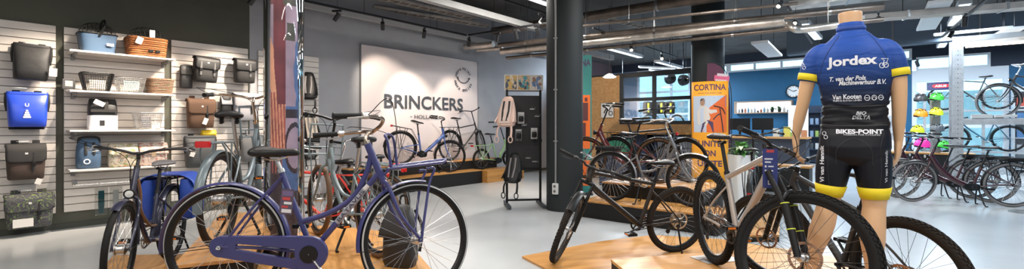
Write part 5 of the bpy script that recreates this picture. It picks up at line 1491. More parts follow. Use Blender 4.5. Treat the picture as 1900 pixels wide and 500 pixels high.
def basket_solid(t, w0, d0, w1, d1, h, m, weave_ribs=False, rim=None):
    rings = [sell(w0, d0, 40, 5, 0)] + [sell(w0 + (w1 - w0) * f, d0 + (d1 - d0) * f, 40, 5, h * f) for f in (0.02, 0.25, 0.5, 0.75, 1.0)] + [sell((w1) * 0.95, d1 * 0.93, 40, 5, h), sell((w0 + (w1 - w0) * 0.1) * 0.94, (d0 + (d1 - d0) * 0.1) * 0.92, 40, 5, 0.02)]
    mb = MB(); mb.loft(rings); o = mb.build('basket', m, t, smooth=50)
    if weave_ribs:
        mb = MB()
        for k in range(9):
            f = (k + 0.5) / 9; mb.tube([V(q) for q in sell((w0 + (w1 - w0) * f) * 1.005, (d0 + (d1 - d0) * f) * 1.005, 40, 5, h * f)], h / 18 * 0.95, 6, closed=True)
        mb.build('weave', m, o)
    mb = MB(); mb.tube([V(q) for q in sell(w1, d1, 40, 5, h)], 0.010, 8, closed=True); mb.build('rim', rim or m, o)
    return o
WIRE_BLK = mat('black_wire', (0.02, 0.02, 0.02), 0.4); WIRE_GRY = mat('grey_wire', (0.33, 0.33, 0.33), 0.35, 0.3)
BASKB = mat('blue_basket', (0.045, 0.085, 0.145), 0.5)
t = shelf_obj('pet_basket', 'slate blue basket with a black wire dome and handle on the top shelf', 'basket', 0, 180, 0.20)
w_ = wu(147, 218); basket_solid(t, w_ * 0.86, 0.27, w_, 0.33, 0.235, BASKB, rim=BLACK)
mb = MB(); dome(mb, w_ * 0.92, 0.30, 0.235, 0.16, 0.0035); mb.build('wire_dome', WIRE_BLK, t)
mb = MB(); mb.tube([V((0.0, -0.17, 0.20)), V((0.05, -0.17, 0.34)), V((0.06, -0.10, 0.42)), V((0.06, 0.10, 0.42)), V((0.05, 0.17, 0.34)), V((0, 0.17, 0.2))], 0.013, 8, k=5); mb.build('handle', BLACK, t)
MB().box((w_ * 0.28, -0.165, 0.10), (0.07, 0.002, 0.035)).build('price_card', PAPER, t, smooth=0)
WCK = weave('orange_wicker', (0.24, 0.075, 0.018), (0.42, 0.15, 0.04)); WCB = weave('brown_wicker', (0.17, 0.095, 0.055), (0.33, 0.20, 0.12))
t = shelf_obj('pet_basket', 'orange wicker basket with a black wire dome on the top shelf', 'basket', 0, 271, 0.20)
w_ = wu(236, 308); basket_solid(t, w_ * 0.90, 0.29, w_, 0.36, 0.25, WCK, True)
mb = MB(); dome(mb, w_ * 0.9, 0.32, 0.25, 0.17, 0.0035); mb.build('wire_dome', WIRE_BLK, t)
for x in (0.05, 0.22):
    mb = MB(); mb.box((x * w_ * 1.0 - 0.0, -0.170, 0.075), (0.05, 0.02, 0.035)); mb.build('buckle', BLACK, t, smooth=0, bevel=0.003)
mb = MB(); mb.box((-0.11, -0.20, 0.20), (0.07, 0.0015, 0.095), Matrix.Rotation(0.35, 3, 'Y')); mb.box((0.03, -0.195, 0.31), (0.06, 0.0015, 0.10)); mb.build('price_card', PAPER, t, smooth=0)
t = shelf_obj('wire_basket', 'black wire basket, leftmost on the second shelf', 'basket', 1, 178, 0.18)
w_ = wu(150, 207); mb = MB(); wire_grid(mb, w_ * 0.72, 0.22, w_, 0.30, 0.235, 12, 9, 8, 0.0022); mb.build('mesh', WIRE_BLK, t)
mb = MB(); mb.tube([V(q) for q in sell(w_, 0.30, 28, 6, 0.235)], 0.010, 6, closed=True)
for s in (-1, 1): mb.tube([V((s * w_ * 0.36, -0.11, 0.0)), V((s * w_ * 0.5, -0.15, 0.235))], 0.012, 6)
mb.build('rim', BLACK, t); MB().box((0, -0.10, 0.09), (0.16, 0.01, 0.11)).build('product_card', mat('card_pale', (0.6, 0.58, 0.55), 0.6), t, smooth=0)
t = shelf_obj('wire_basket', 'grey wire basket with a card inside, middle of the second shelf', 'basket', 1, 241, 0.18)
w_ = wu(216, 268); mb = MB(); wire_grid(mb, w_ * 0.75, 0.22, w_, 0.28, 0.20, 12, 9, 8, 0.0020); mb.build('mesh', WIRE_GRY, t)
MB().box((0, -0.09, 0.10), (0.17, 0.01, 0.12)).build('product_card', mat('card_teal', (0.35, 0.45, 0.45), 0.6), t, smooth=0)
t = shelf_obj('wicker_basket', 'brown wicker basket, rightmost on the second shelf', 'basket', 1, 296, 0.18)
w_ = wu(272, 318); basket_solid(t, w_ * 0.82, 0.24, w_, 0.30, 0.21, WCB, True)
t = shelf_obj('wire_basket', 'light wire basket on the third shelf', 'basket', 2, 274, 0.18)
w_ = wu(249, 299); mb = MB(); wire_grid(mb, w_ * 0.75, 0.22, w_, 0.28, 0.235, 14, 10, 8, 0.0016); mb.build('mesh', WIRE_GRY, t)
MB().box((-0.02, -0.02, 0.11), (0.10, 0.01, 0.15)).build('product_card', mat('card_dark', (0.10, 0.10, 0.11), 0.6), t, smooth=0)
MB().box((0.07, -0.115, 0.06), (0.09, 0.006, 0.08)).build('price_card', PAPER, t, smooth=0)
t = shelf_obj('folded_bag', 'black roll bag wrapped in a white paper band on the third shelf', 'bag', 2, 190, 0.18)
w_ = wu(162, 216)
mb = MB(); mb.loft([sell(w_ * 0.95, 0.24, 24, 5, 0.11), sell(w_ * 0.97, 0.25, 24, 5, 0.22), sell(w_ * 0.98, 0.22, 24, 4, 0.31), sell(w_ * 0.92, 0.14, 24, 4, 0.385), sell(w_ * 0.88, 0.09, 24, 4, 0.41)]); mb.build('body', NYL, t, smooth=60)
mb = MB(); mb.loft([sell(w_ * 0.98, 0.255, 24, 6, 0.0), sell(w_ * 0.985, 0.26, 24, 6, 0.19)]); mb.build('paper_band', WHITE, t, smooth=40)
MB().box((-0.02, -0.132, 0.09), (0.05, 0.002, 0.07)).build('print', mat('ink_black', (0.02, 0.02, 0.02), 0.6), t, smooth=0)
mb = MB(); mb.box((0, -0.135, 0.25), (w_ * 0.9, 0.008, 0.035)); mb.box((0.02, -0.13, 0.30), (0.04, 0.012, 0.14)); mb.build('strap', CHAR, t, smooth=0)
mb = MB(); mb.box((-0.05, -0.142, 0.35), (0.11, 0.0015, 0.06), Matrix.Rotation(0.5, 3, 'Y')); mb.build('price_card', PAPER, t, smooth=0)
t = shelf_obj('backpack', 'slate blue backpack, leftmost on the lowest shelf', 'backpack', 3, 164, 0.17)
w_ = wu(140, 187)
mb = MB(); mb.loft([sell(w_ * 0.86, 0.20, 24, 3.2, 0.0), sell(w_ * 0.98, 0.25, 24, 3, 0.03), sell(w_, 0.26, 24, 3, 0.15), sell(w_ * 0.95, 0.22, 24, 3, 0.28), sell(w_ * 0.82, 0.15, 24, 3, 0.36), sell(w_ * 0.75, 0.10, 24, 3, 0.385)]); mb.build('body', SLATEB, t, smooth=60)
mb = MB(); mb.tube([V((-w_ * 0.40, -0.02, 0.33)), V((-0.08, -0.05, 0.40)), V((0.08, -0.05, 0.40)), V((w_ * 0.40, -0.02, 0.33))], 0.016, 8, k=5, flat=0.5)
for s in (-0.16, 0.16): mb.tube([V((s * w_, -0.09, 0.34)), V((s * w_, -0.125, 0.25)), V((s * w_, -0.13, 0.18))], 0.014, 6, flat=0.4)
mb.build('strap', STR, t)
mb = MB(); mb.ring([(0.022, -0.136), (0.034, -0.134), (0.034, -0.128), (0.022, -0.128)], (-0.03, 0, 0.095), 24); mb.build('emblem', WHITE, t)
mb = MB(); mb.tube([V((0.02, -0.132, 0.22)), V((0.10, -0.125, 0.235)), V((w_ * 0.42, -0.07, 0.24))], 0.005, 5); mb.build('zip', mat('zip_grey', (0.3, 0.3, 0.3), 0.5), t)
for (nm, lab, px0, px1, m_) in (('double_bag', 'white floral double bag with green leaves, middle of the lowest shelf', 200, 253, FLOR), ('double_bag', 'beige leaf-print double bag, rightmost on the lowest shelf', 256, 308, FLOR2)):
    t = shelf_obj(nm, lab, 'bag', 3, (px0 + px1) / 2, 0.17); w_ = wu(px0, px1)
    mb = MB(); mb.loft([sell(w_ * 0.94, 0.20, 24, 5, 0.0), sell(w_, 0.25, 24, 5, 0.03), sell(w_, 0.25, 24, 4, 0.2), sell(w_ * 0.96, 0.17, 24, 4, 0.29), sell(w_ * 0.9, 0.08, 24, 4, 0.315)]); mb.build('body', m_, t, smooth=60)
    mb = MB(); mb.grid(lambda s, q: V(((s - 0.5) * w_ * 1.01, -0.02 - 0.115 * math.sin(q * PI / 2), 0.315 - 0.16 * q ** 1.5)), 8, 8); mb.build('flap', m_, t, smooth=60, solid=0.006)
    mb = MB(); mb.box((-0.01, -0.14, 0.17), (0.05, 0.01, 0.09)); mb.build('strap', mat('strap_tan', (0.30, 0.22, 0.14), 0.6), t, smooth=0)
# box hanging at the panel's left edge, rail with packed accessories
p = NW(127, 165, SLF - 0.10)
t = thing('light_box', 'small dark packed lamp box hanging left of the second shelf', 'box', p, RZ)
MB().box((0, 0, 0.06), (0.12, 0.09, 0.13)).build('carton', mat('carton_dark', (0.06, 0.06, 0.065), 0.5), t, smooth=0, bevel=0.004)
mb = MB(); mb.box((0.0, -0.046, 0.065), (0.07, 0.002, 0.07)); mb.build('print', mat('carton_print', (0.40, 0.38, 0.36), 0.5), t, smooth=0)
za = NW(133, 345, SLF - 0.22).z
ub_ = NW(300, 345, SLF - 0.22); ua_ = NW(136, 345, SLF - 0.22)
ul = ua_.x * UX + ua_.y * UY; ur = ub_.x * UX + ub_.y * UY
t = thing('hanging_rail', 'chrome rail on two arms under the lowest white shelf', 'rail', RU((ul + ur) / 2, SLF, za), RZ)
MB().tube([(-(ur - ul) / 2, -0.22, 0), ((ur - ul) / 2, -0.22, 0)], 0.014, 12).build('bar', CHROME, t)
for s in (-1, 1):
    mb = MB(); mb.tube([(s * (ur - ul) * 0.46, 0, 0.02), (s * (ur - ul) * 0.46, -0.22, 0)], 0.011, 8); mb.box((s * (ur - ul) * 0.46, -0.006, 0.02), (0.05, 0.012, 0.07)); mb.build('arm', STEEL, t)
TEAL = mat('teal_pack', (0.01, 0.10, 0.12), 0.4); CLEARB = glass('clear_bag', (0.93, 0.94, 0.93), 0.10)
for (px, lab, m_, hh) in ((188, 'clear bag with a teal tool roll hanging on the chrome rail', TEAL, 0.30), (215, 'clear bag with a pale item hanging on the chrome rail', mat('pale_item', (0.5, 0.5, 0.48), 0.5), 0.26)):
    p = NW(px, 345, SLF - 0.22)
    t = thing('accessory_pack', lab, 'package', (p.x, p.y, za - 0.035), RZ, 'packs on the chrome rail')
    MB().tube([(0, 0.0, 0.0), (0, 0.018, 0.03), (0, 0.0, 0.052), (0, -0.018, 0.035)], 0.003, 6, k=4).build('hanger', WHITE, t)
    MB().box((0, 0, -0.20), (0.13, 0.012, 0.36)).build('clear_pouch', CLEARB, t, smooth=0, bevel=0.004)
    MB().loft([sell(0.05, 0.009, 12, 3, -0.06 - hh), sell(0.065, 0.010, 12, 3, -0.05 - hh * 0.6), sell(0.06, 0.009, 12, 3, -0.06)]).build('content', m_, t)
# panel three
bag('small dark handlebar bag with bottles pocket, left on the third panel', 333, 357, 122, 164, 'soft', (NYL, CHAR, STR), 0.10, handles=False, logo=False)
bag('black pannier tilted forward, upper left on the third panel', 357, 403, 103, 152, 'flap', (CHAR, NYL, mat('silver_strap', (0.11, 0.11, 0.11), 0.5)), 0.20, buckle=2, handles=False, tilt=0.06, n_off=0.10)
bag('black pannier with silver triangle, upper right on the third panel', 434, 473, 107, 154, 'flap', (CHAR, NYL, mat('silver_strap', (0.11, 0.11, 0.11), 0.5)), 0.19, handles=False, n_off=0.06)
bag('brown canvas pannier with cross laces, centre of the third panel', 346, 398, 181, 238, 'flap', (BRN, BRN, STR), 0.17, price=(0.10, 0.22, 0.06, 0.10, None))
bag('pale grey pannier with black side, right of the brown pannier', 432, 478, 170, 224, 'flap', (GREYC, GREYC, STR), 0.17, handles=False, logo=False)
bag('small black and clear pouch between the brown and the pale grey pannier', 408, 430, 178, 218, 'soft', (NYL, mat('clear_grey', (0.4, 0.4, 0.42), 0.3), STR), 0.12, handles=False, logo=False)
bag('dark grey roll-top pannier low on the third panel', 343, 400, 252, 311, 'roll', (mat('grey_tarpaulin', (0.055, 0.056, 0.058), 0.45), STR, WHITE), 0.20, logo=False, price=(-0.33, 0.45, 0.06, 0.09, None))
bag('grey roll-top pannier behind the handlebar of the pale blue bicycle', 446, 488, 250, 300, 'roll', (mat('mid_grey_tarp', (0.13, 0.13, 0.13), 0.5), STR, WHITE), 0.18, logo=False)
bag('bright yellow small bag above the dark grey pannier', 372, 401, 242, 262, 'soft', (mat('bright_yellow', (0.75, 0.50, 0.01), 0.45), mat('bright_yellow', (0.75, 0.50, 0.01), 0.45), STR), 0.10, handles=False, logo=False)
# panel four: child seats
def child_seat(label, loc_, rz, s=1.0, m=BLACK, pad=None, legs=True, group=None):
    t = thing('child_seat', label, 'child seat', loc_, rz, group)
    mb = MB(); rings = []
    for (z, w, d, y) in ((0.0, 0.20, 0.16, -0.06), (0.03, 0.29, 0.22, -0.06), (0.10, 0.33, 0.22, -0.045), (0.20, 0.31, 0.17, -0.01), (0.30, 0.27, 0.12, 0.02), (0.40, 0.22, 0.09, 0.04), (0.47, 0.17, 0.07, 0.05), (0.50, 0.09, 0.04, 0.055)):
        rings.append([V((p[0] * s, p[1] * s, p[2] * s)) for p in sell(w, d, 24, 2.4, z, 0, y)])
    mb.loft(rings); mb.build('shell', m, t, smooth=50)
    for q in (-1, 1):
        mb = MB(); mb.loft([[V((p[0] * s, p[1] * s, p[2] * s)) for p in sell(0.03, 0.20 - 0.07 * k, 12, 3, 0.08 + 0.07 * k, q * (0.152 - 0.012 * k), -0.09 + 0.045 * k)] for k in range(3)]); mb.build('side_wing', m, t, smooth=50)
        if legs:
            mb = MB(); mb.tube([V((q * 0.10, -0.10, 0.03)) * s, V((q * 0.12, -0.15, -0.06)) * s, V((q * 0.115, -0.17, -0.17)) * s], 0.018 * s, 8, flat=0.6, k=4); mb.tube([V((q * 0.115 + 0.034 * math.cos(a), -0.19, -0.20 + 0.05 * math.sin(a))) * s for a in [2 * PI * i / 14 for i in range(14)]], 0.009 * s, 6, closed=True); mb.build('foot_rest', m, t)
        mb = MB(); mb.tube([V((q * 0.045, -0.01, 0.42)) * s, V((q * 0.05, -0.075, 0.26)) * s, V((q * 0.035, -0.165, 0.10)) * s], 0.016 * s, 6, flat=0.3); mb.build('harness', STR if m is not BLACK else GREYBAR, t)
    if pad: 
        mb = MB(); mb.loft([[V((p[0] * s, p[1] * s, p[2] * s)) for p in sell(0.19, 0.02, 14, 3, z, 0, y)] for z, y in ((0.06, -0.165), (0.12, -0.148), (0.22, -0.085), (0.34, -0.03), (0.42, 0.0))]); mb.build('cushion', pad, t, smooth=50)
    return t
p = NW(572, 185, SLF - 0.14); child_seat('black child seat upper right of the photo pillar', p, RZ - 0.5)
p = NW(576, 262, SLF - 0.16); child_seat('black child seat with pale cushion and beige harness, right of the photo pillar', p, RZ - 0.2, pad=mat('cushion_cream', (0.55, 0.47, 0.38), 0.7), legs=False)
p = NW(574, 296, SLF - 0.10); child_seat('small black front child seat, lowest beside the photo pillar', p, RZ - 0.2, s=0.7)
# blue double pannier on the dark navy bicycle
def world_on(b, p): return b.matrix_basis @ V(p)
bx = thing('double_pannier', 'bright royal blue double pannier on the rear rack of the dark navy bicycle', 'bag', world_on(b2, (-0.02, 0, 0.40)), b2.rotation_euler.z)
M_RB = mat('royal_blue_nylon', (0.022, 0.075, 0.42), 0.5, bump=0.2, bscale=20)
for s in (-1, 1):
    mb = MB(); mb.loft([sell(0.30, 0.10, 20, 5, 0.0, 0, s * 0.155), sell(0.36, 0.13, 20, 5, 0.04, 0, s * 0.16), sell(0.38, 0.13, 20, 5, 0.30, 0, s * 0.16), sell(0.36, 0.08, 20, 5, 0.38, 0, s * 0.145)]); sb = mb.build('side_bag', M_RB, bx, smooth=50)
    mb = MB(); mb.grid(lambda a, q: V(((a - 0.5) * 0.39, s * (0.10 + 0.13 * math.sin(q * PI / 2)), 0.425 - 0.12 * q ** 1.6)), 8, 8); mb.build('flap', M_RB, sb, smooth=50, solid=0.006)
MB().box((0, 0, 0.425), (0.38, 0.22, 0.008)).build('bridge', M_RB, bx, smooth=0)
# black bag standing on the oak platform behind the front wheel
p = G(742, 493, 0.262)
t = thing('standing_bag', 'black bag standing on the oak platform behind the blue-violet front wheel', 'bag', (p.x, p.y, 0.262), -0.35, lean=-0.06)
mb = MB(); mb.loft([sell(0.24, 0.14, 24, 3, 0.0), sell(0.27, 0.18, 24, 3, 0.05), sell(0.26, 0.19, 24, 3, 0.20), sell(0.22, 0.15, 24, 3, 0.34), sell(0.16, 0.10, 24, 3, 0.43), sell(0.10, 0.05, 24, 3, 0.46)]); mb.build('body', NYL, t, smooth=60)
mb = MB(); mb.grid(lambda a, q: V(((a - 0.5) * (0.16 + 0.1 * q), 0.0 - 0.105 * math.sin(q * PI / 2), 0.46 - 0.24 * q ** 1.3)), 8, 8); mb.build('flap', CHAR, t, smooth=60, solid=0.008)
mb = MB(); mb.tube([V((-0.04, 0.03, 0.44)), V((-0.03, 0.03, 0.52)), V((0.03, 0.03, 0.52)), V((0.04, 0.03, 0.44))], 0.010, 6, k=4, flat=0.5)
for s in (-1, 1): mb.tube([V((s * 0.08, 0.06, 0.42)), V((s * 0.13, 0.09, 0.28)), V((s * 0.12, 0.08, 0.10))], 0.014, 6, k=4, flat=0.4)
mb.build('strap', STR, t)
# ================================================================== CEILING SERVICES, TRACKS AND LAMPS
M_CHAN = mat('painted_channel', (0.36, 0.36, 0.36), 0.45)
M_TRACK = mat('track_black', (0.012, 0.012, 0.013), 0.45)
M_FOIL = mat('duct_foil', (0.62, 0.56, 0.50), 0.38, 0.85, noise=0.25, nscale=5, bump=0.6, bscale=9)
M_DUCT = mat('duct_dull', (0.20, 0.165, 0.14), 0.36, 0.6, noise=0.3, nscale=4, bump=0.4, bscale=6)
M_GALV = mat('galvanised_steel', (0.50, 0.51, 0.52), 0.42, 0.75, noise=0.1, nscale=12)
M_LUM = mat('luminaire_white', (0.70, 0.71, 0.72), 0.5)
def ru_of(p): return (p.x * UX + p.y * UY, p.x * NX + p.y * NY)
def beam_ru(name, label, cat, u0, u1, n, z, w, h, m, hang=True):
    t = thing(name, label, cat, RU((u0 + u1) / 2, n, z), RZ)
    L = u1 - u0
    MB().box((0, 0, h / 2), (L, w, h)).build('housing', m, t, smooth=0, bevel=0.004)
    if hang:
        mb = MB(); k = max(2, int(L / 1.8))
        for i in range(k): mb.cyl(V((-L / 2 + (i + 0.5) * L / k, 0, h)), V((-L / 2 + (i + 0.5) * L / k, 0, CEIL - z - 0.002)), 0.005, n=6)
        mb.build('hanger_rod', DARKMET, t)
    return t
beam_ru('cable_channel', 'long pale grey cable channel along the top of the left wall', 'channel', -1.5, 11.6, 8.05, 3.44, 0.10, 0.13, M_CHAN)
beam_ru('cable_channel', 'pale grey hanging channel running overhead towards the dark column', 'channel', -0.5, 8.05, 6.03, 3.42, 0.13, 0.12, mat('pale_channel', (0.30, 0.30, 0.295), 0.45))
def track(label, a, b):
    a, b = V(a), V(b); d = b - a; L = d.length
    t = thing('lighting_track', label, 'track', (a + b) / 2, math.atan2(d.y, d.x))
    MB().box((0, 0, 0), (L, 0.035, 0.035)).build('rail', M_TRACK, t, smooth=0)
    mb = MB(); k = max(2, int(L / 1.6)); z = a.z
    for i in range(k): mb.cyl(V((-L / 2 + (i + 0.5) * L / k, 0, 0.017)), V((-L / 2 + (i + 0.5) * L / k, 0, CEIL - z - 0.002)), 0.003, n=5)
    mb.build('suspension_wire', DARKMET, t)
    return t
LED_W = emissive('lamp_face_warm', (1.0, 0.80, 0.58), 14.0)
def spot(label, pos, target, power, color=WARM, ang=46, r=0.036, group='track spotlights'):
    """track spotlight: adapter, stem, tilted cylinder head and its own lamp"""
    pos, target = V(pos), V(target)
    t = thing('track_spotlight', label, 'spotlight', pos, 0, group)
    d0 = (target - pos); yaw = math.atan2(d0.y, d0.x)
    c = V((0, 0, -0.135)); d = (target - (pos + c)).normalized()
    MB().box((0, 0, -0.034), (0.16, 0.033, 0.030), Matrix.Rotation(yaw, 3, 'Z')).build('adapter', M_TRACK, t, smooth=0)
    MB().cyl((0, 0, -0.04), c, 0.009, n=8).build('stem', M_TRACK, t)
    R3 = rot_to(d); mb = MB()
    mb.ring([(0.004, -0.075), (r, -0.075), (r, 0.075), (r - 0.005, 0.075), (r - 0.006, 0.06), (0.004, 0.06)], (0, 0, 0), 24, 'Z')
    mb.v = [tuple(R3 @ V(v) + c) for v in mb.v]; hd = mb.build('head', M_TRACK, t)
    if power > 0:
        mb = MB(); mb.ring([(r - 0.008, 0.062), (0.001, 0.063)], (0, 0, 0), 20, 'Z', closedprof=False); mb.v = [tuple(R3 @ V(v) + c) for v in mb.v]
        mb.build('lamp_face', LED_W, hd)
        spot_light(pos + c + d * 0.09, target, power, color, ang)
    return t
cr = RU(6.95, 7.05, 3.30)
track('black lighting track along the left wall, in front of the pale channel', RU(-1.0, 7.1, 3.30), RU(6.93, 7.1, 3.30))
track('black lighting track turning right from the end of the wall track', RU(6.95, 7.05, 3.30), RU(7.15, 4.3, 3.30))
track('black lighting track overhead left of the dark column', RU(2.0, 5.06, 3.46), RU(8.3, 5.06, 3.46))
track('black lighting track pointing at the workshop window', P(1100, 52, 9.2), P(1255, 106, 13.0))
track('black lighting track above the helmet display, upper right', P(1850, -14, 6.2), P(1748, 66, 9.4))
track('short black lighting track left of the mannequin neck', P(1462, 12, 7.5), P(1507, 80, 10.8))
def on_track(px, py, z):
    Y = (z - CAMH) * F / (HOR - py); return V(((px - 950) / F * Y, Y, z))
def wall_at(px, py): return NW(px, py, WALL_N - 0.1)
zt = 3.28
def trk(px):                                   # point of the wall track seen at picture column px
    p = NW(px, 200, 7.1); return V((p.x, p.y, zt))
S = [('spotlight on the wall track, first right of the photo pillar', trk(625), wall_at(500, 215), 90),
     ('spotlight on the wall track above the left edge of the banner', trk(710), wall_at(715, 170), 90),
     ('spotlight on the wall track above the middle of the banner', trk(787), wall_at(768, 212), 140),
     ('spotlight near the end of the wall track, before the silver duct stubs', trk(870), wall_at(850, 215), 80),
     ('spotlight aimed at the topmost black pannier', RU(1.3, 7.1, zt), wall_at(35, 215), 190),
     ('spotlight aimed at the lower bags of the leftmost panel', RU(1.75, 7.1, zt), wall_at(80, 330), 190),
     ('spotlight aimed at the shelved baskets', RU(2.25, 7.1, zt), wall_at(210, 190), 180),
     ('spotlight aimed at the lower shelf and backpack', RU(2.65, 7.1, zt), wall_at(235, 300), 190),
     ('spotlight aimed at the dark panniers', RU(3.05, 7.1, zt), wall_at(400, 200), 220)]
for i, (lab, pos, tg, pw) in enumerate(S): spot(lab, pos, tg, pw, WARM, 60)
spot('spotlight on the overhead track beside the dark column', RU(6.9, 5.06, 3.45), G(700, 400, 0.0), 170, NEUT, 70)
spot('added spotlight on the overhead track, out of view over the blue-violet bicycle', RU(3.6, 5.06, 3.45), V((-1.2, 3.6, 0.4)), 190, NEUT, 70)  # added above the view to keep the floor bright
spot('added spotlight on the overhead track, out of view over the oak platform', RU(4.6, 5.06, 3.45), V((-1.8, 4.2, 0.4)), 160, NEUT, 60)  # second unseen spot added for floor brightness
for (px, py, lab, tg) in ((968, 66, 'left of three spotlights on the turning track', (-0.6, 9.8, 0.5)), (985, 64, 'middle of three spotlights on the turning track', (0.6, 9.5, 1.0)), (1003, 62, 'right of three spotlights on the turning track', (1.2, 9.2, 1.0))):
    spot(lab, RU(7.05, 6.3 - 0.5 * (px - 968) / 17, zt), tg, 110, WARM, 64)
spot('lit spotlight facing the viewer, left of the two before the workshop', on_track(1171, 78, 3.02), V((1.9, 6.2, 0.7)), 120, NEUT, 60)
spot('lit spotlight facing the viewer, right of the two before the workshop', on_track(1228, 96, 2.98), V((2.2, 6.3, 0.8)), 90, NEUT, 60)
spot('spotlight left of the mannequin neck aimed at the silver bicycle', P(1475, 28, 8.2), V((1.7, 3.3, 0.6)), 190, NEUT, 46)
spot('spotlight at the upper edge left of the mannequin', P(1447, -8, 7.0), V((1.0, 4.6, 0.4)), 160, NEUT, 50)
spot('lit spotlight right of the mannequin neck', P(1630, 20, 7.6), V((2.2, 2.9, 0.9)), 150, NEUT, 40)
spot('spotlight on the right track, upper of two', P(1790, 24, 7.2), V((7.6, 7.9, 0.6)), 110, NEUT, 60)
spot('spotlight on the right track, lower of two beside the steel rack', P(1764, 52, 8.6), V((6.8, 8.6, 0.6)), 90, NEUT, 60)
spot('spotlight between the mannequin shoulder and the helmet stand', P(1702, 108, 11.0), P(1735, 205, 11.8), 70, NEUT, 55)
spot('added spotlight on a ceiling rod, brightening the oak cladding', P(1112, 60, 10.2), UW(1140, 215, PART_U), 130, WARM, 62)  # extra lamp added because the cladding rendered too dark
# housings of the added overhead fill lights
for i, (u, n, z, L, p, c) in enumerate(FILL_LUM):
    t = thing('fill_luminaire', 'long white linear luminaire added overhead as fill light, slim box on rods', 'ceiling light', RU(u, n, z), RZ, 'added fill luminaires')
    MB().box((0, 0, 0.0), (L + 0.04, 0.20, 0.09)).build('housing', M_LUM, t, smooth=0, bevel=0.004)
    MB().box((0, 0, -0.0465), (L, 0.15, 0.003)).build('diffuser', emissive('diffuser_cool' if c is COOL else 'diffuser_neutral', c, 2.2), t, smooth=0)
    mb = MB()
    for s in (-1, 1): mb.cyl(V((s * L * 0.35, 0, 0.045)), V((s * L * 0.35, 0, CEIL - z - 0.002)), 0.005, n=6)
    mb.build('hanger_rod', DARKMET, t)
# ducts and pipes
def pipe(name, label, pts, r, m, n=14, band=True, k=1):
    o = V(pts[0]); t = thing(name, label, 'pipe' if r < 0.08 else 'duct', o)
    q = [V(p) - o for p in pts]
    MB().tube(q, r, n, k=k).build('run', m, t)
    if band:
        mb = MB(); d = q[-1] - q[0]; m_ = max(2, int(d.length / 1.4))
        for i in range(m_):
            c = q[0] + d * ((i + 0.5) / m_); dn = d.normalized()
            if k == 1 and len(q) == 2: mb.tube([c - dn * 0.02, c + dn * 0.02], r * 1.06, n)
            if k == 1 and len(q) == 2: mb.cyl(c + V((0, 0, r)), V((c.x, c.y, CEIL - o.z - 0.002)), 0.005, n=5)
        if mb.v: mb.build('pipe_hanger', STEEL, t)
    return t
def dd(px, py, z): return on_track(px, py, z)
zA = 3.72
pipe('air_duct', 'thick dull ventilation duct overhead, passing behind the dark column', [dd(915, 59, zA), dd(1500, -34, zA)], 0.105, M_DUCT, 20)
pipe('air_duct', 'bright foil-wrapped duct below the thick dull one', [dd(930, 96, 3.10), dd(1455, 40, 3.10)], 0.077, M_FOIL, 18)
pipe('air_duct', 'silver duct elbow left of the mannequin neck', [dd(1440, 42, 3.10), dd(1462, 44, 3.06), dd(1472, 53, 2.95), dd(1490, 55, 2.93), dd(1560, 46, 2.95)], 0.056, M_FOIL, 16, False, 5)
pipe('air_duct', 'long dull duct crossing above the workshop window', [dd(925, 84, 3.21), dd(1640, 12, 3.21)], 0.054, M_DUCT, 16)
pipe('water_pipe', 'brown pipe, lowest of the overhead pipe bundle', [dd(940, 108, 2.98), dd(1640, 36, 2.98)], 0.038, M_DUCT)
pipe('water_pipe', 'thin dark pipe, topmost of the overhead pipe bundle', [dd(1082, 48, 3.33), dd(1480, 6, 3.33)], 0.027, M_DUCT)
pipe('air_duct', 'short silver duct stub near the wall above the banner', [NW(862, 88, WALL_N - 0.15), NW(862, 88, WALL_N - 0.15) + V((0.72, -0.42, 0))], 0.075, M_FOIL, 16, False)
pipe('air_duct', 'second short silver duct stub, lower and right of the first', [NW(885, 93, WALL_N - 0.15), NW(885, 93, WALL_N - 0.15) + V((0.66, -0.30, 0))], 0.055, M_FOIL, 16, False)
pipe('water_pipe', 'short black capped pipe on the wall right of the duct stubs', [NW(935, 99, WALL_N - 0.2), NW(935, 99, WALL_N - 0.2) + V((1.1, -0.5, 0))], 0.035, BLACK, 12, False)
def rect_duct(name, label, a, b, w, h, m, cat='duct'):
    a, b = V(a), V(b); d = b - a; L = d.length
    t = thing(name, label, cat, (a + b) / 2, math.atan2(d.y, d.x))
    MB().box((0, 0, h / 2), (L, w, h)).build('casing', m, t, smooth=0, bevel=0.004)
    mb = MB(); k = max(2, int(L / 1.5))
    for i in range(k): mb.box((-L / 2 + (i + 0.5) * L / k, 0, h / 2), (0.03, w + 0.02, h + 0.02))
    mb.build('flange', STEEL, t, smooth=0)
    mb = MB()
    for i in range(k): mb.cyl(V((-L / 2 + (i + 0.5) * L / k, w / 2 + 0.012, h / 2)), V((-L / 2 + (i + 0.5) * L / k, w / 2 + 0.012, CEIL - (a.z + b.z) / 2 - 0.002)), 0.005, n=5)
    mb.build('hanger_rod', DARKMET, t)
    return t
M_BEIGE = mat('beige_casing', (0.48, 0.44, 0.40), 0.5, 0.2, noise=0.2, nscale=4)
rect_duct('flat_duct', 'wide beige flat duct overhead, right of the mannequin neck', dd(1600, 40, 3.22), dd(1960, 12, 3.22), 0.30, 0.10, M_BEIGE)
rect_duct('flat_duct', 'wide flat duct above the mannequin, parallel to the pipes', dd(1462, 16, 3.50), dd(1990, -40, 3.50), 0.36, 0.10, M_FOIL)
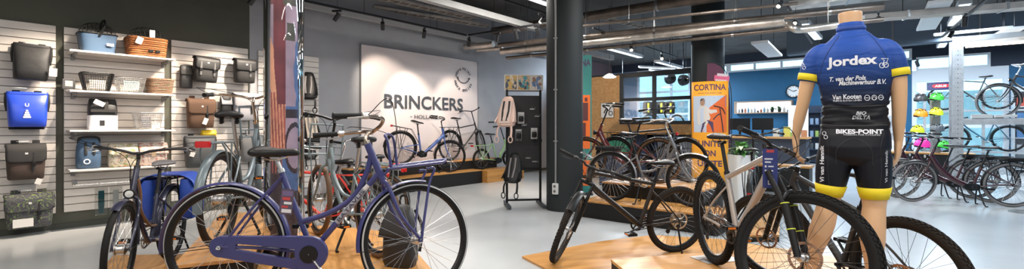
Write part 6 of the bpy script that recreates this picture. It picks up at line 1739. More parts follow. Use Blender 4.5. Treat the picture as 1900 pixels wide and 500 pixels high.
def tray(label, a, b, w=0.22):
    a, b = V(a), V(b); d = b - a; L = d.length
    t = thing('cable_tray', label, 'cable tray', (a + b) / 2, math.atan2(d.y, d.x))
    mb = MB()
    for s in (-1, 1): mb.box((0, s * w / 2, 0.02), (L, 0.012, 0.05))
    k = int(L / 0.22)
    for i in range(k): mb.box((-L / 2 + (i + 0.5) * L / k, 0, 0.0), (0.025, w, 0.012))
    mb.build('ladder', M_BEIGE, t, smooth=0)
    mb = MB()
    for i in range(4): mb.tube([V((-L / 2, -w * 0.3 + i * w * 0.2, 0.02)), V((0, -w * 0.32 + i * w * 0.21, 0.022)), V((L / 2, -w * 0.3 + i * w * 0.2, 0.02))], 0.012, 6, k=4)
    mb.build('cables', mat('cable_tan', (0.16, 0.13, 0.11), 0.6), t)
    mb = MB()
    for i in range(3): mb.cyl(V((-L / 2 + (i + 0.5) * L / 3, w / 2, 0.04)), V((-L / 2 + (i + 0.5) * L / 3, w / 2, CEIL - a.z - 0.002)), 0.005, n=5)
    mb.build('hanger_rod', DARKMET, t)
tray('beige cable tray overhead above the banner, nearer the wall', dd(690, 16, 3.78), dd(906, 50, 3.78))
tray('beige cable tray overhead above the banner, second from the wall', dd(690, -6, 3.85), dd(880, 36, 3.85))
tray('narrow cable tray between the dark column and the duct bundle', dd(1110, 32, 3.9), dd(1275, 70, 3.9))
# hanging panel lamps and strips
def panel_lamp(label, a, b, w, lit=None, h=0.05, name='panel_lamp'):
    a, b = V(a), V(b); d = b - a; L = d.length
    t = thing(name, label, 'ceiling light', (a + b) / 2, math.atan2(d.y, d.x))
    MB().box((0, 0, 0), (L, w, h)).build('housing', M_LUM, t, smooth=0, bevel=0.004)
    MB().box((0, 0, -h / 2 - 0.001), (L * 0.96, w * 0.85, 0.003)).build('diffuser', lit or mat('diffuser_off', (0.62, 0.66, 0.70), 0.4), t, smooth=0)
    mb = MB()
    for s in (-1, 1): mb.cyl(V((s * L * 0.4, 0, h / 2)), V((s * L * 0.4, 0, CEIL - a.z - 0.002)), 0.006, n=5)
    mb.build('hanger_rod', DARKMET, t)
    return t
panel_lamp('white hanging panel lamp above the blue wall, switched off', dd(1409, 78, 3.0), dd(1438, 104, 3.0), 0.30)
COOLT = emissive('tube_cool', (0.62, 0.84, 1.0), 5.0)
WARMT = emissive('tube_warm', (1.0, 0.78, 0.55), 6.0)
panel_lamp('lit bluish tube lamp above the workshop window, nearer', P(1186, 128, 13.2), P(1254, 123, 13.6), 0.10, COOLT, name='tube_lamp')
panel_lamp('lit bluish tube lamp above the workshop window, farther', P(1206, 134, 15.2), P(1280, 130, 15.8), 0.10, COOLT, name='tube_lamp')
panel_lamp('lit bluish strip lamp before the clerestory right of the mannequin', P(1733, 56, 10.4), P(1878, 60, 9.6), 0.12, emissive('strip_pale', (0.70, 0.86, 1.0), 1.2), name='tube_lamp')
panel_lamp('wide white panel lamp overhead, right of the mannequin shoulder', dd(1745, 2, 3.35), dd(1718, 54, 3.35), 0.30)
panel_lamp('white panel lamp at the upper right, above the steel rack', P(1885, 56, 9.2), P(1858, 62, 10.0), 0.3)
t = thing('pendant_lamp', 'round glowing bluish lamp beside the workshop window', 'pendant lamp', P(1131, 143, 11.2))
MB().ring([(0.01, 0.09), (0.05, 0.08), (0.17, 0.0), (0.165, -0.004), (0.04, 0.07)], (0, 0, 0), 28, 'Z', closedprof=False).build('shade', M_LUM, t)
MB().ring([(0.16, 0.0), (0.12, -0.02), (0.001, -0.03)], (0, 0, 0), 28, 'Z', closedprof=False).build('bulb_cover', emissive('pendant_glow', (0.65, 0.86, 1.0), 7.0), t)
MB().cyl((0, 0, 0.08), (0, 0, CEIL - P(1131, 143, 11.2).z - 0.002), 0.006, n=6).build('cord', DARKMET, t)
beam_ru('cable_channel', 'pale beam above the oak-clad partition', 'channel', 8.9, 11.8, 6.2, 3.22, 0.16, 0.14, M_CHAN)
rect_duct('ceiling_beam', 'dark grey concrete beam across the ceiling, before the clerestory', RU(16.5, 2.6, 3.55), RU(16.5, -5.8, 3.55), 0.4, 0.70, mat('beam_blue_grey', (0.09, 0.12, 0.16), 0.8), 'beam')
# ================================================================== DISPLAYS AND BACKGROUND
def flat_mat(name, c, r=0.5): return mat(name, c, r)
# ---- pegboard stand
pA = G(941, 384); pB = G(1004, 380)
pA, pB = V((-0.085, 7.62, 0)), V((0.475, 7.70, 0))
ax = (pB - pA); az = math.atan2(ax.y, ax.x)
t = thing('pegboard_stand', 'black free-standing pegboard stand with three photo prints on top, left of the dark column', 'display stand', (pA + pB) / 2, az)
W_ = ax.length
mb = MB()
for s in (-1, 1): mb.box((s * W_ / 2, 0, 1.02), (0.035, 0.035, 2.0))
for z in (0.10, 1.93, 0.62): mb.box((0, 0, z), (W_, 0.03, 0.03))
fr = mb.build('frame', BLACK, t, smooth=0)
for s in (-1, 1): MB().box((s * W_ / 2, -0.05, 0.035), (0.05, 0.62, 0.05)).build('foot', mat('foot_slate', (0.03, 0.04, 0.05), 0.5), t, smooth=0, bevel=0.004)
MB().box((0, 0.004, 1.22), (W_ - 0.03, 0.012, 1.25)).build('pegboard', mat('pegboard_black', (0.020, 0.020, 0.022), 0.55), t, smooth=0)
mb = MB()
for i in range(16):
    for j in range(34): mb.box((-W_ / 2 + 0.035 + i * (W_ - 0.07) / 15, -0.003, 0.64 + j * 0.0355), (0.008, 0.002, 0.008))
mb.build('peg_holes', mat('hole_black', (0.002, 0.002, 0.002), 0.9), t, smooth=0)
def photo(t, x, z, w, h, y, cols, seed, name='photo_print'):
    rnd = random.Random(seed); mb = MB()
    ms = [mat('photo_%d_%d' % (seed, i), c, 0.4) for i, c in enumerate(cols)]
    mb.box((x, y, z), (w, 0.006, h)); 
    for i in range(26):
        a = rnd.random() * w * 0.8 - w * 0.4; b = rnd.random() * h * 0.8 - h * 0.4; r1 = 0.02 + rnd.random() * w * 0.14; r2 = 0.02 + rnd.random() * h * 0.16
        mb.cm = 1 + rnd.randrange(len(cols) - 1); n = 9; yy = y - 0.0035 - i * 0.00012
        r1 = min(r1, w / 2 - abs(a)); r2 = min(r2, h / 2 - abs(b)); ph = rnd.random() * 3
        mb.poly([V((x + a + r1 * math.cos(2 * PI * k / n) * (0.8 + 0.2 * math.sin(3 * k + ph)), yy, z + b + r2 * math.sin(2 * PI * k / n))) for k in range(n)])
    return mb.build(name, ms, t, smooth=0)
for i, (cols) in enumerate((((0.42, 0.30, 0.16), (0.05, 0.07, 0.10), (0.55, 0.36, 0.10), (0.12, 0.16, 0.22), (0.60, 0.50, 0.38)),
                            ((0.50, 0.30, 0.10), (0.03, 0.16, 0.22), (0.55, 0.42, 0.30), (0.05, 0.05, 0.06), (0.08, 0.30, 0.36)),
                            ((0.58, 0.55, 0.50), (0.10, 0.18, 0.36), (0.30, 0.16, 0.10), (0.66, 0.62, 0.56), (0.16, 0.26, 0.46)))):
    photo(t, (-0.218 + i * 0.218) * W_ / 0.57, 2.06, 0.195, 0.235, -0.02, cols, 11 + i)
MB().box((0, -0.012, 2.06), (W_ + 0.09, 0.01, 0.26)).build('header_board', mat('header_cream', (0.62, 0.60, 0.55), 0.5), t, smooth=0)
mb = MB()
for (x, z, l) in ((0.12, 1.62, 0.14), (0.2, 1.5, 0.12), (-0.02, 1.35, 0.12), (0.16, 1.26, 0.12), (0.05, 0.80, 0.2), (0.16, 0.74, 0.2)): mb.tube([V((x, 0, z)), V((x, -l, z)), V((x, -l - 0.012, z + 0.03))], 0.004, 5); mb.tube([V((x + 0.05, 0, z)), V((x + 0.05, -l, z)), V((x + 0.05, -l - 0.012, z + 0.03))], 0.004, 5); mb.box((x + 0.025, -0.004, z), (0.08, 0.006, 0.02))
mb.build('peg_hook', STEEL, t, smooth=0)
mb = MB(); mb.tube([V((-W_ / 2, -0.12, 1.07)), V((W_ / 2, -0.12, 1.07))], 0.006, 6); mb.tube([V((-W_ / 2, -0.12, 1.12)), V((W_ / 2, -0.12, 1.12))], 0.004, 6)
for i in range(7): mb.tube([V((-W_ / 2 + i * W_ / 6, 0, 1.07)), V((-W_ / 2 + i * W_ / 6, -0.12, 1.07)), V((-W_ / 2 + i * W_ / 6, -0.12, 1.12))], 0.004, 5)
mb.build('wire_rail', DARKMET, t)
stand_M = t
bpy.context.view_layer.update()
def on_stand(x, y, z): return stand_M.matrix_basis @ V((x, y, z))
PINK = mat('pale_pink_shell', (0.66, 0.46, 0.38), 0.45)
child_seat('pale pink child seat on the left of the pegboard stand', on_stand(-0.30, -0.16, 1.32), az - 0.45, 1.0, PINK, mat('cushion_beige', (0.60, 0.46, 0.40), 0.7))
child_seat('black child seat low on the left side of the pegboard stand', on_stand(-0.20, -0.20, 0.42), az - 0.5, 0.95, BLACK)
for (x, z, lab, c) in ((-0.06, 1.38, 'blister pack with a clear top, left on the pegboard', (0.42, 0.42, 0.42)), (0.16, 1.12, 'blister pack with a pale card, right on the pegboard', (0.50, 0.50, 0.50)), (-0.10, 1.10, 'dark blister pack, lower left on the pegboard', (0.16, 0.16, 0.17))):
    q = thing('blister_pack', lab, 'package', on_stand(x, -0.09, z), az)
    MB().box((0, 0, 0.09), (0.11, 0.008, 0.19)).build('card', mat('card_%s' % lab[13:18].strip().replace(' ', '_'), c, 0.5), q, smooth=0)
    MB().loft([sell(0.08, 0.03, 14, 4, 0.03, 0, -0.015), sell(0.085, 0.04, 14, 4, 0.08, 0, -0.018), sell(0.07, 0.03, 14, 4, 0.12, 0, -0.015)]).build('content', BLACK, q)
    MB().box((0, -0.006, 0.165), (0.09, 0.003, 0.025)).build('print', mat('pack_print', (0.55, 0.55, 0.55), 0.5), q, smooth=0)
# ---- orange poster banner
OR = mat('poster_orange', (0.82, 0.34, 0.018), 0.5)
def bz(Y, py): return CAMH - (py - HOR) / F * Y
Yb = 8.5; cb = P(1317, 300, Yb); rzb = -0.40
t = thing('poster_banner', 'orange curved poster banner with a photo and purple slogan before the second column', 'banner', (cb.x, cb.y, 0), rzb)
wb = 0.63; zb0, zb1 = 0.04, bz(Yb, 151)
def curve(x, off=0.0): return V((x, 0.10 * (2 * x / wb) ** 2 - off, 0))
mb = MB(); mb.grid(lambda s, q: curve((s - 0.5) * wb) + V((0, 0, zb0 + (zb1 - zb0) * q)), 16, 4); mb.build('panel', OR, t, smooth=60, solid=0.006)
def cbox(mb, x0, x1, z0, z1, off, n=8): mb.grid(lambda s, q: curve(x0 + (x1 - x0) * s, off) + V((0, 0, z0 + (z1 - z0) * q)), n, 1)
def ctext(name, txt, zc, w, h, m, **k):
    mb = MB(); put_text(mb, txt, (0, 0, zc), (1, 0, 0), (0, 0, 1), width=w, height=h, **k)
    mb.v = [tuple(curve(v[0], 0.006) + V((0, 0, v[2]))) for v in mb.v]; return mb.build(name, m, t, smooth=0)
INKP = mat('ink_purple', (0.08, 0.035, 0.10), 0.5); 
ctext('lettering', 'CORTINA', bz(Yb, 162), 0.55, 0.115, INKP, bold=0.02)
ctext('lettering', 'BIKES FOR EVERYONE', bz(Yb, 173), 0.40, 0.018, INKP)
for py, tx, ww in ((267, 'UNITE', 0.40), (285, 'ON', 0.20), (304, 'UNITE', 0.42)): ctext('lettering', tx, bz(Yb, py), ww, 0.115, INKP, bold=0.025)
zp0, zp1 = bz(Yb, 246), bz(Yb, 178)
PM = [mat('poster_pale', (0.46, 0.52, 0.60), 0.5), mat('poster_red', (0.70, 0.13, 0.02), 0.5), mat('poster_shirt', (0.62, 0.56, 0.50), 0.5), mat('poster_face', (0.35, 0.20, 0.13), 0.5), mat('poster_trousers', (0.07, 0.04, 0.09), 0.5), mat('poster_dark', (0.03, 0.03, 0.035), 0.5), mat('poster_blue', (0.12, 0.20, 0.42), 0.5)]
mb = MB(); x0, x1 = -0.285, 0.285
def pp(mb, pts, off, k):                         # a flat printed patch, in 0..1 coordinates of the photo
    mb.cm = k
    mb.poly([curve(x0 + (x1 - x0) * a, off) + V((0, 0, zp0 + (zp1 - zp0) * b)) for a, b in pts])
for i in range(8): pp(mb, [(i / 8, 0), ((i + 1) / 8, 0), ((i + 1) / 8, 1), (i / 8, 1)], 0.0045, 0)
for i in range(6): pp(mb, [(0.40 + i * 0.1, 0.0), (0.50 + i * 0.1, 0.0), (0.50 + i * 0.1, 0.62 + i * 0.07 + 0.06), (0.40 + i * 0.1, 0.62 + i * 0.07)], 0.006, 1)
pp(mb, [(0.0, 0.0), (0.3, 0.0), (0.42, 0.2), (0.0, 0.3)], 0.006, 1); pp(mb, [(0.62, 0.95), (0.98, 0.98), (0.98, 0.7)], 0.007, 6)
pp(mb, [(0.14, 0.22), (0.40, 0.18), (0.52, 0.40), (0.40, 0.72), (0.22, 0.74), (0.12, 0.55)], 0.0085, 2)
pp(mb, [(0.40, 0.60), (0.52, 0.50), (0.72, 0.55), (0.70, 0.62), (0.52, 0.62), (0.42, 0.70)], 0.0088, 2)
pp(mb, [(0.22, 0.0), (0.62, 0.0), (0.60, 0.28), (0.44, 0.34), (0.28, 0.24)], 0.0092, 4)
pp(mb, [(0.24 + 0.075 * math.cos(a) + 0.04, 0.82 + 0.095 * math.sin(a)) for a in [2 * PI * i / 14 for i in range(14)]], 0.0095, 3)
pp(mb, [(0.20, 0.86), (0.24, 0.93), (0.32, 0.93), (0.36, 0.86), (0.28, 0.88)], 0.0100, 5)
mb.build('photo_print', PM, t, smooth=0)
mb = MB(); mb.cm = 0
for ln in (((0.62, 0.72), (0.86, 0.66), (0.96, 0.5)), ((0.80, 0.66), (0.86, 0.30), (0.90, 0.0)), ((0.60, 0.35), (0.74, 0.48), (0.84, 0.50))):
    mb.tube([curve(x0 + (x1 - x0) * a, 0.011) + V((0, 0, zp0 + (zp1 - zp0) * b)) for a, b in ln], 0.010, 5, k=4)
mb.build('printed_bicycle', PM[5], t)
mb = MB(); mb.box((0, 0.05, 0.02), (wb + 0.04, 0.26, 0.04)); mb.build('base', DARKMET, t, smooth=0, bevel=0.004)
# ---- teal banner behind the dark column
q = P(1070, 240, 9.0); t = thing('poster_banner', 'tall teal banner with orange picture half hidden behind the dark column', 'banner', (q.x, q.y, 0), -0.15)
TEALB = mat('poster_teal', (0.035, 0.21, 0.19), 0.5)
MB().box((0.0, 0, 1.385), (0.58, 0.02, 2.69)).build('panel', TEALB, t, smooth=0)
MB().box((0.06, -0.012, 1.42), (0.40, 0.004, 1.05)).build('photo_print', mat('poster_orange_red', (0.72, 0.14, 0.02), 0.5), t, smooth=0)
mb = MB(); mb.box((0.16, -0.0155, 1.62), (0.12, 0.003, 0.35)); mb.box((0.13, -0.016, 1.25), (0.09, 0.003, 0.3)); mb.box((0.18, -0.017, 1.86), (0.05, 0.003, 0.07)); mb.build('photo_figure', mat('poster_figure', (0.10, 0.03, 0.03), 0.5), t, smooth=0)
mb = MB(); put_text(mb, 'CORTINA', (0.0, -0.012, 2.58), (1, 0, 0), (0, 0, 1), width=0.54, height=0.14, bold=0.03); mb.build('lettering', INKP, t, smooth=0)
MB().box((0.06, -0.012, 0.42), (0.40, 0.004, 0.5)).build('lower_panel', mat('poster_orange_red', (0.72, 0.14, 0.02), 0.5), t, smooth=0)
MB().box((0, 0, 0.02), (0.62, 0.3, 0.04)).build('base', DARKMET, t, smooth=0)
# ---- maroon feather flag
q = P(1330, 240, 8.70); t = thing('feather_flag', 'maroon feather flag with pink lettering beside the orange banner', 'flag', (q.x, q.y, 0), -0.35)
Yf = 8.70
def fx(px): return (px - 1330) / F * Yf
out = [(fx(1310), 0.35), (fx(1312), bz(Yf, 170)), (fx(1314), bz(Yf, 117)), (fx(1325), bz(Yf, 117)), (fx(1336), bz(Yf, 124)), (fx(1344), bz(Yf, 138)), (fx(1350), bz(Yf, 165)), (fx(1353), bz(Yf, 200)), (fx(1353), 0.35)]
FLAGM = mat('flag_maroon', (0.085, 0.018, 0.045), 0.7)
mb = MB(); n = len(out); rows = []
for k in range(2): rows += [(x, 0.003 * (1 if k else -1) + 0.02 * math.sin(z * 5), z) for x, z in out]
mb.add(rows, [tuple(range(n)), tuple(range(2 * n - 1, n - 1, -1))] + [(i, n + i, n + (i + 1) % n, (i + 1) % n) for i in range(n)])
mb.build('cloth', FLAGM, t, smooth=0)
mb = MB(); mb.tube([V((fx(1354), 0.02, 0.03)), V((fx(1355), 0.02, bz(Yf, 190))), V((fx(1350), 0.02, bz(Yf, 150))), V((fx(1338), 0.02, bz(Yf, 122))), V((fx(1318), 0.02, bz(Yf, 114)))], 0.008, 6, k=6); mb.build('pole', DARKMET, t)
mb = MB(); mb.box((fx(1338), -0.03, bz(Yf, 146)), (0.26, 0.004, 0.10), Matrix.Rotation(0.12, 3, 'Y')); mb.build('name_patch', mat('flag_pink', (0.62, 0.10, 0.20), 0.6), t, smooth=0)
mb = MB(); mb.box((fx(1339), -0.032, bz(Yf, 140)), (0.18, 0.004, 0.05), Matrix.Rotation(0.12, 3, 'Y')); mb.box((fx(1337), -0.034, bz(Yf, 150)), (0.2, 0.004, 0.03), Matrix.Rotation(0.12, 3, 'Y')); mb.build('printed_lines', mat('flag_pale', (0.6, 0.5, 0.52), 0.6), t, smooth=0)
MB().ring([(0.22, 0.0), (0.22, 0.02), (0.02, 0.035), (0.02, 0.0)], (fx(1354), 0.02, 0.0), 28, 'Z').build('base', DARKMET, t)
# ---- planter with a white-leafed plant
q = V((P(1376, 300, 7.6).x, 7.6, 0))
t = thing('planter', 'tall white tapered planter with a green and white leafy plant behind the silver bicycle', 'plant', q)
MB().loft([sell(0.24, 0.24, 24, 6, 0.0), sell(0.36, 0.36, 24, 6, 0.86), sell(0.32, 0.32, 24, 6, 0.86), sell(0.31, 0.31, 24, 6, 0.80)]).build('pot', mat('pot_white', (0.70, 0.69, 0.66), 0.4), t, smooth=40)
MB().loft([sell(0.31, 0.31, 16, 6, 0.805), sell(0.31, 0.31, 16, 6, 0.81)]).build('soil', mat('soil', (0.03, 0.022, 0.015), 0.9), t)
LEAFG = mat('leaf_green', (0.065, 0.22, 0.035), 0.45); LEAFW = mat('leaf_pale', (0.55, 0.62, 0.42), 0.45)
def leaf(mb, base, d, l, w):
    d = V(d).normalized(); sd = d.cross(V((0, 0, 1))); sd = sd.normalized() if sd.length > 1e-3 else V((1, 0, 0))
    pts = []
    for i in range(6):
        f = i / 5; c = V(base) + d * l * f + V((0, 0, -0.55 * l * f * f)); ww = w * math.sin(PI * min(1, f * 0.92 + 0.08)) + 0.002
        pts += [c - sd * ww, c + V((0, 0, -0.15 * ww)), c + sd * ww]
    mb.add(pts, [(i * 3 + j, i * 3 + j + 1, i * 3 + j + 4, i * 3 + j + 3) for i in range(5) for j in range(2)])
rnd = random.Random(3)
ml = [MB(), MB()]
for i in range(70):
    a = rnd.random() * 2 * PI; el = 0.2 + rnd.random() * 1.1; r = rnd.random() * 0.10
    leaf(ml[0 if i % 3 else 1], (r * math.cos(a), r * math.sin(a), 0.84 + rnd.random() * 0.16), (math.cos(a) * math.cos(el), math.sin(a) * math.cos(el), math.sin(el)), 0.16 + rnd.random() * 0.12, 0.028 + rnd.random() * 0.014)
ml[0].build('foliage', LEAFG, t, smooth=60); ml[1].build('foliage', LEAFW, t, smooth=60)
mb = MB()
for i in range(9): a = i * 0.7; mb.tube([V((0, 0, 0.80)), V((0.05 * math.cos(a), 0.05 * math.sin(a), 0.95)), V((0.10 * math.cos(a), 0.10 * math.sin(a), 1.05))], 0.005, 5, k=3)
mb.build('stem', mat('stem_green', (0.10, 0.18, 0.05), 0.6), t)
# ---- oak partition: framed notice
p_ = UW(1127, 205, PART_U - 0.02); t = thing('wall_notice', 'white notice with black symbol on the oak partition', 'notice', p_, RZ - PI / 2)
MB().box((0, 0, 0), (0.40, 0.02, 0.42)).build('sheet', WHITE, t, smooth=0)
mb = MB(); mb.tube([V((-0.1, -0.012, -0.08)), V((-0.02, -0.012, 0.08)), V((0.05, -0.012, -0.02)), V((0.12, -0.012, 0.1))], 0.02, 5); mb.tube([V((0.11 + 0.06 * math.cos(a), -0.012, -0.09 + 0.06 * math.sin(a))) for a in [2 * PI * i / 14 for i in range(14)]], 0.012, 5, closed=True); mb.build('symbol', mat('ink_black', (0.02, 0.02, 0.02), 0.6), t)
mb = MB()
for s in (-1, 1): mb.box((s * 0.205, -0.002, 0), (0.012, 0.028, 0.44)); mb.box((0, -0.002, s * 0.215), (0.42, 0.028, 0.012))
mb.build('frame', mat('frame_oak', (0.35, 0.22, 0.12), 0.5), t, smooth=0)
# ---- low things before the partition
t = thing('low_cabinet', 'low dark cabinet under the green crate, before the oak partition', 'cabinet', (P(1150, 280, 10.3).x, 10.3, 0), RZ - PI / 2)
MB().box((0, 0, 0.36), (0.8, 0.44, 0.72)).build('body', mat('cabinet_slate', (0.045, 0.055, 0.085), 0.5), t, smooth=0, bevel=0.006)
for s in (-1, 1): MB().box((s * 0.2, -0.228, 0.36), (0.38, 0.014, 0.66)).build('door', mat('cabinet_door', (0.03, 0.04, 0.07), 0.5), t, smooth=0)
t = thing('storage_crate', 'green plastic crate on the low dark cabinet before the oak partition', 'crate', (P(1150, 280, 10.3).x, 10.3, 0.721), RZ - PI / 2)
GRN = mat('crate_green', (0.012, 0.16, 0.09), 0.5)
for k in range(1): MB().loft([sell(0.50, 0.36, 20, 8, 0.0 + k * 0.32), sell(0.56, 0.40, 20, 8, 0.32 + k * 0.32), sell(0.52, 0.36, 20, 8, 0.32 + k * 0.32), sell(0.48, 0.34, 20, 8, 0.06 + k * 0.32)]).build('crate', GRN, t, smooth=40)
t = thing('drawer_cabinet', 'dark tool cabinet with drawers before the workshop window', 'cabinet', (P(1262, 280, 10.6).x, 10.6, 0), RZ - PI / 2)
MB().box((0, 0, 0.55), (0.9, 0.5, 1.06)).build('body', mat('cabinet_slate', (0.045, 0.055, 0.085), 0.5), t, smooth=0, bevel=0.006)
for k in range(5):
    d = MB().box((0, -0.255, 0.14 + k * 0.2), (0.84, 0.02, 0.18)).build('drawer', mat('drawer_grey', (0.16, 0.17, 0.20), 0.45), t, smooth=0, bevel=0.004)
    MB().box((0, -0.272, 0.19 + k * 0.2), (0.5, 0.018, 0.02)).build('handle', STEEL, d, smooth=0)
t = thing('workbench', 'long oak-topped workbench under the workshop window', 'workbench', RU(PART_U - 0.32, (nA + nB) / 2, 0), RZ - PI / 2)
lw = abs(nB - nA)
MB().box((0, 0, 1.16), (lw, 0.5, 0.06)).build('top', M_PLY, t, smooth=0)
MB().box((0, 0.2, 0.56), (lw * 0.98, 0.04, 1.12)).build('back_panel', mat('bench_blue', (0.04, 0.07, 0.16), 0.5), t, smooth=0)
for s in (-0.48, 0.0, 0.48): MB().box((s * lw, 0, 0.565), (0.05, 0.46, 1.13)).build('leg', DARKMET, t, smooth=0)
# ---- workshop beyond the glass
bike('workshop_bicycle', 'blue-grey bicycle on a stand inside the workshop, behind the glass', (P(1262, 222, 15.5).x, 15.8), (P(1205, 222, 15.3).x, 15.3), 1.05, R=0.355, tw=0.05, style='diamond', col=mat('workshop_blue', (0.05, 0.12, 0.26), 0.4), detail=0, seg=40, bar='flat', saddle_k='comfort')
t = thing('work_stand', 'steel work stand under the workshop bicycle', 'stand', ((P(1262, 222, 15.5).x + P(1205, 222, 15.3).x) / 2, 15.55, 0), 0)
MB().cyl((0, 0, 0.03), (0, 0, 1.05), 0.03).build('post', STEEL, t); MB().ring([(0.35, 0), (0.35, 0.03), (0.02, 0.03), (0.02, 0)], (0, 0, 0), 28, 'Z').build('base', DARKMET, t)
MB().box((0, 0, 1.035), (1.3, 0.12, 0.03)).build('cradle', STEEL, t, smooth=0)
t = thing('hanging_rail', 'steel rail with hooks inside the workshop, behind the glass', 'rail', P(1228, 186, 15.0), RZ - PI / 2)
MB().tube([(-1.6, 0, 0), (1.6, 0, 0)], 0.02, 8).build('bar', STEEL, t)
mb = MB()
for s in (-1.4, 1.4): mb.cyl((s, 0, 0), (s, 0, CEIL - P(1228, 186, 15.0).z - 0.002), 0.012, n=6)
mb.build('hanger_rod', STEEL, t)
for i, px in enumerate((1202, 1226, 1243)):
    lab = ('black and yellow work vest hanging leftmost behind the glass', 'black and yellow work vest hanging in the middle behind the glass', 'black and yellow work vest hanging rightmost behind the glass')[i]
    p_ = P(px, 188, 15.0); q = thing('work_vest', lab, 'vest', p_, RZ - PI / 2)
    MB().loft([sell(0.30, 0.10, 16, 3, -0.42), sell(0.33, 0.14, 16, 3, -0.2), sell(0.30, 0.12, 16, 3, -0.03), sell(0.16, 0.06, 16, 3, 0.0)]).build('cloth', BLACK, q)
    MB().box((0.05, -0.072, -0.22), (0.06, 0.004, 0.3)).build('stripe', mat('vest_yellow', (0.70, 0.62, 0.02), 0.5), q, smooth=0)
for i, (px, py) in enumerate(((1243, 146), (1268, 149))):
    p_ = P(px, py, 14.6); q = thing('wall_fan', ('dark round blower left under the workshop ceiling', 'dark round blower right under the workshop ceiling')[i], 'blower', p_, 0.3)
    MB().ring([(0.05, -0.12), (0.16, -0.10), (0.18, 0.05), (0.12, 0.12), (0.04, 0.12)], (0, 0, 0), 24, 'Y', closedprof=False).build('housing', BLACK, q)
    MB().cyl((0, 0, 0.16), (0, 0, CEIL - p_.z - 0.002), 0.012, n=6).build('rod', DARKMET, q)
# ---- blue wall: lit niche shelf, clock, counter
nz = [fn(1368), fn(1470)]; z0_, z1_ = fz(1420, 209), fz(1420, 190)
t = thing('lit_niche', 'bright lit display niche on the blue wall', 'niche', RU(FAR_U - 0.16, (nz[0] + nz[1]) / 2, z0_), RZ - PI / 2)
wn = abs(nz[1] - nz[0]); hn = z1_ - z0_
MB().box((0, 0.145, hn / 2), (wn, 0.01, hn)).build('light_panel', emissive('niche_glow', (0.85, 0.93, 1.0), 1.6), t, smooth=0)
mb = MB(); mb.box((0, 0, -0.02), (wn + 0.08, 0.31, 0.04)); mb.box((0, 0, hn + 0.02), (wn + 0.08, 0.31, 0.04))
for s in (-1, 1): mb.box((s * (wn / 2 + 0.02), 0, hn / 2), (0.04, 0.31, hn))
mb.build('frame', mat('niche_oak', (0.30, 0.20, 0.13), 0.5), t, smooth=0)
rnd = random.Random(5)
for k in range(16):
    x = -wn / 2 + 0.12 + k * (wn - 0.24) / 15
    if 10 <= k <= 13: continue
    h = 0.08 + rnd.random() * 0.13
    p_ = t.matrix_basis if False else None
    loc_ = RU(FAR_U - 0.20, (nz[0] + nz[1]) / 2, z0_ + 0.001) + V((math.cos(RZ - PI / 2) * x, math.sin(RZ - PI / 2) * x, 0))
    o = MB().loft([sell(0.07, 0.07, 12, 2.4, 0), sell(0.085, 0.085, 12, 2.4, h * 0.6), sell(0.04, 0.04, 12, 2.4, h * 0.8), sell(0.045, 0.045, 12, 2.4, h)]).build('bottle', mat('bottle_%d' % (k % 5), ((0.30, 0.32, 0.36), (0.05, 0.05, 0.06), (0.40, 0.12, 0.06), (0.10, 0.22, 0.30), (0.45, 0.42, 0.36))[k % 5], 0.3), None)
    o.location = loc_; tag(o, 'small bottle standing in the lit niche on the blue wall', 'bottle', 'bottles in the lit niche')
for k, lab in ((10.4, 'small potted plant in the lit niche, left of the pair'), (12.6, 'small potted plant in the lit niche, right of the pair')):
    x = -wn / 2 + 0.12 + k * (wn - 0.24) / 15
    q = thing('potted_plant', lab, 'plant', RU(FAR_U - 0.20, (nz[0] + nz[1]) / 2, z0_ + 0.001) + V((math.cos(RZ - PI / 2) * x, math.sin(RZ - PI / 2) * x, 0)))
    MB().loft([sell(0.10, 0.10, 14, 2, 0), sell(0.14, 0.14, 14, 2, 0.14), sell(0.12, 0.12, 14, 2, 0.14)]).build('pot', DARKMET, q)
    mb = MB(); rr = random.Random(int(k * 10))
    for i in range(26):
        a = rr.random() * 6.28; el = 0.2 + rr.random(); leaf(mb, (0, 0, 0.14), (math.cos(a) * math.cos(el), math.sin(a) * math.cos(el), math.sin(el)), 0.20, 0.03)
    mb.build('foliage', LEAFG, q, smooth=60)
p_ = UW(1472, 170, FAR_U - 0.03); t = thing('wall_clock', 'round white wall clock with black rim on the blue wall', 'clock', p_, RZ - PI / 2)
rc = 12.5 / F * p_.y / 1.06
mb = MB(); mb.ring([(rc, -0.05), (rc, 0.025), (rc * 0.88, 0.025), (rc * 0.88, -0.05)], (0, 0, 0), 40, 'Y'); mb.build('rim', BLACK, t)
mb = MB(); mb.ring([(rc * 0.9, -0.02), (0.001, -0.02), (0.001, 0.02), (rc * 0.9, 0.02)], (0, 0, 0), 40, 'Y'); mb.build('dial', WHITE, t)
mb = MB()
for i in range(12):
    a = 2 * PI * i / 12; mb.box((rc * 0.76 * math.cos(a), -0.023, rc * 0.76 * math.sin(a)), (rc * 0.13, 0.003, 0.018), Matrix.Rotation(-a, 3, 'Y'))
mb.build('hour_mark', BLACK, t, smooth=0)
for nm, a, l, w in (('hour_hand', 0.35, 0.5, 0.028), ('minute_hand', 2.6, 0.74, 0.02)):
    MB().box((rc * l / 2 * math.cos(a), -0.027, rc * l / 2 * math.sin(a)), (rc * l, 0.004, w), Matrix.Rotation(-a, 3, 'Y')).build(nm, BLACK, t, smooth=0)
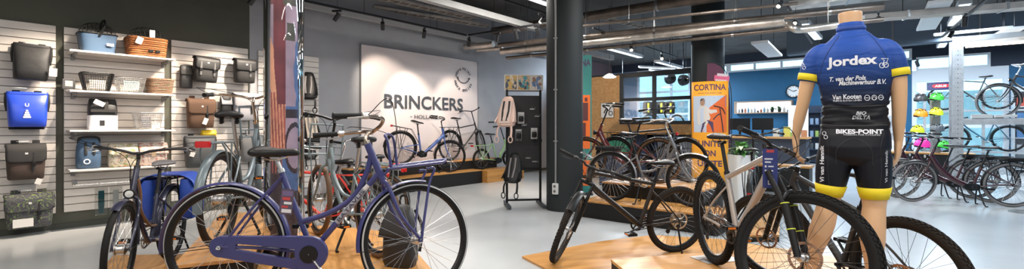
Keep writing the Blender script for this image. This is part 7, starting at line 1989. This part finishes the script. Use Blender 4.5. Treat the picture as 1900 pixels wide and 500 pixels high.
# counter with screens
Yk = 13.2; kx = P(1415, 300, Yk).x
t = thing('service_counter', 'service counter with dark front before the blue wall', 'counter', (kx, Yk, 0), RZ - PI / 2)
MB().box((0, 0, 1.02), (2.3, 0.75, 0.05)).build('top', M_PLYP, t, smooth=0); MB().box((0, 0.02, 0.5), (2.2, 0.65, 0.99)).build('body', mat('counter_dark', (0.03, 0.035, 0.05), 0.5), t, smooth=0)
def on_k(x, y, z): return t.matrix_basis @ V((x, y, z))
bpy.context.view_layer.update(); KM = t.matrix_basis.copy()
for i, (x, lab) in enumerate(((-0.6, 'black computer screen on the left of the service counter'), (0.0, 'black computer screen on the middle of the service counter'))):
    q = thing('computer_screen', lab, 'screen', KM @ V((x, 0, 1.046)), RZ - PI / 2 + 0.2)
    MB().box((0, 0, 0.36), (0.54, 0.03, 0.34)).build('panel', BLACK, q, smooth=0, bevel=0.005); MB().box((0, 0.01, 0.11), (0.06, 0.03, 0.2)).build('neck', BLACK, q, smooth=0); MB().box((0, 0, 0.008), (0.24, 0.18, 0.015)).build('foot', BLACK, q, smooth=0)
for i in range(6):
    rr = random.Random(40 + i); h = 0.12 + rr.random() * 0.25; x = 0.35 + i * 0.13
    o = MB().box((0, 0, h / 2), (0.10, 0.16, h)).build('package', mat('package_%d' % i, ((0.5, 0.5, 0.48), (0.10, 0.28, 0.5), (0.55, 0.5, 0.1), (0.3, 0.45, 0.15), (0.6, 0.6, 0.62), (0.45, 0.2, 0.1))[i], 0.5), None, smooth=0, bevel=0.006)
    o.location = KM @ V((x, 0.05 * (i % 2), 1.046)); o.rotation_euler = (0, 0, RZ)
    tag(o, ('white carton', 'blue carton', 'yellow carton', 'green carton', 'pale grey carton', 'rust carton')[i] + ' standing on the right of the service counter', 'carton', 'cartons on the counter')
# product shelf on the blue wall beside the mannequin
q0 = UW(1497, 260, FAR_U - 0.4)
t = thing('product_shelf', 'dark product shelf with pale packs against the blue wall, left of the mannequin', 'shelf', (q0.x, q0.y, 0), RZ - PI / 2)
mb = MB(); mb.box((0, 0.14, 1.05), (0.9, 0.02, 2.1))
for z in (0.06, 0.5, 0.95, 1.4, 1.85): mb.box((0, 0, z), (0.9, 0.3, 0.025))
for s in (-1, 1): mb.box((s * 0.45, 0, 1.05), (0.025, 0.3, 2.1))
mb.build('carcass', mat('shelf_navy', (0.02, 0.035, 0.07), 0.5), t, smooth=0)
rr = random.Random(9)
PKC = [(0.45, 0.46, 0.20), (0.55, 0.55, 0.55), (0.05, 0.06, 0.07), (0.30, 0.40, 0.10), (0.20, 0.28, 0.40)]
for z in (0.5, 0.95, 1.4):
    for i in range(5):
        k = rr.randrange(5); o = MB().box((0, 0, 0.11), (0.10, 0.12, 0.22)).build('pack', mat('pack_%d' % k, PKC[k], 0.5), None, smooth=0, bevel=0.005)
        o.location = V((q0.x, q0.y, z + 0.014)) + Matrix.Rotation(RZ - PI / 2, 3, 'Z') @ V((-0.32 + i * 0.16, -0.02, 0)); o.rotation_euler = (0, 0, RZ - PI / 2)
        tag(o, 'small upright pack on the dark product shelf left of the mannequin', 'package', 'packs on the dark product shelf')
# white notice board and oak bench
Yn = 16.5
t = thing('display_board', 'white display board with dark jackets beside the mannequin arm', 'board', (P(1481, 300, Yn).x, Yn, 0), RZ - PI / 2 + 0.3)
MB().box((0, 0, 1.1), (0.62, 0.04, 2.0)).build('panel', WHITE, t, smooth=0); mb = MB()
for s in (-1, 1): mb.box((s * 0.25, 0, 0.05), (0.05, 0.4, 0.1))
mb.build('foot', DARKMET, t, smooth=0)
MB().loft([sell(0.26, 0.05, 14, 3, 1.35, 0, -0.06), sell(0.30, 0.08, 14, 3, 1.6, 0, -0.06), sell(0.18, 0.05, 14, 3, 1.85, 0, -0.06)]).build('dark_jacket', BLACK, t)
MB().loft([sell(0.24, 0.05, 14, 3, 0.55, 0.05, -0.06), sell(0.28, 0.08, 14, 3, 0.9, 0.05, -0.06), sell(0.16, 0.05, 14, 3, 1.1, 0.05, -0.06)]).build('dark_jacket', BLACK, t)
def bench(label, c, L, h, rz):
    t = thing('oak_bench', label, 'bench', c, rz)
    MB().box((0, 0, h - 0.02), (L, 0.5, 0.04)).build('top', M_PLY, t, smooth=0); MB().box((0, 0, (h - 0.04) / 2), (L * 0.97, 0.46, h - 0.045)).build('body', M_SIDE, t, smooth=0)
    return t
pb = P(1418, 300, 9.6)
bench('low oak-topped black bench behind the silver bicycle', (pb.x, pb.y, 0), 1.7, 0.55, RZ - PI / 2)
# poster with letters behind the mannequin arm
Yp = 13.4; t = thing('poster_board', 'white poster board with dark letters behind the mannequin right arm', 'poster', (P(1655, 300, Yp).x, Yp, 0), RZ - PI / 2)
zA_ = bz(Yp, 168); MB().box((0, 0, zA_ / 2 + 0.2), (0.60, 0.03, zA_ - 0.4)).build('board', WHITE, t, smooth=0)
mb = MB(); put_text(mb, 'ALPINA', (0.04, -0.018, bz(Yp, 185)), (1, 0, 0), (0, 0, 1), width=0.42, height=0.10, bold=0.03); mb.build('lettering', mat('ink_black', (0.02, 0.02, 0.02), 0.6), t, smooth=0)
photo(t, 0.0, 1.3, 0.5, 0.7, -0.02, ((0.45, 0.46, 0.48), (0.10, 0.10, 0.11), (0.30, 0.32, 0.36), (0.55, 0.55, 0.56)), 31)
mb = MB()
for s in (-1, 1): mb.box((s * 0.26, 0, 0.1), (0.04, 0.04, 0.2)); mb.box((s * 0.26, 0, 0.015), (0.05, 0.4, 0.03))
mb.build('foot', DARKMET, t, smooth=0)
# ---- helmet display
Yh = 11.8; hx = P(1735, 300, Yh).x
t = thing('helmet_stand', 'grey helmet display post with a dark blue sign on a black oak-topped base', 'display stand', (hx, Yh, 0), RZ - PI / 2)
MB().box((-0.15, 0.1, 0.64), (1.75, 0.6, 0.04)).build('base_top', M_PLY, t, smooth=0); MB().box((-0.15, 0.1, 0.31), (1.72, 0.56, 0.62)).build('base', M_SIDE, t, smooth=0)
MB().box((0, -0.02, (0.66 + 2.2) / 2), (0.20, 0.06, 1.54)).build('post', mat('post_grey', (0.26, 0.27, 0.28), 0.45), t, smooth=0)
sg = MB().box((0.10, -0.03, bz(Yh, 160.5)), (0.52, 0.08, 0.20)).build('sign', mat('sign_navy', (0.012, 0.022, 0.10), 0.4), t, smooth=0, bevel=0.004)
mb = MB(); mb.loft([[V((0.10 + p[0], -0.071, bz(Yh, 160.5) + p[1])) for p in sell(0.32, 0.10, 24, 3)], [V((0.10 + p[0], -0.076, bz(Yh, 160.5) + p[1])) for p in sell(0.31, 0.09, 24, 3)]]); mb.build('sign_badge', mat('badge_red', (0.65, 0.02, 0.03), 0.4), sg, smooth=0)
mb = MB(); put_text(mb, 'ABUS', (0.10, -0.078, bz(Yh, 160.5)), (1, 0, 0), (0, 0, 1), width=0.22, height=0.055, bold=0.03); mb.build('lettering', WHITE, sg, smooth=0)
mb = MB()
for py in (183, 212, 243, 272):
    for s in (-1, 1): mb.tube([V((s * 0.08, -0.03, bz(Yh, py))), V((s * 0.24, -0.14, bz(Yh, py)))], 0.010, 6)
mb.build('arm', STEEL, t)
def helmet(label, p, rz, m, s=1.0):
    q = thing('bicycle_helmet', label, 'helmet', p, rz, 'bicycle helmets on the display')
    rings = []
    for i in range(9):
        a = PI / 2 * i / 8; z = 0.165 * math.sin(a); r = math.cos(a)
        rings.append([V((0.135 * s * r * math.cos(b) + 0.002, 0.100 * s * r * math.sin(b), z * s + (0.02 * s * math.cos(2 * b) * r if i < 3 else 0))) for b in [2 * PI * j / 24 for j in range(24)]])
    mb = MB(); mb.loft(rings); sh_ = mb.build('shell', m, q, smooth=60)
    mb = MB()
    for sy in (-0.66, -0.22, 0.22, 0.66):
        for a in (0.55, 1.05, 1.6, 2.15):
            c = V((0.138 * s * math.cos(a) * math.cos(sy), 0.103 * s * math.sin(sy) * (0.4 + 0.6 * math.sin(a)), 0.168 * s * math.sin(a) * math.cos(sy * 0.8)))
            mb.ball(c * 0.94, 0.028 * s, 0.012 * s, 0.012 * s, 8, 5, Matrix.Rotation(-(PI / 2 - a), 3, 'Y'))
    mb.build('vent', BLACK, sh_)
    mb = MB(); mb.ring([(0.128 * s, -0.012), (0.128 * s, 0.010), (0.105 * s, 0.010), (0.105 * s, -0.012)], (0, 0, 0.0), 24, 'Z'); mb.v = [(v[0], v[1] * 0.76, v[2]) for v in mb.v]; mb.build('liner', BLACK, q)
    mb = MB()
    for sy in (-1, 1): mb.tube([V((0.03, sy * 0.085, 0)) * s, V((0.0, sy * 0.05, -0.05)) * s, V((0, 0, -0.07)) * s], 0.004, 5, k=3)
    mb.build('chin_strap', STR, q)
    return q
HM = {'black': mat('helmet_black', (0.03, 0.03, 0.034), 0.3), 'green': mat('helmet_green', (0.05, 0.50, 0.04), 0.3), 'orange': mat('helmet_orange', (0.80, 0.26, 0.02), 0.3), 'yellow': mat('helmet_yellow', (0.66, 0.76, 0.03), 0.3), 'pink': mat('helmet_pink', (0.85, 0.04, 0.32), 0.3), 'grey': mat('helmet_grey', (0.10, 0.11, 0.12), 0.3)}
for (px, py, c, lab, yy, sc) in ((1708, 187, 'black', 'black helmet, upper left on the helmet display', 11.75, 1.15), (1738, 185, 'green', 'green helmet under the dark blue sign', 11.6, 1.15), (1708, 216, 'orange', 'orange helmet, left on the helmet display', 11.75, 1.2), (1737, 213, 'yellow', 'lime yellow helmet on the post of the helmet display', 11.6, 1.15),
                             (1739, 243, 'grey', 'dark grey helmet under the lime yellow one', 11.6, 1.15), (1702, 246, 'yellow', 'lime yellow helmet tilted low on the left of the display', 11.75, 1.15), (1711, 272, 'pink', 'pink helmet lowest on the left of the display', 11.6, 1.35), (1752, 274, 'green', 'bright green helmet beside the pink one', 11.6, 1.1)):
    helmet(lab, P(px, py, yy), RZ - 0.9, HM[c], sc)
# small bicycle parts behind the display: kids bikes row
for i, (px, Y_, lab, c) in enumerate(((1692, 13.2, 'dark bicycle left behind the helmet display', DGREY), (1660, 15.4, 'grey bicycle farther left behind the helmet display', STONE))):
    q = P(px, 300, Y_); bike('display_bicycle', lab, (q.x + 0.75, Y_ - 0.35), (q.x - 0.25, Y_ + 0.1), 0.0, R=0.34, tw=0.045, style='diamond', col=c, detail=0, seg=32, saddle_k='comfort', nsp=20, steer=0.3)
# ---- galvanised rack with a bicycle on it
Yr = 9.6; rx = P(1777, 300, Yr).x; zr0 = bz(Yr, 79)
t = thing('pallet_rack', 'tall galvanised steel rack frame at the right with a shelf', 'rack', (rx, Yr, 0), RZ - PI / 2)
Lr = 2.6
for (x, y) in ((0, 0), (0, 0.75), (Lr, 0), (Lr, 0.75)):
    mb = MB(); mb.box((x, y, zr0 / 2), (0.17, 0.10, zr0)); up_ = mb.build('upright', M_GALV, t, smooth=0, bevel=0.004)
    mb = MB()
    for k in range(30): mb.box((x, y - 0.052, 0.12 + k * (zr0 - 0.2) / 30), (0.010, 0.004, 0.022)); mb.box((x + 0.04, y - 0.052, 0.12 + k * (zr0 - 0.2) / 30), (0.008, 0.004, 0.008)); mb.box((x - 0.04, y - 0.052, 0.12 + k * (zr0 - 0.2) / 30), (0.008, 0.004, 0.008))
    mb.build('slots', DARKMET, up_, smooth=0)
mb = MB()
for y in (0, 0.75): mb.box((Lr / 2, y, zr0 + 0.055), (Lr + 0.17, 0.08, 0.11))
for x in (0, Lr): mb.box((x, 0.375, zr0 - 0.12), (0.05, 0.75, 0.05)); mb.box((x, 0.375, 0.4), (0.05, 0.75, 0.05))
mb.build('top_beam', M_GALV, t, smooth=0, bevel=0.004)
zs = bz(Yr, 224); mb = MB()
for y in (0, 0.75): mb.box((Lr / 2, y, zs - 0.03), (Lr, 0.05, 0.11))
mb.build('shelf_beam', M_GALV, t, smooth=0, bevel=0.004)
MB().box((Lr / 2, 0.375, zs + 0.034), (Lr - 0.1, 0.72, 0.018)).build('shelf_board', mat('shelf_grey', (0.42, 0.43, 0.44), 0.5), t, smooth=0)
MB().box((Lr / 2, 0.40, zr0 - 0.05), (Lr - 0.3, 0.05, 0.05)).build('strip_lamp', WARMT, t, smooth=0)
RM = t.matrix_basis.copy(); bpy.context.view_layer.update(); RM = t.matrix_basis.copy()
def rk_(x, y, z=0): return RM @ V((x, y, z))
fr_, rr_ = rk_(0.62, 0.36), rk_(1.74, 0.36)
bike('city_bicycle', 'dark grey bicycle standing on the shelf of the galvanised rack', (rr_.x, rr_.y), (fr_.x, fr_.y), zs + 0.044, R=0.355, tw=0.04, style='diamond', col=DGREY, steer=0.25, fend=BLACK, saddle_k='comfort', detail=0, seg=48, barm=ALU, tire=GREYRUB, barh=1.05, head=True)
for i, (x, lab) in enumerate(((0.36, 'flat white carton on the rack shelf under the front wheel'), (0.70, 'flat pale carton on the rack shelf, right of the white one'))):
    o = MB().box((0, 0, 0.04), (0.30, 0.2, 0.08 if i == 0 else 0.05)).build('carton', PAPER, None, smooth=0, bevel=0.003); p_ = rk_(x, 0.10, zs + 0.045 - (0 if i == 0 else -0.0)); o.location = p_; o.rotation_euler = (0, 0, RZ - PI / 2); tag(o, lab, 'carton')
# bicycles in the shop window on a two-tier stand
Yw = 13.6
wl, wr = P(1712, 300, Yw), P(1955, 300, 12.0)
dw = (wr - wl); dw.z = 0; rzw = math.atan2(dw.y, dw.x)
t = thing('window_stand', 'two-tier steel bicycle stand before the shop window', 'stand', (wl.x, wl.y, 0), rzw)
Lw = dw.length
for z, nm in ((0.62, 'lower_rail'), (1.78, 'upper_rail')):
    mb = MB()
    for y in (-0.06, 0.06): mb.box((Lw / 2, y, z), (Lw, 0.04, 0.05))
    mb.build(nm, M_GALV, t, smooth=0)
for x in (0.05, Lw * 0.5, Lw - 0.05): MB().box((x, 0.12, 1.2), (0.06, 0.06, 2.4)).build('post', M_GALV, t, smooth=0)
bpy.context.view_layer.update(); WM = t.matrix_basis.copy()
def ws(x): p = WM @ V((x, 0, 0)); return (p.x, p.y)
for (a, b, z, c, lab, st) in ((1.55, 0.45, 1.806, DGREY, 'black bicycle high in the shop window, left of the rack post', 'diamond'), (3.45, 2.38, 1.806, STONE, 'grey bicycle high in the shop window, behind the rack', 'diamond'), (1.75, 0.65, 0.646, mat('teal_frame', (0.02, 0.10, 0.16), 0.35), 'dark teal bicycle low in the shop window', 'diamond'), (3.6, 2.52, 0.646, mat('teal_frame', (0.02, 0.10, 0.16), 0.35), 'dark teal bicycle low in the shop window, behind the rack', 'diamond')):
    bike('display_bicycle', lab, ws(a), ws(b), z, R=0.355, tw=0.045, style=st, col=c, detail=0, seg=40, bar='flat', saddle_k='comfort', fend=BLACK)
# shelf with coloured boxes at the far right
ps = P(1874, 300, 13.4)
t = thing('goods_shelf', 'white goods shelf with coloured packs at the far right', 'shelf', (ps.x + 0.66, ps.y - 0.55, 0), RZ - PI / 2)
mb = MB(); mb.box((0, 0.2, 1.25), (1.6, 0.02, 2.5))
for z in (0.1, 0.55, 1.0, 1.45, 1.9, 2.35): mb.box((0, 0, z), (1.6, 0.4, 0.025))
for s in (-1, 1): mb.box((s * 0.8, 0, 1.25), (0.03, 0.4, 2.5))
mb.build('carcass', mat('shelf_pale', (0.55, 0.58, 0.60), 0.5), t, smooth=0)
GC = [(0.02, 0.30, 0.28), (0.45, 0.48, 0.50), (0.03, 0.03, 0.04), (0.50, 0.08, 0.05), (0.08, 0.20, 0.40), (0.10, 0.40, 0.34)]
rr = random.Random(21)
for z in (0.55, 1.0, 1.45, 1.9):
    for i in range(7):
        k = rr.randrange(6); h = 0.18 + rr.random() * 0.16
        o = MB().box((0, 0, h / 2), (0.17, 0.16, h)).build('pack', mat('goods_%d' % k, GC[k], 0.45), None, smooth=0, bevel=0.006)
        o.location = V((ps.x + 0.66, ps.y - 0.55, z + 0.014)) + Matrix.Rotation(RZ - PI / 2, 3, 'Z') @ V((-0.66 + i * 0.22, -0.06, 0)); o.rotation_euler = (0, 0, RZ - PI / 2)
        tag(o, 'coloured pack on the white goods shelf at the far right', 'package', 'packs on the white goods shelf')
# round base plate on the floor at the right edge
p_ = G(1916, 396); t = thing('round_base', 'round grey steel base plate on the floor at the right edge', 'stand', p_)
MB().ring([(0.26, 0.0), (0.26, 0.008), (0.03, 0.014), (0.03, 0.0)], (0, 0, 0), 48, 'Z').build('plate', STEEL, t); MB().cyl((0, 0, 0.012), (0, 0, 1.6), 0.02).build('pole', STEEL, t)
# accessories on the silver bicycle: blue card
p_ = P(1429, 313, 2.74); 
hang_tag('dark blue product card with red badge hanging on the silver mountain bicycle', p_, (1, -0.25, 0), (0.0, 0, 1), 0.082, 0.235,
         (mat('card_navy', (0.025, 0.035, 0.15), 0.4), [mat('tag_red', (0.45, 0.05, 0.05), 0.4), mat('tag_white', (0.6, 0.6, 0.62), 0.4), mat('card_navy', (0.025, 0.035, 0.15), 0.4)],
          [(0, 0.44, 0.5, 0.07, 0), (-0.1, 0.24, 0.55, 0.035, 1), (-0.15, 0.16, 0.4, 0.035, 1), (-0.3, 0.05, 0.12, 0.05, 1), (0.05, 0.05, 0.35, 0.03, 1), (-0.3, -0.06, 0.12, 0.05, 1), (0.05, -0.06, 0.3, 0.03, 1), (0, -0.36, 0.30, 0.11, 1), (0, -0.36, 0.2, 0.07, 2)]), name='product_card', string=P(1432, 262, 2.76))
# grey floor stand plate under the silver bicycle's rear wheel
p_ = G(1330, 482, 0.222); t = thing('floor_plate', 'thin pale steel plate under the silver bicycle rear wheel', 'plate', (p_.x, p_.y + 0.02, 0.2215), 0.3)
MB().box((0, 0, 0.0015), (0.34, 0.22, 0.003)).build('plate', ALU, t, smooth=0)
# ================================================================== separate pieces become parts of their own
SPLIT = {'hanger_rod', 'suspension_wire', 'pipe_hanger', 'strap', 'price_card', 'saddle_spring', 'top_beam', 'shelf_beam', 'conduit_clip', 'socket_face', 'buckle', 'foot', 'fender_stay', 'fork_band', 'pedal_reflector',
         'flange', 'arm', 'carrier_strut', 'kickstand', 'motor_cover', 'upper_rail', 'lower_rail', 'saddle_rails', 'side_frame', 'hour_mark', 'peg_hook', 'printed_lines', 'foliage_', 'stripe', 'frame_strip', 'emblem_'}
def split_loose(o):
    me = o.data; n = len(me.vertices)
    par = list(range(n))
    def find(i):
        while par[i] != i: par[i] = par[par[i]]; i = par[i]
        return i
    for e in me.edges:
        a, b = find(e.vertices[0]), find(e.vertices[1])
        if a != b: par[a] = b
    comps = {}
    for i in range(n): comps.setdefault(find(i), []).append(i)
    if not 2 <= len(comps) <= 14: return
    sm = me.polygons[0].use_smooth
    first = True
    src = [(tuple(p.vertices), p.material_index) for p in me.polygons]
    co = [v.co.copy() for v in me.vertices]
    base = o.name.split('.')[0]
    for root_, idx in comps.items():
        mp = {v: i for i, v in enumerate(idx)}
        nm = bpy.data.meshes.new(base)
        fs = [(f, m) for f, m in src if f[0] in mp]
        nm.from_pydata([co[i] for i in idx], [], [tuple(mp[v] for v in f) for f, m in fs])
        for m_ in me.materials: nm.materials.append(m_)
        nm.polygons.foreach_set('material_index', [m for f, m in fs]); nm.update()
        if sm: nm.shade_smooth(); nm.set_sharp_from_angle(angle=math.radians(35))
        if first: o.data = nm; first = False
        else:
            c = o.copy(); c.data = nm; COL.objects.link(c)
for o in list(COL.objects):
    if o.type == 'MESH' and o.name.split('.')[0] in SPLIT and not o.children: split_loose(o)
